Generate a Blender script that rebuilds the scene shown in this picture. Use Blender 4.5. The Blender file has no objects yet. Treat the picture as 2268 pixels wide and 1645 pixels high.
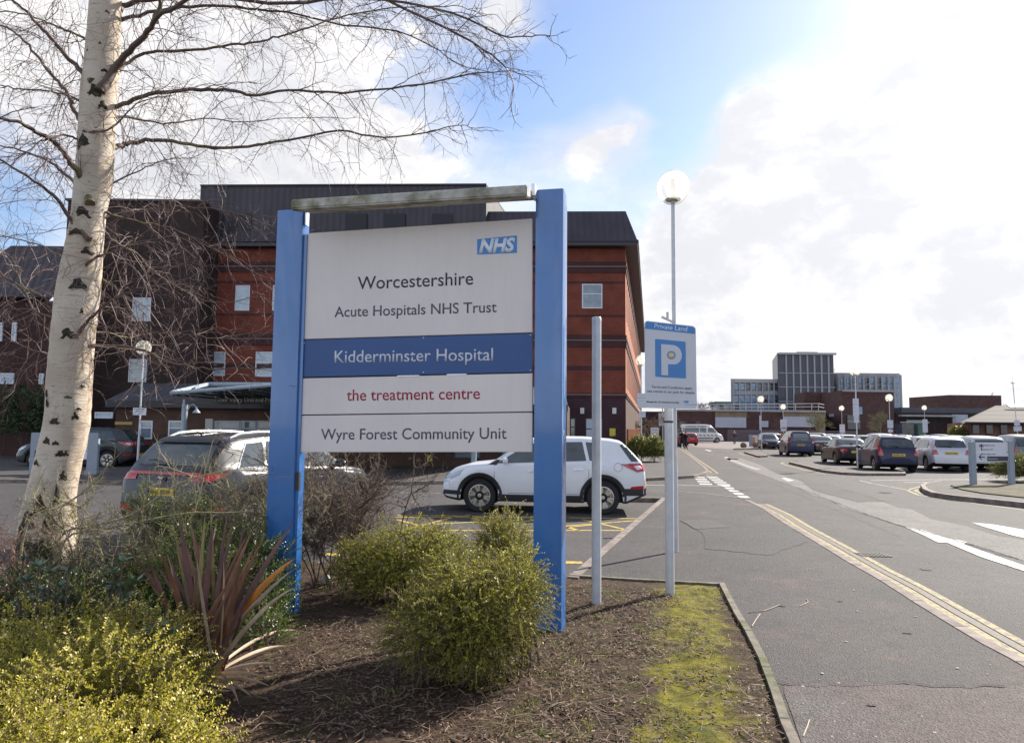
import bpy, bmesh, math, random
import numpy as np
from mathutils import Vector, Matrix, noise
from mathutils.bvhtree import BVHTree
from math import sin, cos, pi, radians, sqrt, atan2
R = random.Random(7)
C = bpy.context.scene.collection
SC = bpy.context.scene

# ---------------------------------------------------------------- camera
FPX, CXP, CYP, HZ, ROLL, CAMH = 1580.0, 1134.0, 822.5, 949.0, 0.010, 1.75
TH = math.atan((HZ - CYP) / FPX)
F_ = Vector((0, cos(TH), sin(TH))); U0 = Vector((0, -sin(TH), cos(TH))); R0 = Vector((1, 0, 0))
RR = R0 * cos(ROLL) + U0 * sin(ROLL); UU = U0 * cos(ROLL) - R0 * sin(ROLL)
CAM = Vector((0, 0, CAMH))
cd = bpy.data.cameras.new('camera'); cam = bpy.data.objects.new('camera', cd); C.objects.link(cam)
cd.sensor_width = 36; cd.lens = 36 * FPX / 2268; cd.clip_start = 0.05; cd.clip_end = 6000
m = Matrix((RR, UU, -F_)).transposed().to_4x4(); m.translation = CAM; cam.matrix_world = m
SC.camera = cam

def dirp(px, py):
    return F_ + RR * ((px - CXP) / FPX) - UU * ((py - CYP) / FPX)
def at(px, py, Y):
    d = dirp(px, py); return CAM + d * (Y / d.y)
def gr(px, py, z=0.0):
    d = dirp(px, py); return CAM + d * ((z - CAMH) / d.z)

# ---------------------------------------------------------------- world
SUN_EL, SUN_AZ = radians(33), radians(47)
W = bpy.data.worlds.new('World'); SC.world = W; W.use_nodes = True
nt = W.node_tree; N = nt.nodes; L = nt.links; N.clear()
def nd(t, **k):
    n = N.new(t)
    for a, b in k.items(): setattr(n, a, b)
    return n
def mth(op, a, b=None, c=None, clamp=False):
    n = nd('ShaderNodeMath', operation=op); n.use_clamp = clamp
    for i, x in enumerate((a, b, c)):
        if x is None: continue
        if isinstance(x, (int, float)): n.inputs[i].default_value = x
        else: L.new(x, n.inputs[i])
    return n.outputs[0]
out = nd('ShaderNodeOutputWorld'); bg = nd('ShaderNodeBackground'); L.new(bg.outputs[0], out.inputs[0])
sky = nd('ShaderNodeTexSky', sky_type='NISHITA'); sky.sun_disc = False
sky.sun_elevation = SUN_EL; sky.sun_rotation = SUN_AZ; sky.air_density = 1.0; sky.dust_density = 0.6; sky.ozone_density = 1.2
bg.inputs['Strength'].default_value = 0.1
tc = nd('ShaderNodeTexCoord'); DIR = tc.outputs['Generated']
def wnoise(scale, detail, rough, dist=0.0, stretch=(1, 1, 1.6)):
    mp = nd('ShaderNodeMapping'); mp.inputs['Scale'].default_value = stretch; L.new(DIR, mp.inputs[0])
    n = nd('ShaderNodeTexNoise'); n.inputs['Scale'].default_value = scale; n.inputs['Detail'].default_value = detail
    n.inputs['Roughness'].default_value = rough; n.inputs['Distortion'].default_value = dist
    L.new(mp.outputs[0], n.inputs['Vector']); return n.outputs[0]
n1 = wnoise(5.0, 9, 0.58, 0.25); n2 = wnoise(16.0, 7, 0.62, 0.3); n3 = wnoise(3.2, 5, 0.5)
tot = None
# bank centres of the clouds (+) and clear gaps (-), as directions: (px, py, angular radius px, amount)
BL = [(420,60,300,.42),(760,60,170,-.15),(180,300,90,-.15),(700,300,300,.55),(880,420,200,.30),(90,120,260,.40),(560,520,300,.35),(330,330,250,.35),(1122,35,58,.95),(1330,308,70,.85),(1405,282,45,.85),(1215,318,62,.45),(1300,345,80,.3),
      (1690,228,85,.95),(1625,265,50,.6),(1765,248,60,.7),(1134,930,600,.5),(300,930,500,.5),(1640,390,130,.45),(1780,430,170,.75),(2000,480,260,.8),(2260,330,300,.8),(2250,30,300,.45),(2000,800,500,.8),(1600,660,190,.55),(1180,430,200,.10),(1130,240,130,-.40),(1250,450,150,-.15),(2130,130,200,.35),
      (1450,120,250,-.5),(1500,330,90,-.4),(1540,300,60,-.2),(1900,120,200,-.25),(1250,210,120,-.2),(1300,200,200,-.35),(1750,60,260,-.45),(1000,190,110,-.25),(30,450,110,-.85),(150,270,60,-.2),(880,200,50,-.30),(1010,330,80,-.15),(760,455,60,-.25),(420,430,50,-.3),(80,520,80,-.4),(1950,180,150,-.25),(1680,110,170,-.35),(1880,250,90,-.35),(1560,230,60,-.3)]
for px, py, rp, am in BL:
    d = dirp(px, py).normalized()
    dn = nd('ShaderNodeVectorMath', operation='DOT_PRODUCT'); L.new(DIR, dn.inputs[0]); dn.inputs[1].default_value = d
    k = 2.0 / (rp / FPX) ** 2
    e = mth('EXPONENT', mth('MULTIPLY_ADD', dn.outputs['Value'], k, -k))
    tot = mth('MULTIPLY', e, am) if tot is None else mth('MULTIPLY_ADD', e, am, tot)
cov = mth('ADD', mth('MULTIPLY_ADD', n1, 1.7, -0.85), mth('MULTIPLY_ADD', n2, 0.8, -0.40))
cov = mth('ADD', mth('ADD', cov, tot), -0.24)
mr = nd('ShaderNodeMapRange', interpolation_type='SMOOTHSTEP'); L.new(cov, mr.inputs[0])
mr.inputs[1].default_value = 0.06; mr.inputs[2].default_value = 0.46
# thin veil
veil = nd('ShaderNodeMapRange', interpolation_type='SMOOTHSTEP'); L.new(mth('ADD', mth('MULTIPLY', tot, 0.8), mth('MULTIPLY_ADD', wnoise(4, 8, .6, 1.2, (1, 1, 3)), 1.3, -0.52)), veil.inputs[0])
veil.inputs[1].default_value = -0.25; veil.inputs[2].default_value = 0.5; veil.inputs[4].default_value = 0.6
mask = mth('MAXIMUM', mr.outputs[0], veil.outputs[0])
ccol = nd('ShaderNodeMix', data_type='RGBA'); 
shade = nd('ShaderNodeMapRange', interpolation_type='SMOOTHSTEP'); L.new(mth('ADD', mth('MULTIPLY', n3, .6), mth('MULTIPLY', n2, .4)), shade.inputs[0]); shade.inputs[1].default_value = .42; shade.inputs[2].default_value = .60
L.new(shade.outputs[0], ccol.inputs[0])
ccol.inputs[6].default_value = (4.1, 4.15, 4.4, 1); ccol.inputs[7].default_value = (5.5, 5.4, 5.4, 1)
# clouds round the low sun are brighter
sd = Vector((sin(SUN_AZ) * cos(SUN_EL), cos(SUN_AZ) * cos(SUN_EL), sin(SUN_EL)))
dn = nd('ShaderNodeVectorMath', operation='DOT_PRODUCT'); L.new(DIR, dn.inputs[0]); dn.inputs[1].default_value = sd
glow = mth('EXPONENT', mth('MULTIPLY_ADD', dn.outputs['Value'], 6.0, -6.0))
# clouds away from the sun boosted, as front-lit ones, to lift the shaded faces
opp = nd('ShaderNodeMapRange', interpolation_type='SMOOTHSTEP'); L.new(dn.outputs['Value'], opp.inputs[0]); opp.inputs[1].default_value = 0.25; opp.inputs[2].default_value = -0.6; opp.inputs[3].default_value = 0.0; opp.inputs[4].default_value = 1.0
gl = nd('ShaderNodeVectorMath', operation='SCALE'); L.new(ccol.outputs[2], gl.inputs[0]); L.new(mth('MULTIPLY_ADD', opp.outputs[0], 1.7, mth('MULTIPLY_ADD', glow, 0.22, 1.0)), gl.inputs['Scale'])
skb = nd('ShaderNodeVectorMath', operation='SCALE'); skt = nd('ShaderNodeVectorMath', operation='MULTIPLY'); L.new(sky.outputs[0], skt.inputs[0]); skt.inputs[1].default_value = (.98, .98, 1.05); L.new(skt.outputs[0], skb.inputs[0]); skb.inputs['Scale'].default_value = 0.95
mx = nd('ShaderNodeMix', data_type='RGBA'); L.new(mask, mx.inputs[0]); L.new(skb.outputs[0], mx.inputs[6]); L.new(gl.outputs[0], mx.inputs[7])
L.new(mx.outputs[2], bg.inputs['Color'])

sl = bpy.data.lights.new('sun', 'SUN'); sl.energy = 4.9; sl.angle = radians(0.53); sl.color = (1, .93, .82)
so = bpy.data.objects.new('sun', sl); C.objects.link(so); so.rotation_euler = (-sd).to_track_quat('-Z', 'Y').to_euler()
SC.view_settings.view_transform = 'Standard'; SC.view_settings.look = 'None'; SC.view_settings.exposure = 0.98; SC.view_settings.gamma = 1
SC.view_settings.use_curve_mapping = False
SC.render.engine = 'CYCLES'; SC.cycles.max_bounces = 8; SC.cycles.transparent_max_bounces = 12

# ---------------------------------------------------------------- materials
MATS = {}
def mat(name, col=(.5, .5, .5), rough=.6, metal=0.0, var=0.0, vscale=8.0, bump=0.0, bscale=60.0, spec=.5, col2=None, cscale=3.0, cpos=(.4, .6), coat=0.0, coord='Object', detail=5, trans=0.0, alpha=1.0, streak=0.0):
    if name in MATS: return MATS[name]
    M = bpy.data.materials.new(name); M.use_nodes = True; t = M.node_tree; b = t.nodes['Principled BSDF']
    b.inputs['Base Color'].default_value = (*col, 1); b.inputs['Roughness'].default_value = rough; b.inputs['Metallic'].default_value = metal
    b.inputs['Specular IOR Level'].default_value = spec; b.inputs['Coat Weight'].default_value = coat; b.inputs['Coat Roughness'].default_value = .06
    b.inputs['Transmission Weight'].default_value = trans; b.inputs['Alpha'].default_value = alpha
    tcn = t.nodes.new('ShaderNodeTexCoord'); o = tcn.outputs[coord]
    last = None
    def noi(s, d=detail, r=.6):
        n = t.nodes.new('ShaderNodeTexNoise'); n.inputs['Scale'].default_value = s; n.inputs['Detail'].default_value = d; n.inputs['Roughness'].default_value = r
        t.links.new(o, n.inputs['Vector']); return n.outputs[0]
    if col2:
        mr = t.nodes.new('ShaderNodeMapRange'); mr.inputs[1].default_value, mr.inputs[2].default_value = cpos; t.links.new(noi(cscale), mr.inputs[0])
        mixn = t.nodes.new('ShaderNodeMix'); mixn.data_type = 'RGBA'; t.links.new(mr.outputs[0], mixn.inputs[0])
        mixn.inputs[6].default_value = (*col, 1); mixn.inputs[7].default_value = (*col2, 1); last = mixn.outputs[2]
    if var:
        h = t.nodes.new('ShaderNodeHueSaturation'); h.inputs['Color'].default_value = (*col, 1)
        if last: t.links.new(last, h.inputs['Color'])
        mm = t.nodes.new('ShaderNodeMapRange'); mm.inputs[1].default_value = .3; mm.inputs[2].default_value = .7; mm.inputs[3].default_value = 1 - var; mm.inputs[4].default_value = 1 + var
        t.links.new(noi(vscale), mm.inputs[0]); t.links.new(mm.outputs[0], h.inputs['Value']); last = h.outputs[0]
    if streak:   # rain-washed grime running down the face
        mp = t.nodes.new('ShaderNodeMapping'); mp.inputs['Scale'].default_value = (9, 9, .7); t.links.new(o, mp.inputs[0])
        n = t.nodes.new('ShaderNodeTexNoise'); n.inputs['Scale'].default_value = 1.6; n.inputs['Detail'].default_value = 7; n.inputs['Roughness'].default_value = .7; t.links.new(mp.outputs[0], n.inputs['Vector'])
        mm = t.nodes.new('ShaderNodeMapRange'); mm.inputs[1].default_value = .50; mm.inputs[2].default_value = .72; mm.inputs[3].default_value = 0; mm.inputs[4].default_value = streak; t.links.new(n.outputs[0], mm.inputs[0])
        mixn = t.nodes.new('ShaderNodeMix'); mixn.data_type = 'RGBA'; t.links.new(mm.outputs[0], mixn.inputs[0]); mixn.inputs[7].default_value = (.16, .145, .11, 1)
        if last: t.links.new(last, mixn.inputs[6])
        else: mixn.inputs[6].default_value = (*col, 1)
        last = mixn.outputs[2]
    if last: t.links.new(last, b.inputs['Base Color'])
    if bump:
        bp = t.nodes.new('ShaderNodeBump'); bp.inputs['Strength'].default_value = 1.0; bp.inputs['Distance'].default_value = bump
        t.links.new(noi(bscale, 4), bp.inputs['Height']); t.links.new(bp.outputs[0], b.inputs['Normal'])
    MATS[name] = M; return M

def leafmat(name, c1, c2, c3=None, rough=.45, transl=.35, spec=.5):
    M = bpy.data.materials.new(name); M.use_nodes = True; t = M.node_tree; b = t.nodes['Principled BSDF']; o = t.nodes['Material Output']
    a = t.nodes.new('ShaderNodeAttribute'); a.attribute_name = 'tint'
    r = t.nodes.new('ShaderNodeValToRGB'); r.color_ramp.elements[0].color = (*c1, 1); r.color_ramp.elements[1].color = (*c2, 1)
    if c3: e = r.color_ramp.elements.new(.9); e.color = (*c2, 1); r.color_ramp.elements[-1].color = (*c3, 1)
    t.links.new(a.outputs['Fac'], r.inputs[0]); t.links.new(r.outputs[0], b.inputs['Base Color'])
    b.inputs['Roughness'].default_value = rough; b.inputs['Specular IOR Level'].default_value = spec
    tr = t.nodes.new('ShaderNodeBsdfTranslucent'); t.links.new(r.outputs[0], tr.inputs[0])
    mx = t.nodes.new('ShaderNodeMixShader'); mx.inputs[0].default_value = transl
    t.links.new(b.outputs[0], mx.inputs[1]); t.links.new(tr.outputs[0], mx.inputs[2]); t.links.new(mx.outputs[0], o.inputs[0])
    return M

# ---------------------------------------------------------------- mesh helpers
class MB:
    def __init__(s): s.v = []; s.f = []
    def add(s, vs, fs):
        o = len(s.v); s.v += [tuple(x) for x in vs]; s.f += [tuple(i + o for i in f) for f in fs]; return s
    def obb(s, o, a, b, c):
        o, a, b, c = Vector(o), Vector(a), Vector(b), Vector(c)
        vs = [o, o + a, o + a + b, o + b, o + c, o + a + c, o + a + b + c, o + b + c]
        if a.cross(b).dot(c) < 0: fs = [(0, 1, 2, 3), (4, 7, 6, 5), (0, 4, 5, 1), (1, 5, 6, 2), (2, 6, 7, 3), (3, 7, 4, 0)]
        else: fs = [(3, 2, 1, 0), (4, 5, 6, 7), (0, 1, 5, 4), (1, 2, 6, 5), (2, 3, 7, 6), (3, 0, 4, 7)]
        return s.add(vs, fs)
    def box(s, c, d):
        c = Vector(c); return s.obb(c - Vector(d) / 2, (d[0], 0, 0), (0, d[1], 0), (0, 0, d[2]))
    def prism(s, poly, vec):
        n = len(poly); p = [Vector(x) for x in poly]; v = Vector(vec)
        nrm = Vector((0, 0, 0))
        for i in range(n): nrm += p[i].cross(p[(i + 1) % n])
        if nrm.dot(v) < 0: p.reverse()
        vs = p + [x + v for x in p]
        fs = [tuple(range(n - 1, -1, -1)), tuple(range(n, 2 * n))] + [(i, (i + 1) % n, n + (i + 1) % n, n + i) for i in range(n)]
        return s.add(vs, fs)
    def tube(s, pts, rads, n=6, cap=True):
        pts = [Vector(p) for p in pts]; k = len(pts)
        if isinstance(rads, (int, float)): rads = [rads] * k
        vs = []; up = None
        for i in range(k):
            t = (pts[min(i + 1, k - 1)] - pts[max(i - 1, 0)])
            if t.length < 1e-9: t = Vector((0, 0, 1))
            t.normalize()
            if up is None:
                up = t.orthogonal().normalized()
            up = (up - t * up.dot(t))
            if up.length < 1e-6: up = t.orthogonal()
            up.normalize(); w = t.cross(up)
            for j in range(n):
                a = 2 * pi * j / n; vs.append(pts[i] + (up * cos(a) + w * sin(a)) * rads[i])
        fs = [(i * n + j, i * n + (j + 1) % n, (i + 1) * n + (j + 1) % n, (i + 1) * n + j) for i in range(k - 1) for j in range(n)]
        if cap: fs += [tuple(range(n - 1, -1, -1)), tuple((k - 1) * n + j for j in range(n))]
        return s.add(vs, fs)
    def lathe(s, prof, c, n=16, axis=(0, 0, 1)):
        ax = Vector(axis).normalized(); u = ax.orthogonal().normalized(); w = ax.cross(u); c = Vector(c)
        vs = [c + ax * z + (u * cos(2 * pi * j / n) + w * sin(2 * pi * j / n)) * r for r, z in prof for j in range(n)]
        k = len(prof)
        fs = [(i * n + j, i * n + (j + 1) % n, (i + 1) * n + (j + 1) % n, (i + 1) * n + j) for i in range(k - 1) for j in range(n)]
        fs += [tuple(range(n - 1, -1, -1)), tuple((k - 1) * n + j for j in range(n))]
        return s.add(vs, fs)
    def sphere(s, c, r, n=16, m_=10, sc=(1, 1, 1)):
        vs = []; c = Vector(c)
        for i in range(m_ + 1):
            t = pi * i / m_; t = min(max(t, .001), pi - .001)
            for j in range(n):
                a = 2 * pi * j / n; vs.append(c + Vector((r * sc[0] * sin(t) * cos(a), r * sc[1] * sin(t) * sin(a), -r * sc[2] * cos(t))))
        fs = [(i * n + j, i * n + (j + 1) % n, (i + 1) * n + (j + 1) % n, (i + 1) * n + j) for i in range(m_) for j in range(n)]
        return s.add(vs, fs)
    def grid(s, fn, nu, nv):
        vs = [fn(i / nu, j / nv) for j in range(nv + 1) for i in range(nu + 1)]
        fs = [(j * (nu + 1) + i, j * (nu + 1) + i + 1, (j + 1) * (nu + 1) + i + 1, (j + 1) * (nu + 1) + i) for j in range(nv) for i in range(nu)]
        return s.add(vs, fs)
def wmat(o):
    M = Matrix.Identity(4)
    while o is not None:
        M = Matrix.LocRotScale(o.location, o.rotation_euler, o.scale) @ M; o = o.parent
    return M
def link_mesh(name, me, m, parent=None, world=True, smooth=None):
    me.materials.clear()
    for x in (m if isinstance(m, (list, tuple)) else [m]): me.materials.append(x)
    o = bpy.data.objects.new(name, me); C.objects.link(o)
    if parent is not None:
        if world: me.transform(wmat(parent).inverted())
        o.parent = parent
    if smooth is not None:
        me.polygons.foreach_set('use_smooth', [True] * len(me.polygons)); me.set_sharp_from_angle(angle=radians(smooth))
    return o
def part(name, mb, m, parent=None, world=True, smooth=None, bevel=0):
    me = bpy.data.meshes.new(name); me.from_pydata(mb.v, [], mb.f); me.update()
    if bevel:
        bm = bmesh.new(); bm.from_mesh(me); bmesh.ops.remove_doubles(bm, verts=bm.verts, dist=1e-5)
        es = [e for e in bm.edges if len(e.link_faces) == 2 and e.calc_face_angle() > .6]
        bmesh.ops.bevel(bm, geom=es, offset=bevel, segments=2, affect='EDGES', clamp_overlap=True); bm.to_mesh(me); bm.free()
    return link_mesh(name, me, m, parent, world, smooth)
def tag(o, label, cat, group=None, kind=None):
    if label: o['label'] = label
    if cat: o['category'] = cat
    if group: o['group'] = group
    if kind: o['kind'] = kind
    return o
def thing(name, label, cat, loc=(0, 0, 0), rotz=0.0, group=None):
    o = bpy.data.objects.new(name, None); C.objects.link(o); o.location = loc; o.rotation_euler = (0, 0, rotz); o.empty_display_size = .2
    return tag(o, label, cat, group)
def struct(name, mb, m, smooth=None):
    o = part(name, mb, m, smooth=smooth); o['kind'] = 'structure'; return o
def dup(root, loc, rotz, label, scale=1.0):
    def cp(o, par):
        c = o.copy(); C.objects.link(c)
        if par is not None: c.parent = par
        for ch in [x for x in list(C.objects) if x.parent == o]: cp(ch, c)
        return c
    r = cp(root, None); r.location = loc; r.rotation_euler = (0, 0, rotz); r.scale = (scale,) * 3; r['label'] = label; return r

def text_mesh(txt, bold=0.0, ext=0.0, shear=0.0, spacing=1.0):
    cu = bpy.data.curves.new('t', 'FONT'); cu.body = txt; cu.size = 1; cu.offset = bold; cu.extrude = ext; cu.shear = shear; cu.space_character = spacing; cu.resolution_u = 4
    o = bpy.data.objects.new('t', cu); C.objects.link(o); dg = bpy.context.evaluated_depsgraph_get(); dg.update()
    me = bpy.data.meshes.new_from_object(o.evaluated_get(dg)); bpy.data.objects.remove(o); return me
def text(name, txt, m, parent, o, u, up, width=None, height=None, bold=0.0, align='c', thick=.0015, shear=0.0, lift=.0025, spacing=1.0):
    """text on a plane: o = anchor point on baseline, u/up unit vectors, fitted to a width (m)"""
    me = text_mesh(txt, bold, 0, shear, spacing); n = len(me.vertices); co = np.empty(n * 3); me.vertices.foreach_get('co', co); co = co.reshape(-1, 3)
    x0, x1 = co[:, 0].min(), co[:, 0].max()
    s = (width / (x1 - x0)) if width else height / .73
    sy = s if not (width and height) else height / .73
    ax = {'c': (x0 + x1) / 2, 'l': x0, 'r': x1}[align]
    u = Vector(u); up = Vector(up); nn = u.cross(up).normalized(); o = Vector(o) + nn * lift
    Pn = np.array(o)[None] + np.outer((co[:, 0] - ax) * s, np.array(u)) + np.outer(co[:, 1] * sy, np.array(up))
    me.vertices.foreach_set('co', Pn.ravel()); me.update()
    bm = bmesh.new(); bm.from_mesh(me)
    r = bmesh.ops.extrude_face_region(bm, geom=bm.faces[:]); bmesh.ops.translate(bm, vec=-nn * thick, verts=[e for e in r['geom'] if isinstance(e, bmesh.types.BMVert)])
    bmesh.ops.recalc_face_normals(bm, faces=bm.faces); bm.to_mesh(me); bm.free()
    me.name = name
    return link_mesh(name, me, m, parent)

def quad_leaves(name, P, A, S, Ln, Wd, tint, m, parent=None, fold=.25, kind=None):
    """leaves as folded quads. P base, A axis, S side (arrays n,3)"""
    n = len(P); P, A, S = map(np.asarray, (P, A, S)); A = A / np.linalg.norm(A, axis=1)[:, None]
    S = S - (S * A).sum(1)[:, None] * A; S /= (np.linalg.norm(S, axis=1)[:, None] + 1e-9); Nn = np.cross(A, S)
    Ln = np.asarray(Ln)[:, None]; Wd = np.asarray(Wd)[:, None]
    v = np.empty((n, 4, 3)); v[:, 0] = P; v[:, 1] = P + A * Ln * .5 + S * Wd * .5 + Nn * Wd * fold; v[:, 2] = P + A * Ln; v[:, 3] = P + A * Ln * .5 - S * Wd * .5 + Nn * Wd * fold
    me = bpy.data.meshes.new(name); me.vertices.add(n * 4); me.vertices.foreach_set('co', v.ravel().astype(np.float32))
    me.loops.add(n * 4); me.loops.foreach_set('vertex_index', np.arange(n * 4, dtype=np.int32))
    me.polygons.add(n); me.polygons.foreach_set('loop_start', np.arange(0, n * 4, 4, dtype=np.int32)); me.polygons.foreach_set('loop_total', np.full(n, 4, dtype=np.int32))
    a = me.attributes.new('tint', 'FLOAT', 'POINT'); a.data.foreach_set('value', np.repeat(np.asarray(tint, dtype=np.float32), 4))
    me.update(calc_edges=True); me.validate()
    o = link_mesh(name, me, m, parent)
    return o
# ---------------------------------------------------------------- ground
def poly_obj(name, pts, z, m, thick=0.0, kind='structure', skirt=None):
    mb = MB(); P = [Vector((p[0], p[1], z)) for p in pts]
    if thick: mb.prism([p - Vector((0, 0, thick)) for p in P], (0, 0, thick))
    else:
        n = sum((P[i].cross(P[(i + 1) % len(P)]) for i in range(len(P))), Vector())
        if n.z < 0: P.reverse()
        mb.add(P, [tuple(range(len(P)))])
    return struct(name, mb, m)
def asphalt(name, base, light, patch=.5, rough=.85, agg=.6, tint=None, tpos=(.55, .7)):
    M = bpy.data.materials.new(name); M.use_nodes = True; t = M.node_tree; b = t.nodes['Principled BSDF']; b.inputs['Roughness'].default_value = rough
    g = t.nodes.new('ShaderNodeNewGeometry'); o = g.outputs['Position']
    def noi(s, d=4, r=.6):
        n = t.nodes.new('ShaderNodeTexNoise'); n.inputs['Scale'].default_value = s; n.inputs['Detail'].default_value = d; n.inputs['Roughness'].default_value = r; t.links.new(o, n.inputs['Vector']); return n.outputs[0]
    def mr(x, a, b_, c=0, d=1):
        n = t.nodes.new('ShaderNodeMapRange'); n.inputs[1].default_value = a; n.inputs[2].default_value = b_; n.inputs[3].default_value = c; n.inputs[4].default_value = d; t.links.new(x, n.inputs[0]); return n.outputs[0]
    def mix(f, a, c):
        n = t.nodes.new('ShaderNodeMix'); n.data_type = 'RGBA'; t.links.new(f, n.inputs[0])
        for i, x in ((6, a), (7, c)):
            if isinstance(x, tuple): n.inputs[i].default_value = (*x, 1)
            else: t.links.new(x, n.inputs[i])
        return n.outputs[2]
    col = mix(mr(noi(.55, 6, .65), .35, .68), base, light)
    col = mix(mr(noi(1.7, 8, .8), .52, .66), col, tuple(c * .68 for c in base))
    col = mix(mr(noi(4.2, 8, .8), .58, .72), col, tuple(c * 1.2 for c in light))
    if tint: col = mix(mr(noi(.9, 6, .7), *tpos), col, tint)
    v = t.nodes.new('ShaderNodeTexVoronoi'); v.inputs['Scale'].default_value = 95; t.links.new(o, v.inputs['Vector'])
    sep = t.nodes.new('ShaderNodeSeparateColor'); t.links.new(v.outputs['Color'], sep.inputs[0])
    h = t.nodes.new('ShaderNodeHueSaturation'); t.links.new(col, h.inputs['Color'])
    f1 = mr(sep.outputs[0], 0, 1, 1 - agg, 1 + agg)
    f2 = mr(noi(9, 6, .7), .3, .7, .85, 1.15)
    mm = t.nodes.new('ShaderNodeMath'); mm.operation = 'MULTIPLY'; t.links.new(f1, mm.inputs[0]); t.links.new(f2, mm.inputs[1]); t.links.new(mm.outputs[0], h.inputs['Value'])
    t.links.new(h.outputs[0], b.inputs['Base Color'])
    bp = t.nodes.new('ShaderNodeBump'); bp.inputs['Distance'].default_value = .006; bp.inputs['Strength'].default_value = .9
    t.links.new(v.outputs['Distance'], bp.inputs['Height']); t.links.new(bp.outputs[0], b.inputs['Normal'])
    return M
M_road = asphalt('road_asphalt', (0.041, 0.037, 0.038), (0.061, 0.054, 0.055), tint=(0.080, 0.063, 0.061), tpos=(.6, .8))
M_pave = asphalt('pavement_asphalt', (0.033, 0.030, 0.031), (0.050, 0.042, 0.042), tint=(0.094, 0.055, 0.050), tpos=(.57, .70))
M_pave2 = asphalt('pavement_far', (0.057, 0.050, 0.051), (0.077, 0.066, 0.064))
M_strip = asphalt('worn_asphalt', (0.105, 0.097, 0.095), (0.145, 0.134, 0.128))
M_old = asphalt('old_pavement', (0.055, 0.042, 0.043), (0.083, 0.057, 0.055), tint=(.075,.07,.068), tpos=(.5,.65))
M_apron = asphalt('apron', (0.147, 0.119, 0.116), (0.180, 0.147, 0.135), agg=.15)
M_kerb = mat('kerb_stone', (.155, .125, .11), .85, var=.35, vscale=6, bump=.004, bscale=50, col2=(.20, .16, .14), coord='Object')
M_kerbd = mat('edging_stone', (.17, .145, .115), .9, var=.4, vscale=9, bump=.004, bscale=60, col2=(.075, .08, .03), cpos=(.47, .62))
def worn(name, col, scale=14, lo=.38, hi=.5):
    M = bpy.data.materials.new(name); M.use_nodes = True; t = M.node_tree; b = t.nodes['Principled BSDF']; b.inputs['Roughness'].default_value = .8
    g = t.nodes.new('ShaderNodeNewGeometry'); n = t.nodes.new('ShaderNodeTexNoise'); n.inputs['Scale'].default_value = scale; n.inputs['Detail'].default_value = 8; n.inputs['Roughness'].default_value = .75
    t.links.new(g.outputs['Position'], n.inputs['Vector'])
    mr = t.nodes.new('ShaderNodeMapRange'); mr.inputs[1].default_value = lo; mr.inputs[2].default_value = hi; t.links.new(n.outputs[0], mr.inputs[0])
    mx = t.nodes.new('ShaderNodeMix'); mx.data_type = 'RGBA'; t.links.new(mr.outputs[0], mx.inputs[0]); mx.inputs[6].default_value = (.11, .10, .095, 1); mx.inputs[7].default_value = (*col, 1)
    t.links.new(mx.outputs[2], b.inputs['Base Color']); return M
M_wpaint = worn('white_road_paint', (.52, .50, .48), 14, .38, .5)
M_wfaint = worn('faint_road_paint', (.36, .34, .32), 12, .42, .6)
M_ypaint = worn('yellow_road_paint', (.37, .29, .12), 13, .42, .56)
M_ybright = worn('yellow_bay_paint', (.46, .33, .05), 12, .38, .5)

def ground_sheet():
    mb = MB(); mb.add([(-3000, -600, -.03), (3000, -600, -.03), (3000, 5000, -.03), (-3000, 5000, -.03)], [(0, 1, 2, 3)])
    struct('ground', mb, mat('far_ground', (.10, .10, .06), .95, var=.3, vscale=.05))
    mb = MB(); mb.add([(-70, -8, 0), (90, -8, 0), (150, 150, 0), (-70, 150, 0)], [(0, 1, 2, 3)])
    struct('road', mb, M_road)
ground_sheet()
def z4(x, y): return (1593.5 + .3608 * x, 1051.7 + .3608 * y)
def z7(x, y): return (1211 + .2712 * x, 892.4 + .2712 * y)
def z1b(x, y): return (1402.3 + .1967 * x, 764.9 + .1967 * y)
PZ = .10
KL = [z4(175, 150), z4(300, 210), z4(420, 290), z4(620, 405), z4(830, 530), z4(1040, 645), z4(1250, 775), z4(1450, 895), z4(1700, 1040), z4(1869, 1125)]
kerb_w = [gr(x, y, PZ) for x, y in KL]
dk = (kerb_w[-1] - kerb_w[-4]).normalized()
kerb_w += [kerb_w[-1] + dk * 2.5, kerb_w[-1] + dk * 9]
bayc = gr(1466, 1102, PZ); bay0 = gr(1262, 1274, PZ); bed_r = gr(1604, 1294, PZ)
EL = [(1604, 1294), z4(130, 860), z4(200, 970), z4(290, 1140), z4(370, 1340), z4(440, 1540), z4(490, 1645)]
edge_w = [gr(x, y, PZ) for x, y in EL]
de = (edge_w[-1] - edge_w[-3]).normalized(); edge_w += [edge_w[-1] + de * 2.0, edge_w[-1] + de * 7]
fl = [gr(x, y, PZ) for x, y in [z7(1640, 780), z7(1300, 740), z7(1060, 718), z7(790, 715), (1340, 1086)]]
pave = list(reversed(kerb_w)) + fl[1:] + [gr(1345, 1100, PZ), gr(1382, 1101, PZ), bayc, bay0] + edge_w
poly_obj('pavement', pave, PZ, M_pave, thick=.35)
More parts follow.
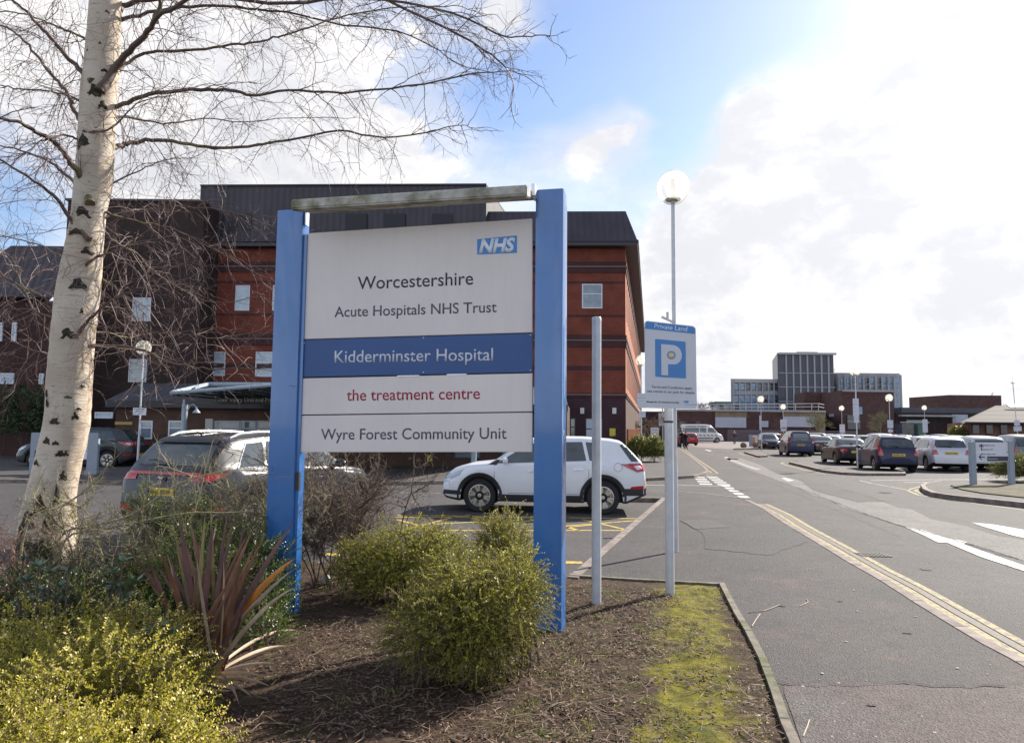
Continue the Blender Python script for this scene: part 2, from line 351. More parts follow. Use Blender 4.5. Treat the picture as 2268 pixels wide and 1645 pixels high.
# older reddish resurfacing at the near end of the footway
op = [z4(400, 1275), z4(640, 1278), z4(1000, 1283), z4(1400, 1288), z4(1869, 1292), z4(2400, 1300), z4(2600, 2200), z4(520, 1660), z4(470, 1500)]
poly_obj('pavement_patch', [gr(x, y, PZ + .004) for x, y in op[:5]] + [gr(2480, 1530, PZ + .004), gr(3000, 1980, PZ + .004)] + [gr(*z4(530, 1750), PZ + .004), gr(*z4(505, 1645), PZ + .004), gr(*z4(450, 1480), PZ + .004), gr(*z4(395, 1330), PZ + .004)], PZ + .004, M_old)
pp = [(1522, 1030 + 100), (1690, 1128), (1760, 1175), (1640, 1160), (1540, 1150)]
def strip(name, pts, wl, wr, z0, z1, m, ls=0.0, kind='structure', joints=None, bev=.008):
    """kerb stones: ribbon along pts; wl/wr widths left/right"""
    mb = MB(); n = len(pts); L_ = []
    for i in range(n):
        a = pts[max(i - 1, 0)]; b = pts[min(i + 1, n - 1)]; t = Vector((b[0] - a[0], b[1] - a[1], 0)).normalized(); s = Vector((-t.y, t.x, 0))
        p = Vector((pts[i][0], pts[i][1], 0)); L_.append((p + s * wl, p - s * wr))
    vs = []
    for l, r in L_: vs += [l + Vector((0, 0, z0)), l + Vector((0, 0, z1)), r + Vector((0, 0, z1)), r + Vector((0, 0, z0))]
    fs = []
    for i in range(n - 1):
        a = i * 4; b = a + 4
        fs += [(a, b, b + 1, a + 1), (a + 1, b + 1, b + 2, a + 2), (a + 2, b + 2, b + 3, a + 3)]
    fs += [(0, 1, 2, 3), tuple(4 * (n - 1) + k for k in (3, 2, 1, 0))]
    mb.add(vs, fs); return struct(name, mb, m)
def resample(pts, step):
    out = [Vector(pts[0])]; acc = 0
    for a, b in zip(pts[:-1], pts[1:]):
        a, b = Vector(a), Vector(b); d = (b - a).length; k = max(1, int(d / step))
        for i in range(1, k + 1): out.append(a.lerp(b, i / k))
    return out
strip('kerb', kerb_w, .0, .105, -.2, PZ + .006, M_kerb)
def joint_lines(pts, off0, off1, z, step=.915, name='kerb_joints'):
    mb = MB(); pts = resample(pts, .05); d = 0
    for a, b in zip(pts[:-1], pts[1:]):
        d += (b - a).length
        if d > step:
            d = 0; t = (b - a); t.z = 0; t.normalize(); s = Vector((t.y, -t.x, 0)); q = Vector((b.x, b.y, z))
            mb.add([q + s * off0 - t * .005, q + s * off1 - t * .005, q + s * off1 + t * .005, q + s * off0 + t * .005], [(0, 1, 2, 3)])
    if mb.v: struct(name, mb, mat('joint', (.05, .045, .04), .9))
joint_lines(kerb_w, 0, .105, PZ + .010)
strip('kerb', [fl[4], fl[3], fl[2], fl[1], fl[0]], .05, .05, -.1, PZ + .004, M_kerb)
strip('kerb', [gr(1382, 1101, PZ), bayc], 0, .12, -.2, PZ + .006, M_kerb)
strip('kerb', [bayc, bayc.lerp(bay0, .5), bay0 + (bay0 - bayc).normalized() * .1], .12, 0, -.2, PZ + .007, M_kerb)
strip('bed_edging', [bay0, gr(1400, 1283, PZ), bed_r], .03, .03, -.1, PZ + .012, M_kerbd)
strip('bed_edging', edge_w, 0, .055, -.1, PZ + .022, M_kerbd)
joint_lines(edge_w, 0, .055, PZ + .026)
# far-side pavements
fp = [(1429, 1058), (1471, 1056), (1530, 1052), (1556, 1047), (1564, 1042), (1557, 1034), (1532, 1014), (1506, 994), (1494, 985)]
fpw = [gr(x, y, PZ) for x, y in fp]
left_far = [gr(x, y, PZ) for x, y in [(985, 1064), (853, 1067), (400, 1066), (0, 1060), (-700, 1052)]]
poly_obj('pavement', fpw + [gr(1485, 985, PZ), gr(1440, 985, PZ), Vector((9, 60, PZ)), Vector((-60, 60, PZ))] + left_far[::-1], PZ, M_pave2, thick=.3)
strip('kerb', fpw, .0, .13, -.1, PZ + .006, M_kerb)
strip('kerb', left_far[::-1] + [fpw[0]], .0, .13, -.1, PZ + .006, M_kerb)
# paler apron before the low brick building
poly_obj('apron', [gr(1494, 986), gr(1560, 991), gr(1632, 995), gr(1720, 993), gr(1800, 990), Vector((80, 124, 0)), Vector((26, 124, 0))], .004, M_apron)
def ribbon(name, px, w, z, m, offs=0.0):
    pts = [gr(x, y, z) for x, y in px] if not isinstance(px[0], Vector) else px
    mb = MB(); n = len(pts); vs = []
    for i in range(n):
        a = pts[max(i - 1, 0)]; b = pts[min(i + 1, n - 1)]; t = Vector((b[0] - a[0], b[1] - a[1], 0)).normalized(); s = Vector((-t.y, t.x, 0))
        p = Vector((pts[i][0], pts[i][1], z)) + s * offs; vs += [p - s * w / 2, p + s * w / 2]
    mb.add(vs, [(2 * i, 2 * i + 2, 2 * i + 3, 2 * i + 1) for i in range(n - 1)]); me_fix(mb); return struct(name, mb, m)
def me_fix(mb):
    f2 = []
    for f in mb.f:
        p = [Vector(mb.v[i]) for i in f]; nrm = (p[1] - p[0]).cross(p[2] - p[0]); f2.append(f if nrm.z > 0 else tuple(reversed(f)))
    mb.f = f2
# yellow double lines by the near kerb
kl0 = [Vector((p.x, p.y, 0)) for p in kerb_w]
ribbon('yellow_line', resample(kl0, .4), .085, .004, M_ypaint, offs=.21)
ribbon('yellow_line', resample(kl0, .4), .085, .004, M_ypaint, offs=.42)
ribbon('gutter_dirt', resample(kl0, .4), .09, .006, worn('gutter_grit', (.20, .16, .11), 25, .5, .6), offs=.31)
# side-road corner
ribbon('yellow_line', [(1504, 985), (1535, 1010), (1575, 1037), (1590, 1048), (1560, 1052), (1495, 1057), (1430, 1061)], .09, .004, M_ypaint)
ribbon('yellow_line', [(1496, 985), (1526, 1011), (1562, 1037), (1576, 1046), (1550, 1050)], .09, .004, M_ypaint)
ribbon('yellow_line', [(985, 1067), (853, 1071), (620, 1072)], .09, .004, M_ypaint)
ribbon('yellow_line', [(-200, 1065), (0, 1068), (240, 1072)], .09, .004, M_ypaint)
# give-way dashes across the side road
def dashes(p0, p1, n, w, duty, m, nm='give_way_line'):
    a, b = gr(*p0), gr(*p1)
    mb = MB(); d = (b - a); t = d.normalized(); s = Vector((-t.y, t.x, 0)); st = d.length / n
    for i in range(n):
        p = a + t * st * i; q = p + t * st * duty
        mb.add([Vector((x.x, x.y, .004)) for x in (p - s * w / 2, q - s * w / 2, q + s * w / 2, p + s * w / 2)], [(0, 1, 2, 3)])
    me_fix(mb); struct(nm, mb, m)
dashes((1548, 1056), (1567, 1076), 4, .40, .5, M_wpaint)
dashes((1576, 1055), (1608, 1077), 5, .40, .5, M_wpaint)
dashes((1604, 1074), (1655, 1105), 5, .26, .66, M_wpaint)
ribbon('white_line', [(1425, 1074), (1500, 1074), (1600, 1076)], .1, .004, M_wpaint)
ribbon('white_line', [(1300, 1058), (1460, 1060)], .07, .004, M_wfaint)
ribbon('white_line', [(880, 1090), (975, 1092)], .08, .004, M_wfaint)
# centre strip of worn surface and road arrows
def zpoly(name, pts, z, m):
    poly_obj(name, [gr(x, y, z) for x, y in pts], z, m)
zpoly('worn_strip', [(1600, 1014), (1640, 1014), (1686, 1030), (1720, 1048), z4(480, 30), z4(640, 75), z4(800, 100), z4(960, 150), z4(1100, 200), z4(1180, 210), z4(1300, 270), z4(1500, 310), z4(1700, 370), z4(1869, 400), (2500, 1270), (2500, 1330), z4(1869, 525), z4(1640, 450), z4(1400, 385), z4(1200, 335), z4(1080, 300), z4(960, 262), z4(860, 230), z4(760, 200), z4(700, 165), z4(560, 120), z4(490, 80), (1700, 1055), (1660, 1040)], .004, M_strip)
zpoly('road_arrow', [z4(1140, 318), z4(1240, 335), z4(1380, 380), z4(1520, 410), z4(1500, 424), z4(1700, 495), z4(1869, 553), z4(2300, 700), z4(2300, 740), z4(1869, 588), z4(1600, 500), z4(1400, 415), z4(1340, 413), z4(1260, 372)], .008, M_wpaint)
zpoly('road_arrow', [z4(1545, 290), z4(1680, 302), z4(1869, 335), z4(2300, 420), z4(2300, 450), z4(1869, 385), z4(1780, 365), z4(1720, 345), z4(1640, 322)], .008, M_wpaint)
zpoly('white_line', [z4(380, 18), z4(400, 16), z4(460, 33), z4(420, 38)], .008, M_wpaint)
zpoly('white_line', [z1b(1025, 1258), z1b(1060, 1256), z1b(1110, 1280), z1b(1085, 1292), z1b(1050, 1275)], .004, M_wpaint)
zpoly('white_line', [z1b(1085, 1292), z1b(1112, 1282), z1b(1300, 1350), z1b(1450, 1395), z1b(1380, 1398), z1b(1270, 1362)], .006, M_wfaint)
zpoly('white_line', [z1b(1100, 1272), z1b(1190, 1274), z1b(1180, 1282), z1b(1110, 1281)], .004, M_wfaint)
zpoly('white_line', [z1b(800, 1170), z1b(830, 1172), z1b(885, 1184), z1b(860, 1192)], .008, M_wpaint)
ribbon('white_line', [z1b(1530, 1288), z1b(2100, 1278), z1b(2300, 1277)], .12, .004, M_wfaint)
ribbon('white_line', [z4(930, 33), z4(1300, 28), z4(1900, 24)], .1, .004, M_wpaint)
ribbon('white_line', [z4(1130, 44), z4(1500, 44), z4(1900, 50)], .1, .004, M_wpaint)
ribbon('white_line', [z4(860, 32), z4(930, 50), z4(1160, 92)], .09, .004, M_wfaint)
dashes((1500, 998), (1600, 1009), 9, .12, .5, M_wfaint, 'white_line')
# islands of the car park
def island(px, z=PZ, m=M_pave2, edge=.13, name='kerb_island', close=True):
    P = [gr(x, y, 0) for x, y in px]; poly_obj(name, P, z, m, thick=.2)
    strip('kerb', P + [P[0]], .0, edge, -.1, z + .006, M_kerb)
island([(1652, 1003), (1684, 1013), (1696, 1012), (1664, 1001)])
ribbon('yellow_line', [z1b(1390, 1200), z1b(1185, 1205), z1b(1250, 1232), z1b(1430, 1258)], .1, .004, M_ypaint)
island([(1628, 996), (1700, 995), (1745, 993.5), (1745, 992), (1680, 992.5), (1628, 994)])
island([(1753, 1027), (1790, 1036), (1829, 1046), (1870, 1051), (1911, 1053), (2000, 1053), (2000, 1050), (1911, 1047), (1860, 1042), (1800, 1031), (1764, 1024)])
ribbon('yellow_line', [z1b(1850, 1310), z1b(1700, 1312), z1b(1665, 1325), z1b(1740, 1352), z1b(1950, 1405), z1b(2150, 1442), z1b(2330, 1455)], .1, .004, M_ypaint)
IS = [(2049, 1082), (2056, 1092), (2075, 1100), (2120, 1107), (2268, 1123), (2600, 1165), (2600, 1072), (2268, 1071), (2160, 1071), (2090, 1073), (2060, 1077)]
island(IS, z=.12, m=M_pave, name='planted_island')
poly_obj('island_soil', [gr(x, y, .12) for x, y in [(2105, 1076), (2130, 1085), (2175, 1093), (2268, 1103), (2600, 1135), (2600, 1073), (2268, 1073)]], .15, mat('island_soil', (.045, .034, .02), .95, var=.4, vscale=5, col2=(.08, .07, .025), bump=.02, bscale=20), thick=.05)
ribbon('yellow_line', [z4(1420, 62), z4(1250, 66), z4(1150, 92), z4(1220, 122), z4(1350, 142), z4(1600, 178), z4(1869, 214), z4(2300, 270)], .09, .004, M_ypaint)
ribbon('yellow_line', [z4(1420, 55), z4(1280, 72), z4(1200, 95), z4(1250, 118)], .09, .004, M_ypaint)
# hatched keep-clear bay
HB = M_ybright
def yl(a, b, w=.1): ribbon('bay_marking', [a, b], w, .004, HB)
def z7b(x, y): return (1211 + .2712 * x, 892.4 + .2712 * y)
def zc(x, y): return (956.1 + .2248 * x, 956.1 + .2248 * y)   # zoom of the region 1500..2300, 1500..1850
yl((880, 1140), (1413, 1148)); yl((880, 1174), (1385, 1174)); yl((860, 1144), (1260, 1146))
for a, b in [((1035, 1140), (1110, 1174)), ((960, 1160), (1160, 1150)), ((1180, 1142), (1280, 1174)), ((1080, 1170), (1190, 1149)), ((1290, 1150), (1385, 1172)), ((1255, 1164), (1412, 1152)), ((900, 1172), (1010, 1143)), ((880, 1150), (960, 1172)), ((1200, 1172), (1330, 1160))]: yl(a, b, .09)
ribbon('bay_marking', [(720, 1226), (1000, 1243), (1290, 1245)], .17, .004, HB)
ribbon('bay_marking', [(700, 1246), (900, 1262), (1100, 1268)], .12, .004, HB)
for px, py in [(1700, 1000)]: pass

# repair patches, cracks and tar lines
M_pd = asphalt('dark_repair', (0.034, 0.031, 0.032), (0.045, 0.041, 0.042)); M_pl = asphalt('pale_repair', (0.050, 0.045, 0.046), (0.063, 0.057, 0.057))
def wob(px, z, seed, k=5, a=.03):
    rg = random.Random(seed); P = [gr(x, y, z) for x, y in px]; out = []
    for p, q in zip(P, P[1:] + P[:1]):
        for i in range(k): t = i / k; out.append(p.lerp(q, t) + Vector((rg.uniform(-a, a), rg.uniform(-a, a), 0)) * (1 if i else 0))
    return out
poly_obj('pavement_patch', wob([(1545, 1147), (1640, 1150), (1745, 1152 + 12), (1790, 1200), (1700, 1230), (1560, 1215)], PZ, 1, 9, .06), PZ + .004, M_pd)
poly_obj('pavement_patch', wob([(1505, 1153), (1575, 1151), (1618, 1168), (1540, 1172)], PZ, 2), PZ + .008, M_pl)
poly_obj('road_patch', wob([(1770, 1060), (1850, 1075), (1960, 1110), (1900, 1112), (1800, 1085)], 0, 5), .008, M_pd)
poly_obj('road_patch', wob([(1420, 1110 - 25), (1500, 1084), (1600, 1090), (1560, 1083), (1480, 1078)], 0, 6), .002, M_pl)
poly_obj('road_patch', wob([(60, 1110), (230, 1105), (240, 1160), (40, 1170)], 0, 8), .004, M_pl)
def stain(px, py, r, seed, z=0.0, m=None):
    rg = random.Random(seed); c = gr(px, py, z); P = []
    for i in range(22): a = 2 * pi * i / 22; k = r * (.7 + .5 * noise.noise(Vector((cos(a) * 1.5 + seed, sin(a) * 1.5, 0))) + rg.uniform(-.06, .06)); P.append(c + Vector((cos(a) * k, sin(a) * k * .8, 0)))
    poly_obj('oil_stain', P, z, m or M_pd)
for i, (x, y, r, z) in enumerate([(1800, 1010, .5, .006), (1330, 1215, .22, .006), (1180, 1110, .3, .006), (2050, 1260, .12, .006), (1960, 1090, .25, .013), (2010, 1400, .05, PZ + .006), (1860, 1330, .04, PZ + .006), (1930, 1560, .035, PZ + .009), (1730, 1340, .05, PZ + .006), (1640, 1085, .3, .006), (1350, 1190, .12, .009)]): stain(x, y, r, i, z)
# iron gully grate by the kerb
gg = gr(1905, 1228, .004); mb = MB(); 
for i in range(7): mb.box((gg.x - .0 + .06 * i, gg.y, .008), (.03, .34, .006))
tag(part('gully_grate', mb, mat('gully_iron', (.03, .028, .027), .6)), 'dark iron drain grate in the road beside the double yellow lines', 'drain')
def crack(px, z, seed, w=.012):
    rg = random.Random(seed); P = [gr(x, y, z) for x, y in px]; out = []
    for p, q in zip(P[:-1], P[1:]):
        n = max(3, int((q - p).length / .12))
        for i in range(n): out.append(p.lerp(q, i / n) + Vector((rg.gauss(0, .02), rg.gauss(0, .03), 0)))
    mb = MB(); vs = []
    for i, p in enumerate(out):
        ww = w * rg.uniform(.3, 1.2); vs += [Vector((p.x - ww * .5, p.y - ww * .7, z)), Vector((p.x + ww * .5, p.y + ww * .7, z))]
    mb.add(vs, [(2 * i, 2 * i + 1, 2 * i + 3, 2 * i + 2) for i in range(len(out) - 1)]); me_fix(mb); struct('crack', mb, mat('crack_dark', (.022, .02, .02), .95))
crack([z4(330, 1270), z4(600, 1278), z4(900, 1280), z4(1300, 1290), z4(1869, 1296)], PZ + .012, 1, .010)
crack([z4(480, 75), z4(700, 160), z4(860, 225), z4(1100, 305), z4(1400, 382), z4(1869, 525)], .012, 2, .03)
crack([z4(740, 90), z4(860, 110), z4(1000, 160)], .012, 4, .03); crack([z4(545, 110), z4(640, 112), z4(720, 130)], .012, 5, .02)
crack([(1700, 1040), (1790, 1050), (1850, 1052)], .012, 6, .04); crack([(1610, 1022), (1690, 1060), (1830, 1120), (2000, 1190)], .012, 7, .012)

# ---------------------------------------------------------------- planting bed
def in_poly(x, y, P):
    c = False; n = len(P); j = n - 1
    for i in range(n):
        if (P[i][1] > y) != (P[j][1] > y) and x < (P[j][0] - P[i][0]) * (y - P[i][1]) / (P[j][1] - P[i][1]) + P[i][0]: c = not c
        j = i
    return c
back = [gr(x, y, PZ) for x, y in [(1262, 1276), (1000, 1264), (700, 1240), (400, 1205), (0, 1180), (-900, 1150)]]
bed_poly = [(p.x, p.y) for p in back] + [(-9, -3)] + [(p.x, p.y) for p in reversed(edge_w)]
def dist_edge(x, y):
    d = 9
    for a, b in zip(bed_poly, bed_poly[1:] + bed_poly[:1]):
        ax, ay = a; bx, by = b; L2 = (bx - ax) ** 2 + (by - ay) ** 2
        t = max(0, min(1, ((x - ax) * (bx - ax) + (y - ay) * (by - ay)) / L2)) if L2 else 0
        d = min(d, math.hypot(x - ax - t * (bx - ax), y - ay - t * (by - ay)))
    return d
def bedz(x, y):
    d = dist_edge(x, y); k = min(1, d / .5)
    return .085 + .045 * k + .03 * k * noise.noise(Vector((x * 1.3, y * 1.3, 2))) + .014 * noise.noise(Vector((x * 7, y * 7, 5))) * min(1, d / .1 + .2) + .006 * noise.noise(Vector((x * 25, y * 25, 9)))
def build_bed():
    mb = MB(); idx = {}; st = .035; x0, x1, y0, y1 = -4.6, 2.6, 1.2, 9.0
    nx = int((x1 - x0) / st); ny = int((y1 - y0) / st); ins = {}
    for i in range(nx):
        for j in range(ny):
            cx, cy = x0 + (i + .5) * st, y0 + (j + .5) * st
            if not in_poly(cx, cy, bed_poly): continue
            q = []
            for a, b in ((0, 0), (1, 0), (1, 1), (0, 1)):
                k = (i + a, j + b)
                if k not in idx:
                    idx[k] = len(mb.v); X, Y = x0 + k[0] * st, y0 + k[1] * st; mb.v.append((X, Y, bedz(X, Y)))
                q.append(idx[k])
            mb.f.append(tuple(q))
    M = bpy.data.materials.new('bed_soil'); M.use_nodes = True; t = M.node_tree; b = t.nodes['Principled BSDF']; b.inputs['Roughness'].default_value = .95; b.inputs['Specular IOR Level'].default_value = .2
    g = t.nodes.new('ShaderNodeNewGeometry'); o = g.outputs['Position']
    def noi(s, d=5, r=.6, off=0):
        mp = t.nodes.new('ShaderNodeMapping'); mp.inputs[1].default_value = (off, off, 0); t.links.new(o, mp.inputs[0])
        n = t.nodes.new('ShaderNodeTexNoise'); n.inputs['Scale'].default_value = s; n.inputs['Detail'].default_value = d; n.inputs['Roughness'].default_value = r; t.links.new(mp.outputs[0], n.inputs['Vector']); return n.outputs[0]
    def mr(x, a, b_, c=0, d=1):
        n = t.nodes.new('ShaderNodeMapRange'); n.inputs[1].default_value = a; n.inputs[2].default_value = b_; n.inputs[3].default_value = c; n.inputs[4].default_value = d; t.links.new(x, n.inputs[0]); return n.outputs[0]
    def mix(f, a, c):
        n = t.nodes.new('ShaderNodeMix'); n.data_type = 'RGBA'; t.links.new(f, n.inputs[0])
        for i, x in ((6, a), (7, c)):
            if isinstance(x, tuple): n.inputs[i].default_value = (*x, 1)
            else: t.links.new(x, n.inputs[i])
        return n.outputs[2]
    def M2(op, a, b_):
        n = t.nodes.new('ShaderNodeMath'); n.operation = op
        for i, x in enumerate((a, b_)):
            if isinstance(x, (int, float)): n.inputs[i].default_value = x
            else: t.links.new(x, n.inputs[i])
        return n.outputs[0]
    soil = mix(mr(noi(14, 8, .7), .35, .65), (.022, .014, .010), (.085, .054, .036))
    soil = mix(mr(noi(60, 3, .6), .55, .75), soil, (.16, .11, .07))
    sx = t.nodes.new('ShaderNodeSeparateXYZ'); t.links.new(o, sx.inputs[0])
    # moss along a band that runs beside the edging
    a_, b_ = gr(1560, 1300, PZ), gr(1600, 1640, PZ); a_ = Vector((a_.x - .12, a_.y)); b_ = Vector((b_.x - .15, b_.y)); dd = (b_ - a_).normalized(); nn = Vector((-dd.y, dd.x))
    dist = M2('ADD', M2('ADD', M2('MULTIPLY', sx.outputs[0], nn.x), M2('MULTIPLY', sx.outputs[1], nn.y)), -(a_.x * nn.x + a_.y * nn.y))
    band = mr(M2('ABSOLUTE', dist, 0), 0, .62, 1, 0)
    mf = mr(M2('ADD', M2('MULTIPLY', band, 1.0), M2('ADD', M2('MULTIPLY', noi(2.1, 3, .6, 9), 1.5), M2('MULTIPLY', noi(9, 8, .75, 3), .9))), 1.70, 1.92)
    mosscol = mix(mr(noi(10, 6, .7), .35, .65), (.055, .052, .012), (.23, .20, .018))
    col = mix(mf, soil, mosscol)
    mf2 = mr(noi(2.4, 8, .75, 17), .56, .66)
    col = mix(mf2, col, (.075, .085, .018))
    t.links.new(col, b.inputs['Base Color'])
    bp = t.nodes.new('ShaderNodeBump'); bp.inputs['Distance'].default_value = .02; t.links.new(noi(45, 8, .7), bp.inputs['Height']); t.links.new(bp.outputs[0], b.inputs['Normal'])
    return struct('planting_bed', mb, M, smooth=60)
build_bed()
# wide soil behind / left so nothing is missing from a side step
def stuff(o, label, cat): tag(o, label, cat, kind='stuff'); return o
M_litter = leafmat('dry_litter', (.07, .036, .022), (.30, .205, .13), rough=.7, transl=.1)
def litter():
    rg = random.Random(3); P = []; A = []; S = []; Ln = []; Wd = []; T = []
    mb = MB()
    n = 0; k = 0
    while n < 19000 and k < 110000:
        k += 1
        y = 2.2 + (rg.random() ** 1.2) * 5.5; x = rg.uniform(-1.4, 2.3) if rg.random() < .85 else rg.uniform(-4, -1.4)
        if not in_poly(x, y, bed_poly): continue
        d = dist_edge(x, y)
        if d < .03: continue
        dens = .35 + .9 * noise.noise(Vector((x * 1.7, y * 1.7, 11)))
        if x > .75 * (1 - (y - 2) * -.03) and dist_edge(x, y) < .65: dens -= .42
        if rg.random() > dens + .25: continue
        z = bedz(x, y) + rg.uniform(.002, .016); a = rg.uniform(0, 2 * pi)
        l = rg.choice([.02, .03, .045, .07, .10, .13]) * rg.uniform(.7, 1.3); w = rg.uniform(.003, .0065) if l > .035 else rg.uniform(.006, .018)
        P.append((x, y, z)); A.append((cos(a), sin(a), rg.uniform(-.12, .22))); S.append((-sin(a), cos(a), rg.uniform(-.4, .4))); Ln.append(l); Wd.append(w); T.append(rg.random() ** 1.3)
        n += 1
    stuff(quad_leaves('leaf_litter', P, A, S, Ln, Wd, T, M_litter), 'dry brown twigs and dead leaf bits scattered over the bare soil', 'leaf litter')
    # grey dead stems, bent
    rg = random.Random(8); mb = MB()
    for i in range(330):
        for _ in range(30):
            y = rg.uniform(2.9, 6.5); x = rg.uniform(-1.5, 1.3)
            if in_poly(x, y, bed_poly) and dist_edge(x, y) > .1: break
        a = rg.uniform(0, 2 * pi); l = rg.uniform(.08, .26); p = Vector((x, y, bedz(x, y) + .01)); pts = [p]
        for s in range(4):
            a += rg.uniform(-.5, .5); p = p + Vector((cos(a), sin(a), 0)) * l / 4; p.z = bedz(p.x, p.y) + rg.uniform(.004, .03); pts.append(p.copy())
        mb.tube(pts, [rg.uniform(.0015, .003)] * 5, 4)
    stuff(part('dead_stems', mb, mat('dead_stem', (.24, .17, .115), .8, var=.4, vscale=3)), 'thin pale dead stems lying bent on the soil', 'dead stems')
    # grass blades
    rg = random.Random(5); P = []; A = []; S = []; Ln = []; Wd = []; T = []
    spots = [(1350, 1385), (1330, 1370), (1290, 1555), (1400, 1525), (1450, 1560), (1500, 1590), (1210, 1500), (1240, 1437), (1280, 1640), (1110, 1620), (1180, 1560), (1480, 1370), (1420, 1400), (760, 1560), (1300, 1610), (1370, 1330), (1560, 1310), (870, 1545), (1270, 1470), (1500, 1320), (1440, 1345), (1530, 1630), (1150, 1590), (1430, 1430), (1330, 1450)]
    for (px, py) in spots:
        g0 = gr(px, py, .12)
        for i in range(60):
            x = g0.x + rg.gauss(0, .05); y = g0.y + rg.gauss(0, .05); a = rg.uniform(0, 2 * pi)
            P.append((x, y, bedz(x, y))); A.append((cos(a) * .6, sin(a) * .6, 1)); S.append((-sin(a), cos(a), 0)); Ln.append(rg.uniform(.02, .055)); Wd.append(rg.uniform(.002, .0035)); T.append(rg.random())
    for i in range(6500):
        for _ in range(20):
            y = rg.uniform(2.9, 6.9); x = rg.uniform(.2, 2.1)
            if in_poly(x, y, bed_poly) and noise.noise(Vector((x * 2.3, y * 2.3, 4))) > -.05: break
        else: continue
        a = rg.uniform(0, 2 * pi)
        P.append((x, y, bedz(x, y))); A.append((cos(a) * .7, sin(a) * .7, .8)); S.append((-sin(a), cos(a), 0)); Ln.append(rg.uniform(.008, .022)); Wd.append(rg.uniform(.002, .004)); T.append(rg.random())
    stuff(quad_leaves('grass', P, A, S, Ln, Wd, T, leafmat('grass_blade', (.10, .14, .02), (.30, .32, .06))), 'short green grass tufts and moss growing through the soil', 'grass')
litter()
M_stone = mat('pale_pebble', (.55, .50, .45), .8, var=.3, vscale=20)
def pebbles():
    rg = random.Random(12)
    mb = MB()
    spots = [z4(510, 1300), z4(240, 1480), z4(845, 838), z4(1207, 872), z4(583, 464), z4(530, 590), z4(1320, 1585), z4(630, 1220), z4(1460, 1188), z4(778, 1025), z4(825, 710), z4(730, 1280), z4(1100, 482)]
    for i in range(230):
        if i < len(spots): px, py = spots[i]; r = .012
        else: px, py = rg.uniform(1150, 2268), rg.uniform(1120, 1640); r = rg.uniform(.003, .007)
        p = gr(px, py, PZ); inb = in_poly(p.x, p.y, bed_poly)
        kx = any(in_poly(p.x, p.y, [(q.x, q.y) for q in pave]) for _ in (0,))
        z = bedz(p.x, p.y) + .004 if inb else (PZ + .004 if kx else 0)
        mb.sphere((p.x, p.y, z), r, 6, 4, (1, rg.uniform(.6, 1.2), .45))
    tag(part('gravel_chips', mb, M_stone), 'tiny pale stone chips scattered on the pavement and road', 'stone chips', kind='stuff')
pebbles()
# ---------------------------------------------------------------- monolith sign
M_blue = mat('blue_enamel', (.024, .135, .40), .22, var=.10, vscale=2.5, spec=.5, bump=.0004, bscale=400, col2=(.028, .14, .40), coat=.7, streak=.10)
M_sgrey = mat('grey_sign_face', (.70, .635, .62), .45, var=.05, vscale=1.2, spec=.3, streak=.06)
M_sblue = mat('blue_sign_face', (.014, .066, .23), .4, var=.06, vscale=2)
M_ink = mat('dark_lettering', (.045, .035, .06), .5); M_ink2 = mat('grey_lettering', (.09, .08, .11), .5)
M_red = mat('crimson_lettering', (.36, .02, .05), .5); M_lt = mat('pale_lettering', (.62, .62, .70), .5)
M_white = mat('white_paint', (.78, .78, .78), .4, var=.05, vscale=3)
M_alu = mat('aluminium', (.62, .62, .64), .35, .8, var=.1, vscale=10)
M_galv = mat('grey_pole_paint', (.56, .57, .60), .42, .15, streak=.18, var=.10, vscale=9, bump=.0008, bscale=120)
M_dark = mat('dark_plastic', (.02, .02, .022), .5)
YR, YL = 5.93, 6.36
aR = at(1181, 954, YR); aL = at(668, 954, YL); aR.z = 0; aL.z = 0
U = (aR - aL); SW = U.length; U.normalize(); Z = Vector((0, 0, 1)); NF = Vector((U.y, -U.x, 0))    # faces the camera
if NF.y > 0: NF = -NF
sign = thing('monolith_sign', 'large blue and grey hospital name sign standing in the planting bed', 'sign', (aL + (aR - aL) * .5 + Vector((0, 0, .1))))
def spt(px, py):
    """point of the panel plane seen at a photo pixel"""
    d = dirp(px, py); t = (aR - CAM).dot(NF) / d.dot(NF); return CAM + d * t
def panel(name, c, m):
    P = [spt(*q) for q in c]
    return part(name, MB().prism([p - NF * .03 for p in P], NF * .03), m, sign, bevel=.003)
panel('name_panel', [(678, 517), (1179, 484), (1179, 736), (670, 751)], M_sgrey)
panel('hospital_panel', [(670, 753), (1179, 738), (1179, 824), (666, 835)], M_sblue)
panel('treatment_panel', [(666, 838), (1179, 826.5), (1179, 911), (662, 918)], M_sgrey)
panel('community_panel', [(662, 920.5), (1179, 913.5), (1179, 1000.5), (659, 1001)], M_sgrey)
part('back_board', MB().prism([spt(*q) - NF * .035 for q in [(676, 520), (1176, 488), (1176, 997), (664, 997)]], -NF * .02), M_dark, sign)
def stext(name, s, m, px0, px1, pyb0, pyb1, bold=0.0, sp=1.0, shear=0, name2=None):
    a = spt(px0, pyb0); b = spt(px1, pyb1); u = (b - a).normalized(); up = -NF.cross(u) if NF.cross(u).z < 0 else NF.cross(u)
    text('lettering', s, m, sign, a, u, up, width=(b - a).length, bold=bold, align='l', lift=.002, spacing=sp, shear=shear)
stext('l', 'Worcestershire', M_ink, 792, 1048, 641, 630, .003)
stext('l', 'Acute Hospitals NHS Trust', M_ink2, 741, 1100, 702, 691, .004)
stext('l', 'Kidderminster Hospital', M_lt, 741, 1092, 803, 798, .004)
stext('l', 'the treatment centre', M_red, 768, 1063, 887, 883, .004)
stext('l', 'Wyre Forest Community Unit', M_ink2, 711, 1122, 973, 971, .004)
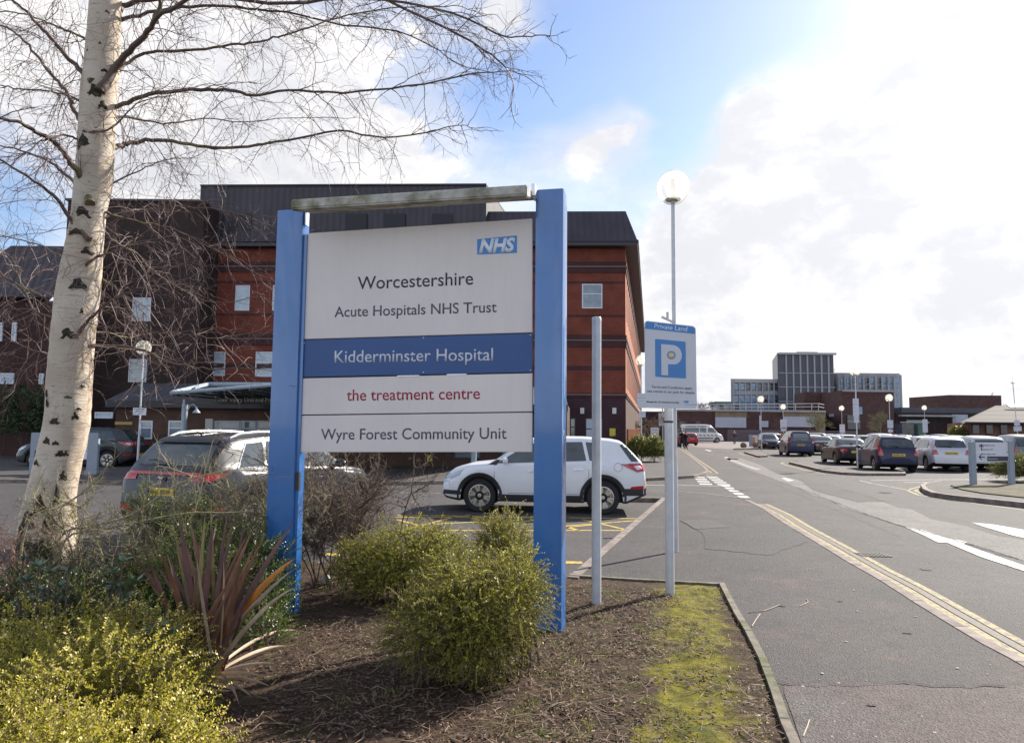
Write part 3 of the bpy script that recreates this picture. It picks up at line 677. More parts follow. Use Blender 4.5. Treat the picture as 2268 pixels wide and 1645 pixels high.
P = [spt(*q) for q in [(1057, 530), (1145, 521.5), (1145, 560), (1057, 564)]]
part('logo_plate', MB().prism([p + NF * .0005 for p in P], NF * .002), mat('logo_blue', (.04, .20, .55), .4), sign)
a, b = spt(1061, 559.5), spt(1141, 556); u = (b - a).normalized(); up = NF.cross(u); up = up if up.z > 0 else -up
text('logo_lettering', 'NHS', mat('logo_white', (.75, .78, .85), .4), sign, a, u, up, width=(b - a).length, height=.118, bold=.045, align='l', lift=.004, shear=.22)
for q in [(673, 757), (938, 748), (1175, 742), (669, 831), (938, 824.5), (1175, 820), (674, 760), (668, 842), (664, 923), (665, 838)]:
    part('rivet', MB().lathe([(.006, 0), (.006, .003), (.003, .005)], spt(*q), 8, NF), M_alu, sign)
for (q, w) in [((880, 832.5), 70), ((990, 829.5), 62)]:
    part('clip', MB().prism([spt(q[0], q[1] - 1) + NF * .002, spt(q[0] + w * .7, q[1] - 2) + NF * .002, spt(q[0] + w * .7, q[1] + .4) + NF * .002, spt(q[0], q[1] + 1.4) + NF * .002], NF * .003), M_alu, sign)
def post(pxl, pxr, pyt, base_px, depth, fwd):
    Y = YR if pxl > 900 else YL
    # intersect pixel column with plane shifted forward
    def fp(px, py):
        d = dirp(px, py); t = ((aR + NF * fwd) - CAM).dot(NF) / d.dot(NF); return CAM + d * t
    a, b = fp(pxl, 954), fp(pxr, 954); zt = fp((pxl + pxr) / 2, pyt).z
    poly = []
    rr = .02; D = depth
    w = (b - a).length
    prof = [(0, 0), (w - rr, 0), (w - rr * .3, rr * .3), (w, rr), (w, D - rr), (w - rr, D), (rr, D), (0, D - rr)]
    z0 = .0
    pts = [Vector((a.x, a.y, z0)) + U * s - NF * t for s, t in prof]
    part('post', MB().prism(pts, (0, 0, zt - z0)), M_blue, sign, smooth=35)
    return a, b, zt
pr = post(1183, 1246, 419, 0, .25, .045)
pl = post(597, 655, 465.5, 0, .14, .045)
part('inner_channel', MB().obb(pl[1] - NF * .03 - Vector((0, 0, pl[1].z - .12)), U * .03, -NF * .09, (0, 0, pl[2] - .35)), M_blue, sign)
# light canopy over the panels
cz0 = spt(1181, 459).z
def shelf():
    uL = spt(688, 470); uR = spt(1184, 470); uL.z = uR.z = 0
    q = [(-.02, .085), (.34, .0), (.355, .015), (.355, .085), (.335, .10), (-.02, .13)]
    def z0(t): return cz0 - .005
    poly = [uL + NF * t + Z * (spt(690, 487).z - .02 + z) for t, z in q]
    M = mat('weathered_canopy', (.42, .40, .36), .8, var=.35, vscale=9, bump=.002, bscale=50, col2=(.15, .14, .07), cscale=5.5, cpos=(.44, .66))
    mb = MB(); v = uR - uL + Z * (cz0 - spt(690, 487).z + .0)
    mb.prism(poly, v); part('canopy', mb, M, sign, bevel=.008)
    part('canopy_bracket', MB().obb(uR + NF * .0 + Z * (cz0 + .05), U * .03, NF * .16, Z * .10), M_alu, sign)
    part('canopy_bracket', MB().obb(spt(679, 500) - NF * .02, U * .012, NF * .05, Z * .20), M_alu, sign)
shelf()
part('lock', MB().obb(pl[1] - NF * .02 + Z * (spt(655, 1085).z - pl[1].z), U * .034, -NF * .03, Z * .16), M_dark, sign)
bx = gr(1199, 1318, .12); 
jb = thing('junction_box', 'small grey-green wire box mounted low behind the right blue post', 'junction box', (bx.x - .02, YR + .05, .14))
part('box', MB().box((0, 0, .16), (.09, .07, .26)), mat('box_green', (.20, .26, .25), .6), jb, world=False, bevel=.006)
for i in range(9): part('rib', MB().box((0, -.04, .05 + i * .026), (.088, .008, .008)), mat('box_green', (.20, .26, .25), .6), jb, world=False)

# grey post without a sign
g0 = gr(1321, 1338, .12)
gp = thing('grey_post', 'plain round grey post with a capped top and no sign, right of the big sign', 'post', (g0.x, g0.y, .05))
gz = at(1321, 704, g0.y).z; gr_ = 10.3 / 1580 * g0.y
part('shaft', MB().lathe([(gr_, 0), (gr_, gz - .05)], (0, 0, 0), 20), M_galv, gp, world=False, smooth=40)
part('cap', MB().lathe([(gr_ * 1.04, gz - .085), (gr_ * 1.04, gz - .055), (gr_ * .9, gz - .043), (gr_ * .3, gz - .038)], (0, 0, 0), 20), M_galv, gp, world=False, smooth=40)

# private land sign
q0 = gr(1484, 1316, .12); Yp = q0.y
ps = thing('parking_sign', 'white Private Land parking sign with blue P on a grey pole', 'sign', (q0.x, q0.y, .05))
pr_ = 9.6 / 1580 * Yp
part('pole', MB().lathe([(pr_, 0), (pr_, at(1481, 790, Yp).z - .05)], (0, 0, 0), 20), M_galv, ps, world=False, smooth=40)
part('band', MB().lathe([(pr_ * 1.06, at(1482, 936, Yp).z - .05), (pr_ * 1.06, at(1482, 936, Yp).z - .03)], (0, 0, 0), 20), M_dark, ps, world=False)
Yp2 = Yp - .09
A_, B_, C_, D_ = at(1427.5, 709.5, Yp2), at(1541, 722.5, Yp2 - .10), at(1543.5, 905.5, Yp2 - .10), at(1428.5, 903, Yp2)
# true rectangle fitted to the seen corners (slightly out of level)
cu = ((B_ - A_).normalized() + (C_ - D_).normalized()).normalized(); w_ = ((B_ - A_).length + (C_ - D_).length) / 2
cv = ((A_ - D_) + (B_ - C_)); cv = (cv - cu * cv.dot(cu)).normalized(); h_ = ((A_ - D_).length + (B_ - C_).length) / 2
cen = (A_ + B_ + C_ + D_) / 4; pn = cu.cross(cv).normalized()
if pn.y > 0: pn = -pn
def pp_(u, v): return A_.lerp(B_, u).lerp(D_.lerp(C_, u), 1 - v)     # u right, v up in 0..1
def rr_poly(u0, v0, u1, v1, r, n=5, tl=1, tr=1, br=1, bl=1):
    a = w_; b = h_; P = []
    for (cx, cy, s, on) in ((u1, v1, 0, tr), (u0, v1, 90, tl), (u0, v0, 180, bl), (u1, v0, 270, br)):
        if not on: P.append((cx, cy)); continue
        ccx = cx - r / a if cx == u1 else cx + r / a; ccy = cy - r / b if cy == v1 else cy + r / b
        for i in range(n + 1):
            t = radians(s + 90 * i / n); P.append((ccx + r / a * cos(t), ccy + r / b * sin(t)))
    return [pp_(*p) for p in P]
M_pw = mat('sign_white', (.60, .61, .66), .45, var=.05, vscale=4); M_pb = mat('sign_blue', (.06, .22, .52), .45)
part('panel', MB().prism([p - pn * .004 for p in rr_poly(0, 0, 1, 1, .035)], pn * .004), M_pw, ps)
part('blue_header', MB().prism([p + pn * .0006 for p in rr_poly(.012, .905, .985, .99, .03, bl=0, br=0)], pn * .001), M_pb, ps)
part('blue_square', MB().prism([p + pn * .0006 for p in rr_poly(.205, .36, .80, .80, .012)], pn * .001), M_pb, ps)
def ptext(s, m, u0, u1, v, bold=0, name='lettering', lift=.002, height=None):
    a, b = pp_(u0, v), pp_(u1, v); u = (b - a).normalized(); up = pn.cross(u); up = up if up.z > 0 else -up
    # lettering baseline must face the camera
    text(name, s, m, ps, a, u, up, width=(b - a).length, bold=bold, align='l', lift=lift, thick=.001, height=height)
ptext('Private Land', mat('header_white', (.7, .74, .85), .5), .19, .83, .925, .008)
ptext('Terms and Conditions apply;', M_ink, .13, .92, .232, .004)
ptext('see notices in car park for details.', M_ink, .05, .965, .180, .004)
ptext('Managed By: Car Parking Partnership', M_ink, .03, .66, .063, .02)
ptext('CPP', M_pb, .745, .845, .070, .05)
ptext('Car Parking Partnership', M_pb, .77, .985, .045, .0)
# the big P as a stroke
pgeo = [(.325, .385), (.325, .745), (.60, .745)]
for i in range(13):
    t = radians(90 - 180 * i / 12); pgeo.append((.56 + .165 * cos(t), .631 + .114 * sin(t)))
pgeo += [(.455, .517), (.455, .385)]
part('letter_p', MB().prism([pp_(*p) + pn * .0018 for p in pgeo], pn * .001), M_pw, ps)
def disc(u, v, r, m, lift, n=24, name='emblem'):
    c = pp_(u, v); return part(name, MB().prism([c + cu * r * cos(2 * pi * i / n) + cv * r * sin(2 * pi * i / n) + pn * lift for i in range(n)], pn * .001), m, ps)
disc(.52, .625, w_ * .085, M_pb, .003); disc(.52, .625, w_ * .058, mat('emblem_gold', (.62, .45, .10), .5), .0042)
for i in range(14):
    c = pp_(.52, .625) + (cu * cos(2 * pi * i / 14) + cv * sin(2 * pi * i / 14)) * w_ * .073
    part('emblem_dot', MB().prism([c + pn * .0042 + cu * .0025 * cos(k * pi / 3) + cv * .0025 * sin(k * pi / 3) for k in range(6)], pn * .001), mat('emblem_white', (.7, .7, .75), .5), ps)
ptext('CPP', mat('emblem_white', (.7, .7, .75), .5), .475, .565, .615, .06, lift=.0058)
for v in (.25, .8): part('clip', MB().obb(pp_(.47, v) - pn * .004, cu * .05, -pn * .09, cv * .03), M_alu, ps)

# ---------------------------------------------------------------- globe lamp posts
M_globe = bpy.data.materials.new('globe_glass'); M_globe.use_nodes = True
t = M_globe.node_tree; b = t.nodes['Principled BSDF']; b.inputs['Base Color'].default_value = (.9, .88, .80, 1); b.inputs['Roughness'].default_value = .12
tr = t.nodes.new('ShaderNodeBsdfTransparent'); tl = t.nodes.new('ShaderNodeBsdfTranslucent'); tl.inputs[0].default_value = (.95, .92, .82, 1)
m1 = t.nodes.new('ShaderNodeMixShader'); m1.inputs[0].default_value = .34; t.links.new(tr.outputs[0], m1.inputs[1]); t.links.new(tl.outputs[0], m1.inputs[2])
m2 = t.nodes.new('ShaderNodeMixShader'); lw = t.nodes.new('ShaderNodeLayerWeight'); lw.inputs[0].default_value = .10
t.links.new(lw.outputs['Facing'], m2.inputs[0]); t.links.new(m1.outputs[0], m2.inputs[1]); t.links.new(b.outputs[0], m2.inputs[2]); t.links.new(m2.outputs[0], t.nodes['Material Output'].inputs[0])
def lamp(base, gz, gr_, label, rp=.03, rb=.045, split=1.2, lean=(0, 0)):
    """base: world point; gz: height of the globe centre above base"""
    o = thing('lamp_post', label, 'lamp post', base, 0, 'globe lamp posts of the hospital grounds')
    o.rotation_euler = (lean[0], lean[1], 0)
    zt = gz - gr_ * .80
    part('pole', MB().lathe([(rb, -.1), (rb, split), (rb * .95, split + .03), (rp, split + .14), (rp, zt)], (0, 0, 0), 12), M_galv, o, world=False, smooth=40)
    part('collar', MB().lathe([(rp, zt - .02), (gr_ * .45, zt), (gr_ * .47, zt + gr_ * .06), (gr_ * .38, zt + gr_ * .12)], (0, 0, 0), 16), M_dark, o, world=False, smooth=40)
    part('globe', MB().sphere((0, 0, gz), gr_, 24, 16, (1, 1, 1.06)), M_globe, o, world=False, smooth=60)
    part('bulb', MB().lathe([(gr_ * .13, zt + gr_ * .1), (gr_ * .15, zt + gr_ * .35), (gr_ * .08, zt + gr_ * .45), (gr_ * .17, zt + gr_ * .75), (gr_ * .15, zt + gr_ * 1.25), (gr_ * .05, zt + gr_ * 1.35)], (0, 0, 0), 10), mat('bulb_white', (.65, .65, .62), .4), o, world=False, smooth=50)
    return o
def plate(o, zc, w, h, lines, yf=-.06, m=None, x=0.0, name='notice_plate', ink=None):
    """notice plate on a post, facing the camera, with lines of small writing"""
    p = part(name, MB().box((x, yf, zc), (w, .006, h)), m or M_pw, o, world=False)
    part('fixing', MB().box((x * .5, yf / 2, zc), (.04 + abs(x) * .5, abs(yf), .03)), M_galv, o, world=False)
    n = len(lines)
    for i, (s, k) in enumerate(lines):
        me = text('lettering', s, ink or M_ink2, p, (x, yf - .003, zc + h * (.5 - (i + .85) / (n + .25))), (1, 0, 0), (0, 0, 1), width=w * k, lift=.001)
        # authored in the lamp's frame, so undo the world transform
    return p
_lm = link_mesh
def lamp_px(bx_, by_, gx, gy, grp, label, **k):
    b = gr(bx_, by_, k.pop('z', 0)); g = at(gx, gy, b.y); return lamp(b, g.z - b.z, grp / 1580 * b.y, label, **k)
lb = gr(1497, 1221, PZ); lg = at(1484, 415, lb.y)
lp = lamp(lb, lg.z - lb.z, 37.5 / 1580 * lb.y, 'tall clear globe lamp post rising behind the Private Land sign', rp=.027, rb=.033, split=(at(1495, 1045, lb.y).z - lb.z))
cmz = at(1473, 708, lb.y).z - lb.z
part('camera_arm', MB().obb((-.02, -.03, cmz - .05), (-.16, 0, .075), (0, .03, 0), (.01, 0, .025)), M_galv, lp, world=False)
part('aerial', MB().box((-.095, -.02, cmz + .06), (.03, .02, .09)), M_galv, lp, world=False)
lt = (('Terms', .3), ('Pay & Display', .85), ('Parking in marked bays only', .8), ('Charges apply at all times', .8), ('See tariff board', .5))
# notice plates are authored in local coordinates: text() places world coordinates relative to its parent
def local_text(o, s, x, y, z, width, m, facing=(1, 0, 0)):
    Mw = wmat(o); rot = Mw.to_3x3()
    return text('lettering', s, m, o, Mw @ Vector((x, y, z)), rot @ Vector((1, 0, 0)), rot @ Vector((0, 0, 1)), width=width, lift=.0015, thick=.001)
def plate(o, zc, w, h, lines=(), yf=-.06, m=None, x=0.0, name='notice_plate', ink=None):
    p = part(name, MB().box((x, yf, zc), (w, .008, h)), m or M_pw, o, world=False)
    part('fixing', MB().box((x * .5, yf * .5, zc), (.05 + abs(x), abs(yf) - .012, .03)), M_galv, o, world=False)
    n = len(lines)
    for i, (s, k) in enumerate(lines):
        local_text(p, s, x - w * k / 2 + w * k / 2, yf - .004, zc + h * (.5 - (i + .85) / (n + .3)), w * k, ink or M_ink2)
    return p
PD = [('Pay & Display', .8), ('Parking', .45), ('ONLY', .3)]
BIG = [('Parking Notice', .6), ('Pay & Display', .9), ('Charges apply at all times', .8), ('Park within marked bays', .8), ('See tariff board for details', .8)]
l1 = lamp_px(304, 1043, 313, 770, 16, 'globe lamp post with a Pay and Display notice beside the dark estate car at left')
zz = lambda o, px, py: at(px, py, o.location.y).z - o.location.z
plate(l1, zz(l1, 309, 911), .5, .28, PD)
l2 = lamp_px(1421, 1022, 1416, 798, 12, 'globe lamp post with two white notices between brick wing and Private Land sign', z=PZ)
plate(l2, zz(l2, 1419, 887), .50, .76, BIG, x=.03); plate(l2, zz(l2, 1420, 917.5), .34, .31, PD, yf=-.05, x=.04)
l3 = lamp_px(1900, 1037, 1892, 819, 12.5, 'tallest lamp post of the car park, standing between black saloon and dark blue people carrier')
plate(l3, zz(l3, 1893, 902), .29, .86, BIG, x=-.04); plate(l3, zz(l3, 1895, 929), .23, .3, PD, x=-.04)
l4 = lamp_px(1687, 998, 1685, 884, 7.2, 'globe lamp post in front of the low brick building, left of the dark blue van')
plate(l4, zz(l4, 1684, 936), .12, 1.3, x=-.12)
l5 = lamp_px(1736, 985, 1732, 901, 6, 'short distant lamp post before the white shuttered opening, two notices on it')
plate(l5, zz(l5, 1734, 939), .85, 1.2, BIG[:2]); plate(l5, zz(l5, 1734, 951), .7, .42)
l6 = lamp_px(1866, 982, 1863, 904, 5.6, 'small distant lamp post beside the glazed entrance with one tilted notice')
plate(l6, zz(l6, 1865, 949), .8, 1.3, PD)
l7 = lamp_px(1973, 1001, 1970, 881, 8, 'lamp post before the plain brick block carrying two blue-white notices')
plate(l7, zz(l7, 1973, 939), .52, .70, BIG[:3]); plate(l7, zz(l7, 1973, 954), .44, .25)
l8 = lamp_px(2050, 985, 2046.5, 903, 5.2, 'lamp post in front of the long flat-roofed building with glass panels')
plate(l8, zz(l8, 2048, 943), .75, 1.9, BIG)
l9 = lamp_px(2258, 1010, 2245, 839, 10.5, 'lamp post at the right edge by the bungalow with two stacked notices', lean=(0, -.045))
plate(l9, zz(l9, 2256, 936), .45, .42, BIG[:3]); plate(l9, zz(l9, 2254, 949), .62, .38, BIG[1:3], yf=-.07)
# far plain notices
n1 = thing('notice_board', 'small white notice on a thin post in the hedge by the brick wing', 'notice', gr(1450, 1012, PZ))
part('post', MB().tube([(0, 0, 0), (0, 0, 1.1)], .03, 8), M_galv, n1, world=False); plate(n1, zz(n1, 1449, 959), .5, .70, [('Hospital', .6), ('Staff Parking', .85), ('Permit Only', .8)])
n2 = thing('notice_board', 'white notice high on a post left of the minibus', 'notice', gr(1468, 988))
part('post', MB().tube([(0, 0, 0), (0, 0, 5.0)], .06, 8), M_galv, n2, world=False); plate(n2, zz(n2, 1466, 929), .9, 1.4, [('NO', .4), ('ENTRY', .6)])

# ---------------------------------------------------------------- low direction signs
M_pgrey = mat('pale_grey_post', (.27, .31, .36), .5, var=.05); M_pface = mat('pale_sign_face', (.62, .62, .68), .5, var=.04)
def arrow(p, cx, cz, L_, ang, y, m):
    mb = MB(); c, s = cos(ang), sin(ang); w = L_ * .07
    def T(x, z): return (cx + x * c - z * s, y, cz + x * s + z * c)
    for poly in ([(-.5, -.07), (.42, -.07), (.42, .07), (-.5, .07)], [(.5, 0), (.1, .4), (.0, .3), (.3, 0)], [(.5, 0), (.3, 0), (.0, -.3), (.1, -.4)]):
        mb.prism([T(x * L_, z * L_) for x, z in poly], (0, -.004, 0))
    part('arrow', mb, m, p, world=False)
a, b = gr(2156, 1076, .1), gr(2241, 1075, .1)
ds = thing('direction_sign', 'low grey direction sign with two arrows on the planted island at right', 'sign', a, atan2(b.y - a.y, b.x - a.x))
wd = (b - a).length; zt = at(2156, 979, a.y).z - .1; pw = 15 / 1580 * a.y
part('post', MB().box((0, 0, zt / 2), (pw, .10, zt + .02)), M_pgrey, ds, world=False, bevel=.01)
part('post', MB().box((wd, 0, zt / 2 + .02), (pw, .10, zt + .06)), M_pgrey, ds, world=False, bevel=.01)
zb = at(2200, 1023, a.y).z - .1; zm = at(2200, 1001.5, a.y).z - .1
x0, x1 = pw / 2, wd - pw / 2
up_ = part('upper_panel', MB().box(((x0 + x1) / 2, 0, (zm + zt) / 2 + .005), (x1 - x0, .04, zt - zm - .02)), M_pface, ds, world=False)
lo_ = part('lower_panel', MB().box(((x0 + x1) / 2, 0, (zm + zb) / 2), (x1 - x0, .04, zm - zb - .01)), M_pface, ds, world=False)
arrow(up_, x0 + .24, (zm + zt) / 2, .22, pi / 2, -.021, M_ink); arrow(lo_, x0 + .24, (zm + zb) / 2, .24, pi, -.021, M_ink)
local_text(up_, 'the treatment centre', x0 + .46, -.022, (zm + zt) / 2 + .04, .62, M_ink2).location = (0.0, 0, 0)
local_text(up_, 'Reception and', x0 + .46, -.022, (zm + zt) / 2 - .09, .42, M_ink2)
part('black_label', MB().box((x0 + .86, -.021, zb + .10), (.82, .006, .15)), M_ink, ds, world=False)
local_text(lo_, 'Minor Injury Unit', x0 + .5, -.022, (zm + zb) / 2 + .07, .55, M_ink2)
local_text(ds, 'All other Departments', x0 + .52, -.027, zb + .075, .66, M_lt)
# left one, half behind the birch
a, b = gr(78, 1050, PZ), gr(204, 1050, PZ)
dl = thing('direction_sign', 'white direction sign with arrows pointing right, half hidden by the birch trunk', 'sign', a, atan2(b.y - a.y, b.x - a.x))
wd = (b - a).length; zt = at(190, 959, a.y).z - PZ; pw = 22 / 1580 * a.y
for x in (0, wd): part('post', MB().box((x, 0, zt / 2), (pw, .16, zt)), M_pgrey, dl, world=False, bevel=.01)
z0_ = at(190, 1018, a.y).z - PZ
for i in range(3):
    h = (zt - z0_) / 3; p = part('panel', MB().box((wd / 2, 0, zt - h * (i + .5)), (wd - pw, .05, h - .015)), mat('white_sign_face', (.74, .74, .80), .5), dl, world=False)
    if i < 2: arrow(p, wd - pw / 2 - .26, zt - h * (i + .5), .26, 0, -.027, M_ink)
# far board with orange patch
a, b = gr(1665, 988), gr(1695, 988)
fs = thing('information_board', 'low white board with an orange patch among the stone balls', 'sign', a)
zt = at(1680, 962.5, a.y).z; wd = (b - a).length
part('post', MB().box((-.1, 0, zt / 2), (.35, .2, zt)), M_pgrey, fs, world=False); part('post', MB().box((wd + .1, .02, zt / 2), (.25, .2, zt)), M_pgrey, fs, world=False)
part('panel', MB().box((wd / 2, 0, zt * .63), (wd - .15, .08, zt * .66)), M_pface, fs, world=False)
part('orange_patch', MB().box((.22, -.05, zt * .55), (.34, .02, zt * .48)), mat('orange_patch', (.65, .25, .03), .6), fs, world=False)
for i in range(5): part('lettering', MB().box((wd * .55, -.045, zt * (.9 - i * .12)), (wd * .5, .01, .04)), M_ink2, fs, world=False)
# stone balls
M_ball = mat('cast_stone', (.20, .17, .15), .9, var=.3, vscale=8, bump=.01, bscale=20)
lab = ['stone ball at the kerb left of the white board', 'stone ball half behind the post of the white board', 'stone ball behind the lamp post foot', 'stone ball in front of the silver off-roader']
for i, (px, py, r) in enumerate([(1647, 992, 7), (1673, 990, 6.5), (1685, 988, 6.5), (1710, 988, 6.5)]):
    g = gr(px, py); rr = r / 1580 * g.y
    o = part('stone_ball', MB().sphere((g.x, g.y, rr * .85), rr, 18, 12).lathe([(rr * .6, 0), (rr * .55, .08)], (g.x, g.y, 0), 14), M_ball, smooth=40); tag(o, lab[i], 'stone bollard', 'row of stone balls at the car park')
g = gr(986, 1030, PZ); rr = 15 / 1580 * g.y
tag(part('stone_ball', MB().sphere((g.x, g.y, rr * .5), rr, 20, 12), mat('pale_stone', (.36, .33, .31), .9, var=.3, vscale=10), smooth=40), 'pale stone ball beside the bonnet of the white off-roader, at the hospital wall', 'stone bollard')
g = gr(1484, 988, PZ); rr = 12 / 1580 * g.y
tag(part('stone_ball', MB().sphere((g.x, g.y, rr * .6), rr, 20, 12), mat('pale_stone', (.36, .33, .31), .9), smooth=40), 'pale stone ball at the pavement corner left of the walking pair', 'stone bollard')

# ---------------------------------------------------------------- hospital
def brick(name, c1, c2, mortar, sc=1.0, dirn=(1, 0), rough=.85, band=None):
    M = bpy.data.materials.new(name); M.use_nodes = True; t = M.node_tree; b = t.nodes['Principled BSDF']; b.inputs['Roughness'].default_value = rough; b.inputs['Specular IOR Level'].default_value = .25
    g = t.nodes.new('ShaderNodeNewGeometry'); s = t.nodes.new('ShaderNodeSeparateXYZ'); t.links.new(g.outputs['Position'], s.inputs[0])
    m1 = t.nodes.new('ShaderNodeMath'); m1.operation = 'MULTIPLY'; t.links.new(s.outputs[0], m1.inputs[0]); m1.inputs[1].default_value = dirn[0]
    m2 = t.nodes.new('ShaderNodeMath'); m2.operation = 'MULTIPLY_ADD'; t.links.new(s.outputs[1], m2.inputs[0]); m2.inputs[1].default_value = dirn[1]; t.links.new(m1.outputs[0], m2.inputs[2])
    cb = t.nodes.new('ShaderNodeCombineXYZ'); t.links.new(m2.outputs[0], cb.inputs[0]); t.links.new(s.outputs[2], cb.inputs[1])
    br = t.nodes.new('ShaderNodeTexBrick'); br.inputs['Scale'].default_value = 1; br.inputs['Brick Width'].default_value = .225 * sc; br.inputs['Row Height'].default_value = .075 * sc; br.inputs['Mortar Size'].default_value = .010 * sc
    br.inputs['Color1'].default_value = (*c1, 1); br.inputs['Color2'].default_value = (*c2, 1); br.inputs['Mortar'].default_value = (*mortar, 1); t.links.new(cb.outputs[0], br.inputs['Vector'])
    n = t.nodes.new('ShaderNodeTexNoise'); n.inputs['Scale'].default_value = 1.2; n.inputs['Detail'].default_value = 6; t.links.new(g.outputs['Position'], n.inputs['Vector'])
    mr = t.nodes.new('ShaderNodeMapRange'); mr.inputs[1].default_value = .3; mr.inputs[2].default_value = .7; mr.inputs[3].default_value = .8; mr.inputs[4].default_value = 1.2; t.links.new(n.outputs[0], mr.inputs[0])
    h = t.nodes.new('ShaderNodeHueSaturation'); t.links.new(br.outputs[0], h.inputs['Color']); t.links.new(mr.outputs[0], h.inputs['Value']); t.links.new(h.outputs[0], b.inputs['Base Color'])
    return M
B_red = brick('red_brick', (.205, .045, .026), (.165, .034, .021), (.13, .06, .045)); B_redSun = brick('red_brick_painted_sun', (.42, .125, .055), (.35, .10, .048), (.28, .15, .10), dirn=(0, 1))  # flank copy of the brick carries sunlight in its lighter colour
B_band = brick('dark_brick_band', (.075, .026, .026), (.06, .024, .026), (.055, .035, .035)); B_plinth = brick('plum_brick', (.06, .025, .032), (.05, .022, .03), (.065, .045, .05))
B_brown = brick('brown_brick', (.045, .026, .023), (.035, .021, .02), (.048, .035, .033)); B_porch = brick('porch_brick', (.095, .05, .034), (.075, .04, .028), (.08, .06, .05))
B_far = brick('far_brick', (.105, .05, .045), (.085, .042, .04), (.10, .07, .065)); B_buff = brick('buff_brick', (.26, .20, .13), (.22, .17, .11), (.25, .2, .15))
def ribbed(name, col, scale=5.5):
    M = bpy.data.materials.new(name); M.use_nodes = True; t = M.node_tree; b = t.nodes['Principled BSDF']; b.inputs['Roughness'].default_value = .55
    g = t.nodes.new('ShaderNodeNewGeometry'); w = t.nodes.new('ShaderNodeTexWave'); w.bands_direction = 'X'; w.inputs['Scale'].default_value = scale; w.inputs['Distortion'].default_value = .0; t.links.new(g.outputs['Position'], w.inputs['Vector'])
    n = t.nodes.new('ShaderNodeTexNoise'); n.inputs['Scale'].default_value = .8; n.inputs['Detail'].default_value = 6; t.links.new(g.outputs['Position'], n.inputs['Vector'])
    mr = t.nodes.new('ShaderNodeMapRange'); mr.inputs[3].default_value = .84; mr.inputs[4].default_value = 1.12; t.links.new(w.outputs['Fac'], mr.inputs[0])
    m2 = t.nodes.new('ShaderNodeMath'); m2.operation = 'MULTIPLY'; mr2 = t.nodes.new('ShaderNodeMapRange'); mr2.inputs[1].default_value = .3; mr2.inputs[2].default_value = .7; mr2.inputs[3].default_value = .75; mr2.inputs[4].default_value = 1.25; t.links.new(n.outputs[0], mr2.inputs[0])
    t.links.new(mr.outputs[0], m2.inputs[0]); t.links.new(mr2.outputs[0], m2.inputs[1])
    h = t.nodes.new('ShaderNodeHueSaturation'); h.inputs['Color'].default_value = (*col, 1); t.links.new(m2.outputs[0], h.inputs['Value']); t.links.new(h.outputs[0], b.inputs['Base Color'])
    bp = t.nodes.new('ShaderNodeBump'); bp.inputs['Distance'].default_value = .025; t.links.new(w.outputs['Fac'], bp.inputs['Height']); t.links.new(bp.outputs[0], b.inputs['Normal'])
    return M
M_rib = ribbed('ribbed_roof', (.036, .029, .039), .85); M_rib2 = ribbed('ribbed_porch_roof', (.05, .048, .055), .9)
M_glass = mat('window_glass', (.16, .20, .24), .05, spec=1.0, var=.4, vscale=1.5); M_wframe = mat('white_window_frame', (.62, .64, .70), .5)
M_blind = mat('pale_blind', (.40, .48, .55), .3, var=.15, vscale=3, spec=.9); M_louvre = mat('louvre', (.012, .011, .016), .6)
def facade(p0, p1):
    a, b = Vector(p0), Vector(p1); a.z = b.z = 0; u = (b - a).normalized(); n = Vector((u.y, -u.x, 0)); return a, u, n
def window(par, o, u, n, w, h, m=None, bars=1, fr=.06, proud=.03, vbar=False, frm=None):
    """o bottom-left corner; reveal, frame, pane"""
    frm = frm or M_wframe; o = Vector(o); mb = MB()
    mb.obb(o + n * proud - n * .08, u * w, n * .08, Z * fr); mb.obb(o + n * proud - n * .08 + Z * (h - fr), u * w, n * .08, Z * fr)
    mb.obb(o + n * proud - n * .08 + Z * fr, u * fr, n * .08, Z * (h - 2 * fr)); mb.obb(o + n * proud - n * .08 + u * (w - fr) + Z * fr, u * fr, n * .08, Z * (h - 2 * fr))
    for i in range(bars): mb.obb(o + n * (proud - .06) + u * fr + Z * (h * (i + 1.15) / (bars + 1)), u * (w - 2 * fr), n * .055, Z * fr * .8)
    if vbar: mb.obb(o + n * (proud - .06) + u * (w / 2 - fr / 2) + Z * fr, u * fr, n * .05, Z * (h - 2 * fr))
    f = part('window', mb, frm, par)
    part('pane', MB().obb(o + n * .005 + u * fr + Z * fr - n * .03, u * (w - 2 * fr), n * .03, Z * (h - 2 * fr)), m or M_glass, f)
    return f
hp = thing('hospital_building', 'four-storey red brick hospital with dark ribbed mansard roof behind the sign', 'building', (-3, 42, 0))
fc0 = at(430, 954, 41.0); fc1 = at(1386, 954, 40.0); a, u, n = facade(fc0, fc1); fW = (Vector((fc1.x, fc1.y, 0)) - a).length
def fpt(px, py, off=0.0):
    d = dirp(px, py); tt = ((a + n * off) - CAM).dot(n) / d.dot(n); return CAM + d * tt
ze = fpt(1300, 548).z; z1 = fpt(1330, 878).z
fdir = Vector((.197, 1, 0)).normalized(); fL = 56.0     # direction of the long flank
cr = a + u * fW; nS = Vector((fdir.y, -fdir.x, 0))
body = [a, cr, cr + fdir * fL, a + fdir * fL]
part('wall', MB().prism([p + Z * z1 for p in body[:2]] + [p + Z * z1 for p in body[2:]], Z * (ze - z1)), [B_red], hp)
part('plinth_wall', MB().prism([p for p in body], Z * z1), B_plinth, hp)
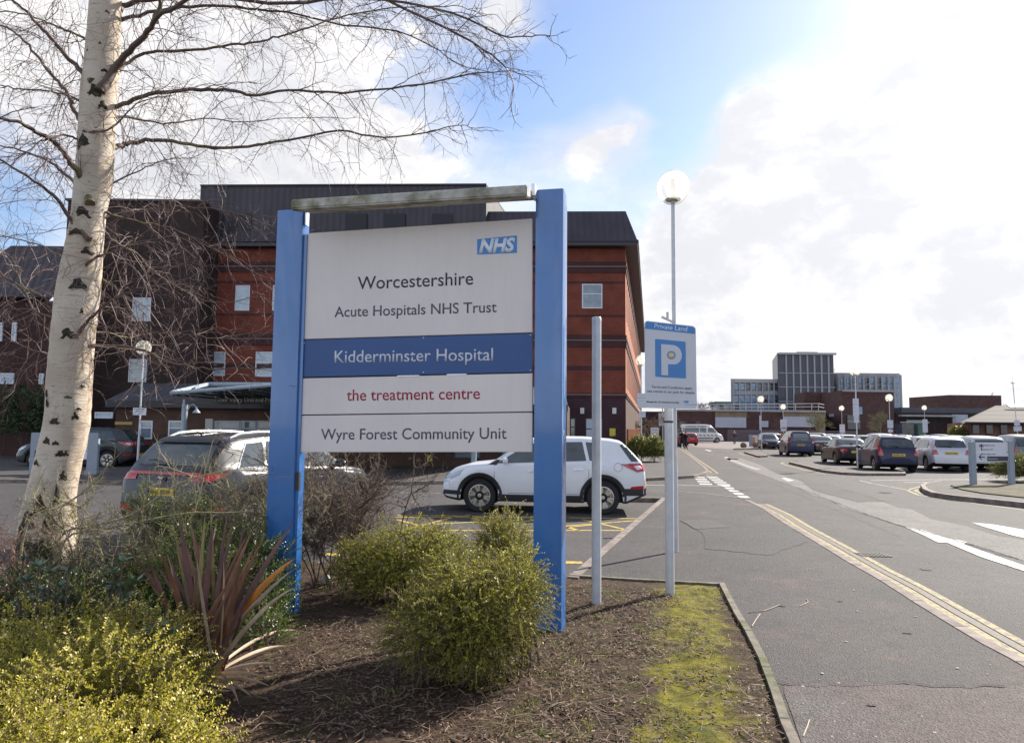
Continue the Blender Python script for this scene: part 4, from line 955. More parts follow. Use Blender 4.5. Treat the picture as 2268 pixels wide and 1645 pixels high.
# flank: same brick, sunlight painted in as lighter colour, courses run the other way
part('flank_wall', MB().prism([cr + nS * .003 + Z * z1, cr + fdir * fL + nS * .003 + Z * z1, cr + fdir * fL - nS * .1 + Z * z1, cr + fdir * .03 - nS * .1 + Z * z1], Z * (ze - z1)), B_redSun, hp)
for (py, h, pr_b) in [(592, .62, .05), (755, .68, .05), (875, .25, .05)]:
    zc = fpt(1330, py).z
    mb = MB(); mb.prism([a + n * pr_b + Z * (zc - h / 2), cr + n * pr_b + nS * pr_b + Z * (zc - h / 2), cr + fdir * fL + nS * pr_b + Z * (zc - h / 2), cr + fdir * fL - nS * .2 + Z * (zc - h / 2), a + fdir * .3 + Z * (zc - h / 2)], Z * h)
    part('string_course', mb, B_band, hp)
    part('string_ledge', MB().prism([a + n * .09 + Z * zc, cr + n * .09 + nS * .09 + Z * zc, cr + fdir * fL + nS * .09 + Z * zc, cr + fdir * fL + Z * zc, a + fdir * .3 + Z * zc], Z * .05), mat('ledge_stone', (.22, .15, .15), .8), hp)
for py in (628, 702, 820, 815): 
    zc = fpt(1330, py).z; part('brick_band', MB().prism([a + n * .012 + Z * zc, cr + n * .012 + Z * zc, cr + fdir * .2 + Z * zc, a + fdir * .2 + Z * zc], Z * .12), B_band, hp)
# mansard
zr = fpt(1320, 464).z; ov = .55; ins = .9
cl = a; e = [a - u * .2 + n * ov, cr + n * ov + nS * .62, cr + fdir * fL + nS * .62, a - u * .2 + fdir * fL]
part('eaves', MB().prism([p + Z * (ze - .05) for p in e], Z * .26), mat('dark_eaves', (.03, .024, .034), .5), hp)
t_ = [e[0] - n * ins, e[1] - n * ins - nS * .55, e[2] - nS * .55, e[3]]
mb = MB(); zb_ = ze + .21; mb.add([p + Z * zb_ for p in e] + [p + Z * zr for p in t_], [(0, 1, 5, 4), (1, 2, 6, 5), (2, 3, 7, 6), (3, 0, 4, 7), (4, 5, 6, 7)]); part('roof', mb, M_rib, hp)
part('gutter', MB().tube([e[0] + Z * zb_, e[1] + Z * zb_, e[2] + Z * zb_], .07, 8), mat('dark_eaves', (.03, .024, .034), .5), hp)
# tall ribbed plant storey
pL, pR = fpt(440, 540, .1), fpt(1076, 540, .1); zt2 = fpt(760, 414).z
pL.z = pR.z = 0; pb = [pL + n * .05, pR + n * .05, pR + fdir * 14, pL + fdir * 14]
part('plant_storey', MB().prism([p + n * .02 - n * .72 * 0 + Z * (zb_ + .02) for p in pb], Z * (zt2 - zb_)), M_rib, hp)
part('roof_edge', MB().prism([p + n * .12 + Z * (zt2) for p in pb], Z * .08), mat('roof_edge', (.05, .04, .05), .6), hp)
for px in (535, 640, 790, 875, 980):
    q = fpt(px - 24, 540, .15); part('louvre', MB().obb(Vector((q.x, q.y, 0)) + Z * fpt(px, 530).z + n * .10, u * 1.2, -n * .4, Z * (fpt(px, 476).z - fpt(px, 530).z)), M_louvre, hp)
def fwin(px0, py0, px1, py1, m=None, **k):
    bl = fpt(px0, py1); w = (fpt(px1, py1) - bl).dot(u); h = fpt(px0, py0).z - bl.z; bl2 = Vector((bl.x, bl.y, bl.z)); return window(hp, bl2, u, n, w, h, m, **k)
fwin(1289, 629, 1334, 683, vbar=False)
fwin(520, 632, 552, 688, M_blind); fwin(603, 632, 640, 688, M_blind); fwin(467, 779, 498, 832, M_blind); fwin(565, 779, 604, 834, M_blind, vbar=False)
for x in (1050, 1120): fwin(x, 770, x + 40, 830)
for x in (1258, 1300, 1345):
    pass
fwin(1262, 925, 1275, 975, frm=mat('dark_frame', (.03, .035, .05), .5)); fwin(1296, 925, 1335, 985, M_blind, frm=mat('dark_frame', (.03, .035, .05), .5))
for px in (1289, 1360):
    q = fpt(px - 4, 916); part('wall_light', MB().obb(q, u * .22, n * .09, Z * .33), mat('lamp_white', (.62, .62, .66), .5), hp)
q = fpt(1350, 965); part('yellow_notice', MB().obb(q, u * .33, n * .03, Z * .42), mat('notice_yellow', (.60, .52, .06), .6), hp)
q = fpt(964, 1019); 
# flank windows: slits between brick fins
k = 0
for (zb2, h2) in ((fpt(1380, 700).z, 2.3), (fpt(1380, 855).z, 2.3)):
    for i in range(26):
        o = cr + fdir * (1.8 + i * 2.02) + nS * .004
        part('slit_window', MB().obb(o + Z * zb2, fdir * .55, nS * .02, Z * h2), mat('slit_dark', (.10, .035, .03), .7), hp); k += 1
for i in range(30):
    o = cr + fdir * (1.2 + i * 1.8) + nS * .004; part('flank_fin', MB().obb(o + Z * .4, fdir * .5, nS * .12, Z * (z1 - 2.2)), B_redSun, hp)
part('flank_plinth', MB().prism([cr + nS * .004, cr + fdir * fL + nS * .004, cr + fdir * fL - nS * .1, cr - nS * .1 + fdir * .05], Z * z1), B_porch, hp)
# left dark block and low mansard wing
def blk(px0, px1, pyt, Y, dep, m, nm='wall', z0=0.0, par=hp, zt=None):
    p0, p1 = at(px0, 954, Y), at(px1, 954, Y); zt = zt or at((px0 + px1) / 2, pyt, Y).z
    return part(nm, MB().prism([(p0.x, p0.y, z0), (p1.x, p1.y, z0), (p1.x + .1 * dep, p1.y + dep, z0), (p0.x + .1 * dep, p0.y + dep, z0)], Z * (zt - z0)), m, par), p0, p1, zt
blk(120, 430, 446, 39.2, 10, B_brown, 'dark_block_wall')
p0, p1 = at(120, 954, 39.2), at(430, 954, 39.2)
part('coping', MB().obb(Vector((p0.x - .1, p0.y - .1, at(275, 446, 39.2).z)), (p1.x - p0.x + .2, 0, 0), (0, .5, 0), (0, 0, .12)), mat('roof_edge', (.05, .04, .05), .6), hp)
def bwin(px0, py0, px1, py1, Y, m=None, par=hp, **k):
    bl = at(px0, py1, Y); w = at(px1, py1, Y).x - bl.x; h = at(px0, py0, Y).z - bl.z; return window(par, bl, Vector((1, 0, 0)), Vector((0, -1, 0)), w, h, m, **k)
bwin(292, 659, 333, 711, 39.2, M_blind, bars=2); bwin(284, 795, 324, 846, 39.2, None)
blk(-150, 124, 665, 36.5, 8, brick('wing_brick', (.06, .024, .022), (.05, .02, .02), (.055, .035, .03)), 'wing_wall')
p0, p1 = at(-150, 954, 36.5), at(126, 954, 36.5); zw = at(0, 660, 36.5).z; zw2 = at(0, 548, 38).z
mb = MB(); mb.add([(p0.x, p0.y - .4, zw), (p1.x, p1.y - .4, zw), (p1.x, p1.y + 1.1, zw2), (p0.x + 2.6, p0.y + 1.1, zw2), (p0.x + 2.6, p0.y + 7, zw2), (p1.x, p1.y + 7, zw2), (p0.x, p0.y + 7, zw)], [(0, 1, 2, 3), (3, 2, 5, 4), (0, 3, 4, 6)]); part('wing_roof', mb, M_rib, hp)
bwin(146, 714, 161, 756, 36.4, M_blind); bwin(60 - 35, 714, 70 - 35, 756, 36.4, M_blind, bars=0); bwin(-20, 714, 4, 756, 36.4, M_blind); bwin(0, 826, 30, 850, 36.4, M_blind); bwin(86, 827, 96, 850, 36.4, M_blind, bars=0)
# single-storey front with ribbed lean-to roof
Yx = 31.0
_, x0_, x1_, zpx = blk(255, 1256, 890, Yx, 7.5, B_porch, 'porch_wall')
zp0 = at(400, 889, Yx).z; zp1 = at(400, 848, Yx + 1.8).z
mb = MB(); mb.add([(x0_.x - .3, Yx - .35, zp0), (x1_.x + .0, Yx - .35, zp0), (x1_.x, Yx + 2.2, zp1), (x0_.x - .1, Yx + 2.2, zp1), (x0_.x, Yx + 8, zp1), (x1_.x, Yx + 8, zp1)], [(0, 1, 2, 3), (3, 2, 5, 4)]); part('porch_roof', mb, M_rib2, hp)
part('porch_fascia', MB().obb((x0_.x - .3, Yx - .36, zp0 - .28), (x1_.x - x0_.x + .3, 0, 0), (0, .3, 0), (0, 0, .3)), mat('dark_fascia', (.03, .028, .032), .6), hp)
bwin(309, 931, 337, 972, Yx - .01); bwin(372, 931, 405, 972, Yx - .01)
bwin(210, 912, 250, 926, 33.5, M_blind, bars=0)
bwin(470, 931, 530, 975, Yx - .01, frm=M_pgrey, vbar=False); bwin(531, 931, 566, 975, Yx - .01, frm=M_pgrey); bwin(567, 931, 640, 975, Yx - .01, frm=M_pgrey, vbar=True)
q = at(455, 985, Yx); part('pilaster', MB().obb((q.x, Yx - .12, .0), (.32, 0, 0), (0, .12, 0), (0, 0, at(455, 927, Yx).z)), mat('pale_pilaster', (.40, .38, .35), .8), hp)
q = at(240, 940, Yx); part('yellow_strip', MB().obb((q.x + .3, Yx - .04, q.z), (.75, 0, 0), (0, .04, 0), (0, 0, .13)), mat('notice_ochre', (.38, .26, .08), .6), hp)
q = at(946, 1021, Yx); part('yellow_notice', MB().obb((q.x, Yx - .03, q.z), (.22, 0, 0), (0, .03, 0), (0, 0, .26)), mat('notice_yellow', (.60, .52, .06), .6), hp)
for x in (1005, 1110): bwin(x, 960, x + 60, 1015, Yx - .01, None, frm=mat('dark_frame', (.03, .035, .05), .5))
# glazed canopy with name fascia
cn = thing('entrance_canopy', 'pale blue glazed canopy over the hospital entrance with white lettering', 'canopy', (at(500, 954, 26).x, 28, 0))
Yc = 25.0
c0, c1 = at(379, 872, Yc), at(1256, 834, Yc - 1)
fr_ = [at(381, 870, Yc), at(600, 853, Yc - .6), at(900, 832, Yc - 1.2), at(1100, 826, Yc - 1.5)]
bk = [Vector((p.x + 1.2, Yx - .3, zp0 + .05)) for p in fr_]
M_cg = mat('canopy_glass', (.10, .17, .19), .15, spec=.8, var=.2, vscale=1.0)
mb = MB()
for i in range(3): mb.prism([fr_[i], fr_[i + 1], bk[i + 1], bk[i]], Z * .03)
part('glass_roof', mb, M_cg, cn)
part('front_beam', MB().tube(fr_, .065, 8), mat('canopy_white', (.30, .36, .42), .5), cn)
pk = at(462, 851, 29.5)
part('roof_frame', MB().tube([fr_[0], pk, at(600, 851, 30)], .09, 8), mat('canopy_white', (.30, .36, .42), .5), cn)
part('roof_frame', MB().tube([at(430, 860, 27), pk], .06, 6), mat('canopy_white', (.30, .36, .42), .5), cn)
for i in range(14):
    f = i / 13; s = f * 3; j = min(int(s), 2); p = fr_[j].lerp(fr_[j + 1], s - j); q = bk[j].lerp(bk[j + 1], s - j); part('rafter', MB().tube([p - Z * .06, q - Z * .06], .04, 4), mat('rafter_dark', (.05, .07, .08), .5), cn)
Yf = 27.6
f0 = at(383, 888, Yf); part('name_fascia', MB().obb((f0.x, Yf, at(500, 895, Yf).z), (at(1000, 900, Yf).x - f0.x, 0, 0), (0, .12, 0), (0, 0, at(500, 877, Yf).z - at(500, 895, Yf).z)), mat('fascia_black', (.035, .033, .035), .5), cn)
q = at(476, 889, Yf); q1 = at(626, 889, Yf)
text('lettering', 'Minor Injury Unit and Primary', mat('canopy_letters', (.55, .53, .53), .5), cn, (q.x, Yf, at(500, 888.5, Yf).z), (1, 0, 0), (0, 0, 1), width=(q1.x - q.x), bold=.03, align='l', lift=.01, thick=.008)
for px in (407, 1050):
    q = at(px, 954, Yf + .1); zc = at(px, 884 if px == 407 else 880, Yf).z
    part('column', MB().lathe([(.11, 0), (.11, zc)], (q.x, q.y, 0), 14), mat('canopy_white', (.30, .36, .42), .5), cn, smooth=40)
q = at(407, 908, Yf + .1)
ar = [q, q + Vector((.2, -.1, .0)), q + Vector((.28, -.1, .18)), q + Vector((.42, -.1, .22)), q + Vector((.52, -.1, .12)), q + Vector((.54, -.1, .0))]
part('swan_lamp', MB().tube(ar, .03, 6).lathe([(.03, .05), (.06, .02), (.15, -.10), (.13, -.10)], ar[-1], 12), mat('canopy_white', (.30, .36, .42), .5), cn)
# ---------------------------------------------------------------- far buildings at right
X1, YN = Vector((1, 0, 0)), Vector((0, -1, 0))
M_conc = mat('concrete', (.36, .36, .37), .8, var=.15, vscale=.6); M_slate = mat('dark_cladding', (.055, .055, .075), .35, var=.2, vscale=.7, spec=.6)
M_mull = mat('mullion', (.34, .35, .38), .5); M_shut = mat('white_shutter', (.42, .43, .50), .6, var=.08, vscale=2); M_rail = mat('pale_rail', (.50, .50, .50), .4)
M_bluewin = mat('blue_window', (.22, .33, .50), .15, var=.3, vscale=.8, spec=.9); M_darkwin = mat('dark_window', (.05, .06, .085), .12, var=.4, vscale=1.2, spec=.9)
KY = 1.27
def bb(par, nm, px0, px1, pyt, Y, dep, m, pyb=None, zb=0.0, skew=.35):
    Y *= 1.0 if par.name.startswith('bung') else KY; dep *= KY
    p0, p1 = at(px0, 954, Y), at(px1, 954, Y); zt = at((px0 + px1) / 2, pyt, Y).z
    if pyb is not None: zb = at((px0 + px1) / 2, pyb, Y).z
    return part(nm, MB().prism([(p0.x, p0.y, zb), (p1.x, p1.y, zb), (p1.x + skew * dep, p1.y + dep, zb), (p0.x + skew * dep, p0.y + dep, zb)], Z * (zt - zb)), m, par)
def flat(par, nm, px0, px1, pyt, pyb, Y, m, th=.12):
    Y *= 1.0 if par.name.startswith('bung') else KY
    a_ = at(px0, pyb, Y); b_ = at(px1, pyt, Y); a2 = at(px0, pyt, Y)
    return part(nm, MB().obb((a_.x, Y - th, a_.z), (b_.x - a_.x, 0, 0), (0, th, 0), (0, 0, (b_.z + a2.z) / 2 - a_.z)), m, par)
lb_ = thing('brick_pavilion', 'long single-storey brick building with white shutters and a roof railing', 'building', (at(1660, 954, 97*KY).x, 97*KY, 0))
bb(lb_, 'wall', 1494, 1826, 909, 96, 16, B_far, skew=.45)
bb(lb_, 'left_wall', 1400, 1494, 911, 97, 12, B_brown, skew=.1)
flat(lb_, 'parapet', 1583, 1653, 908.5, 924, 96, B_buff, .3); flat(lb_, 'shutter', 1584, 1652, 924, 946.5, 95.8, M_shut)
flat(lb_, 'parapet', 1732, 1827, 908.5, 922, 96, B_buff, .3); flat(lb_, 'shutter', 1735, 1811, 922.5, 945, 95.8, M_shut)
flat(lb_, 'hatch', 1687, 1701, 932, 945.5, 95.8, M_shut); flat(lb_, 'pier', 1811, 1826, 922, 985, 95.9, B_buff, .2)
flat(lb_, 'window', 1504, 1518, 933, 945, 95.8, M_darkwin); flat(lb_, 'window', 1540, 1551, 932, 942, 95.8, M_darkwin); flat(lb_, 'door', 1496, 1512, 948, 985, 95.8, M_darkwin)
flat(lb_, 'coping', 1494, 1827, 907.5, 909.5, 95.7, M_conc, .4)
for py in (895, 902): part('rail', MB().tube([at(1530, py + 1, 97*KY), at(1813, py - 1.5, 97*KY), at(1825, py + 1, 101*KY)], .07, 5), M_rail, lb_)
for px in (1555, 1605, 1652, 1680, 1726, 1762, 1798, 1813): part('rail_post', MB().tube([at(px, 909, 97*KY), at(px, 894, 97*KY)], .06, 5), M_rail, lb_)
# railing fence in front
fe = thing('railing_fence', 'grey vertical-bar railing in front of the brick pavilion', 'fence', (at(1650, 954, 90).x, 91, 0))
mb = MB(); a_, b_ = at(1612, 975, 117), at(1900, 975, 117)
for i in range(150):
    x = a_.x + (b_.x - a_.x) * i / 149; mb.box((x, 117, .9), (.04, .04, 1.9))
part('bars', mb, mat('fence_grey', (.20, .19, .23), .5), fe); part('top_rail', MB().box(((a_.x + b_.x) / 2, 117, 1.85), (b_.x - a_.x, .06, .06)), mat('fence_grey', (.20, .19, .23), .5), fe)
ob = thing('office_block', 'grey office block with blue windows, a dark clad tower and two wings', 'building', (at(1790, 954, 130*KY).x, 130*KY, 0))
bb(ob, 'left_wing_wall', 1620, 1728, 839, 128, 14, M_conc, skew=.4)
flat(ob, 'parapet', 1626, 1726, 839.5, 847, 127.8, mat('concrete_light', (.42, .42, .42), .8), .3)
def wgrid(px0, px1, nx, rows, Y, mats, parent=ob):
    for ri, (t_, b_) in enumerate(rows):
        for i in range(nx):
            x0 = px0 + (px1 - px0) * (i + .12) / nx; x1 = px0 + (px1 - px0) * (i + .88) / nx
            w = flat(parent, 'window', x0, x1, t_, b_, Y, mats[(i * 7 + ri * 3 + (i // 3)) % len(mats)], .1)
            part('transom', MB().obb((at(x0, b_, Y*KY).x, Y*KY - .16, (at(x0, b_, Y*KY).z + at(x0, t_, Y*KY).z) / 2), (at(x1, b_, Y*KY).x - at(x0, b_, Y*KY).x, 0, 0), (0, .05, 0), (0, 0, .12)), M_mull, w)
wgrid(1625, 1727, 8, [(849, 863), (876, 890), (897, 908)], 127.9, [M_bluewin, M_darkwin, M_bluewin, M_bluewin, M_darkwin])
for px in np.linspace(1625, 1727, 9): flat(ob, 'pier', px - .8, px + .8, 846, 910, 127.7, M_conc, .25)
flat(ob, 'floor_band', 1622, 1727, 866, 874, 127.8, M_conc, .25)
bb(ob, 'tower_wall', 1725, 1850, 782, 126, 14, M_slate, skew=.3)
flat(ob, 'tower_coping', 1724, 1851, 781, 785, 125.8, mat('concrete_light', (.42, .42, .42), .8), .4); bb(ob, 'roof_box', 1768, 1815, 779, 130, 5, M_conc, pyb=783)
for px in np.linspace(1742, 1836, 7): flat(ob, 'mullion', px - .4, px + .4, 785, 910, 125.9, M_mull, .06)
for py in (826, 857, 889): flat(ob, 'floor_line', 1725, 1850, py - .55, py + .55, 125.85, M_mull, .06)
bb(ob, 'right_wing_wall', 1856, 1997, 826, 131, 14, M_conc, skew=.1)
wgrid(1860, 1994, 10, [(838, 848), (852, 858), (866, 875), (880, 888), (893, 905)], 130.9, [M_bluewin, M_bluewin, M_darkwin])
for px in np.linspace(1858, 1995, 11): flat(ob, 'pier', px - .8, px + .8, 830, 908, 130.6, M_conc, .25)
part('antenna', MB().tube([at(1848, 826, 125*KY), at(1848, 815, 125*KY)], .05, 4), M_mull, ob)
sb = thing('stair_block', 'red brick stair block with glazed entrance between tower and plain brick block', 'building', (at(1860, 954, 112*KY).x, 112*KY, 0))
bb(sb, 'wall', 1783, 1836, 868, 112, 8, B_far, skew=.2); bb(sb, 'link_wall', 1834, 1868, 880, 114, 6, M_darkwin, skew=.1); flat(sb, 'coping', 1834, 1838, 867, 885, 111.8, M_conc, .3)
flat(sb, 'canopy', 1836, 1866, 917, 923, 108, M_conc, 2.0)
for px in (1838, 1848, 1858): flat(sb, 'mullion', px, px + 1, 885, 960, 113.7, M_mull, .15)
flat(sb, 'door', 1854, 1867, 930, 958, 111, M_bluewin, .1)
bl = thing('plain_brick_block', 'tall plain brick block with one small window right of the entrance', 'building', (at(1925, 954, 104*KY).x, 104*KY, 0))
bb(bl, 'wall', 1866, 1981, 865, 103, 12, B_far, skew=.1); flat(bl, 'coping', 1866, 1981, 864, 867, 102.8, M_conc, .3)
flat(bl, 'window', 1899, 1909, 901, 917, 102.8, M_bluewin); flat(bl, 'window', 1877, 1904, 919, 950, 102.8, M_darkwin); flat(bl, 'shelf_rail', 1876, 1905, 932, 934, 102.7, M_mull)
lf = thing('flat_roofed_hall', 'long low flat-roofed building with glass panels and dark cladding', 'building', (at(2080, 954, 118*KY).x, 118*KY, 0))
bb(lf, 'wall', 1985, 2195, 914, 118, 20, B_brown, skew=.1); bb(lf, 'upper_wall', 1998, 2200, 903, 122, 20, M_slate, skew=.1)
flat(lf, 'roof_edge', 1990, 2112, 919, 922, 117.5, M_conc, 1.2)
for i in range(8): flat(lf, 'glass_panel', 2008 + i * 5, 2012 + i * 5, 930, 947, 117.8, mat('green_glass', (.40, .48, .45), .2), .1)
flat(lf, 'white_wall', 2116, 2142, 918, 950, 117.7, M_shut, .2); flat(lf, 'corner_post', 2110, 2114, 918, 965, 117, M_conc, .3)
bw = thing('brick_box_building', 'distant windowless brown brick box rising above the flat roofs', 'building', (at(2170, 954, 140*KY).x, 140*KY, 0))
bb(bw, 'wall', 2105, 2221, 875, 140, 12, B_far, skew=-.1); bb(bw, 'lower_wall', 2080, 2106, 892, 138, 8, B_far, skew=.1); part('flue', MB().tube([at(2197, 876, 141*KY), at(2197, 872, 141*KY), at(2200, 870, 141*KY)], .12, 5), M_mull, bw)
rs = [(2000, 2020, 904), (2024, 2044, 902), (2055, 2080, 902)]
for i, (x0, x1, y_) in enumerate(rs):
    o = thing('far_house', ['far brown rooftop just right of the office block', 'far rooftop with a chimney stack', 'far flat brown roof left of the brick box'][i], 'house', (at((x0 + x1) / 2, 954, 170).x, 170, 0))
    bb(o, 'wall', x0, x1, y_ + 3, 170, 8, B_brown); bb(o, 'roof', x0 + 2, x1 - 2, y_ - 1, 171, 5, mat('far_roof', (.16, .10, .09), .8), pyb=y_ + 3)
    if i == 1: bb(o, 'chimney', 2031, 2036, 895, 171, 2, B_far)
# bungalow with hipped tiled roof
bg_ = thing('bungalow', 'brick bungalow with hipped grey-brown tiled roof and rooflights at right', 'building', (at(2230, 954, 60).x, 60, 0))
M_tile = bpy.data.materials.new('roof_tiles'); M_tile.use_nodes = True; t = M_tile.node_tree; g = t.nodes.new('ShaderNodeNewGeometry'); w = t.nodes.new('ShaderNodeTexWave'); w.bands_direction = 'Z'; w.inputs['Scale'].default_value = .75; w.inputs['Distortion'].default_value = .6; t.links.new(g.outputs['Position'], w.inputs[0])
mrr = t.nodes.new('ShaderNodeMapRange'); mrr.inputs[3].default_value = .75; mrr.inputs[4].default_value = 1.15; t.links.new(w.outputs['Fac'], mrr.inputs[0]); h = t.nodes.new('ShaderNodeHueSaturation'); h.inputs['Color'].default_value = (.085, .072, .066, 1); t.links.new(mrr.outputs[0], h.inputs['Value']); t.links.new(h.outputs[0], t.nodes['Principled BSDF'].inputs[0]); t.nodes['Principled BSDF'].inputs['Roughness'].default_value = .9
B_bung = brick('bungalow_brick', (.20, .085, .055), (.16, .07, .05), (.17, .12, .10))
bb(bg_, 'wall', 2150, 2420, 934, 60, 14, B_bung, skew=.5)
e0, e1 = at(2138, 936, 59), at(2440, 930, 59); r0, r1 = at(2205, 898, 66), at(2400, 896, 66); e2 = Vector((e0.x + 9, e0.y + 16, e0.z)); e3 = Vector((e1.x + 9, e1.y + 16, e1.z)); e1.z = e0.z; e3.z = e2.z; r1.z = r0.z
part('roof', MB().add([e0, e1, r1, r0, e2, e3], [(0, 1, 2, 3), (4, 0, 3), (3, 2, 5, 4), (0, 4, 5, 1)]), M_tile, bg_)
part('gutter', MB().tube([e0, e1], .09, 6), M_dark, bg_)
for px in (2160, 2190, 2222): bwf = flat(bg_, 'window', px - 6, px + 7, 941, 960, 59.9, M_darkwin, .08)
rl = e0.lerp(e1, .42); rl = rl.lerp(r0.lerp(r1, .30), .78); part('rooflight', MB().obb(rl + Vector((-1.2, -.1, .12)), (2.4, 0, 0), (r0 - e0) * .0 + Vector((0, 1.0, .6)) * .5, (0, -.05, .1)), mat('rooflight', (.6, .62, .66), .2), bg_)
part('rooflight', MB().obb(rl + Vector((1.6, -.1, .12)), (1.0, 0, 0), Vector((0, .5, .3)), (0, -.05, .1)), mat('rooflight', (.6, .62, .66), .2), bg_)
gp_ = thing('greenhouse_shelter', 'green glazed shelter behind the far parked cars', 'shelter', (at(2035, 954, 88*KY).x, 88*KY, 0))
bb(gp_, 'frame', 2034, 2050, 936, 88, 3, mat('shelter_glass', (.06, .13, .10), .3), skew=.1); bb(gp_, 'screen', 1998, 2033, 938, 88.5, 2, M_darkwin, skew=.1); flat(gp_, 'roof_edge', 1994, 2052, 934, 936, 87.5, M_mull, .8)
wb = thing('white_outbuilding', 'far white building with a green roof left of the office block', 'building', (at(1600, 954, 118*KY).x, 118*KY, 0))
bb(wb, 'wall', 1588, 1622, 894, 118, 6, mat('white_render', (.58, .58, .60), .8), skew=.1); bb(wb, 'roof', 1586, 1624, 889, 117.6, 7, mat('green_roof', (.10, .20, .17), .7), pyb=895, skew=.1)
for px in (1594, 1612): flat(wb, 'window', px, px + 8, 899, 906, 117.5, M_darkwin, .1)

# ---------------------------------------------------------------- cars
M_tyre = mat('tyre', (.02, .02, .022), .85); M_rim = mat('rim_silver', (.50, .47, .44), .3, .7); M_glassc = mat('car_glass', (.035, .048, .052), .05, spec=1.0, var=.5, vscale=2.5)
M_clad = mat('black_cladding', (.022, .022, .026), .6); M_tail = mat('tail_light_red', (.42, .01, .02), .12, spec=.9); M_head = mat('head_light', (.45, .48, .52), .1, .3, spec=1.0)
M_plate = mat('yellow_plate', (.66, .44, .05), .5); M_wplate = mat('white_plate', (.7, .7, .7), .5); M_chrome = mat('chrome', (.75, .75, .77), .12, 1.0); M_seam = mat('panel_gap', (.05, .05, .06), .7)
M_tailc = mat('reverse_lens', (.75, .72, .72), .1, spec=.9); M_rail2 = mat('roof_rail', (.8, .8, .78), .25, .6)
def paint(name, col, metal=.3): return mat('paint_' + name, col, .34, metal, coat=.35, spec=.4, var=.03, vscale=3)
def interp(keys, x):
    if x <= keys[0][0]: return keys[0][1]
    for (a, b), (c, d) in zip(keys[:-1], keys[1:]):
        if x <= c:
            t = (x - a) / (c - a) if c > a else 0; return b + (d - b) * t
    return keys[-1][1]
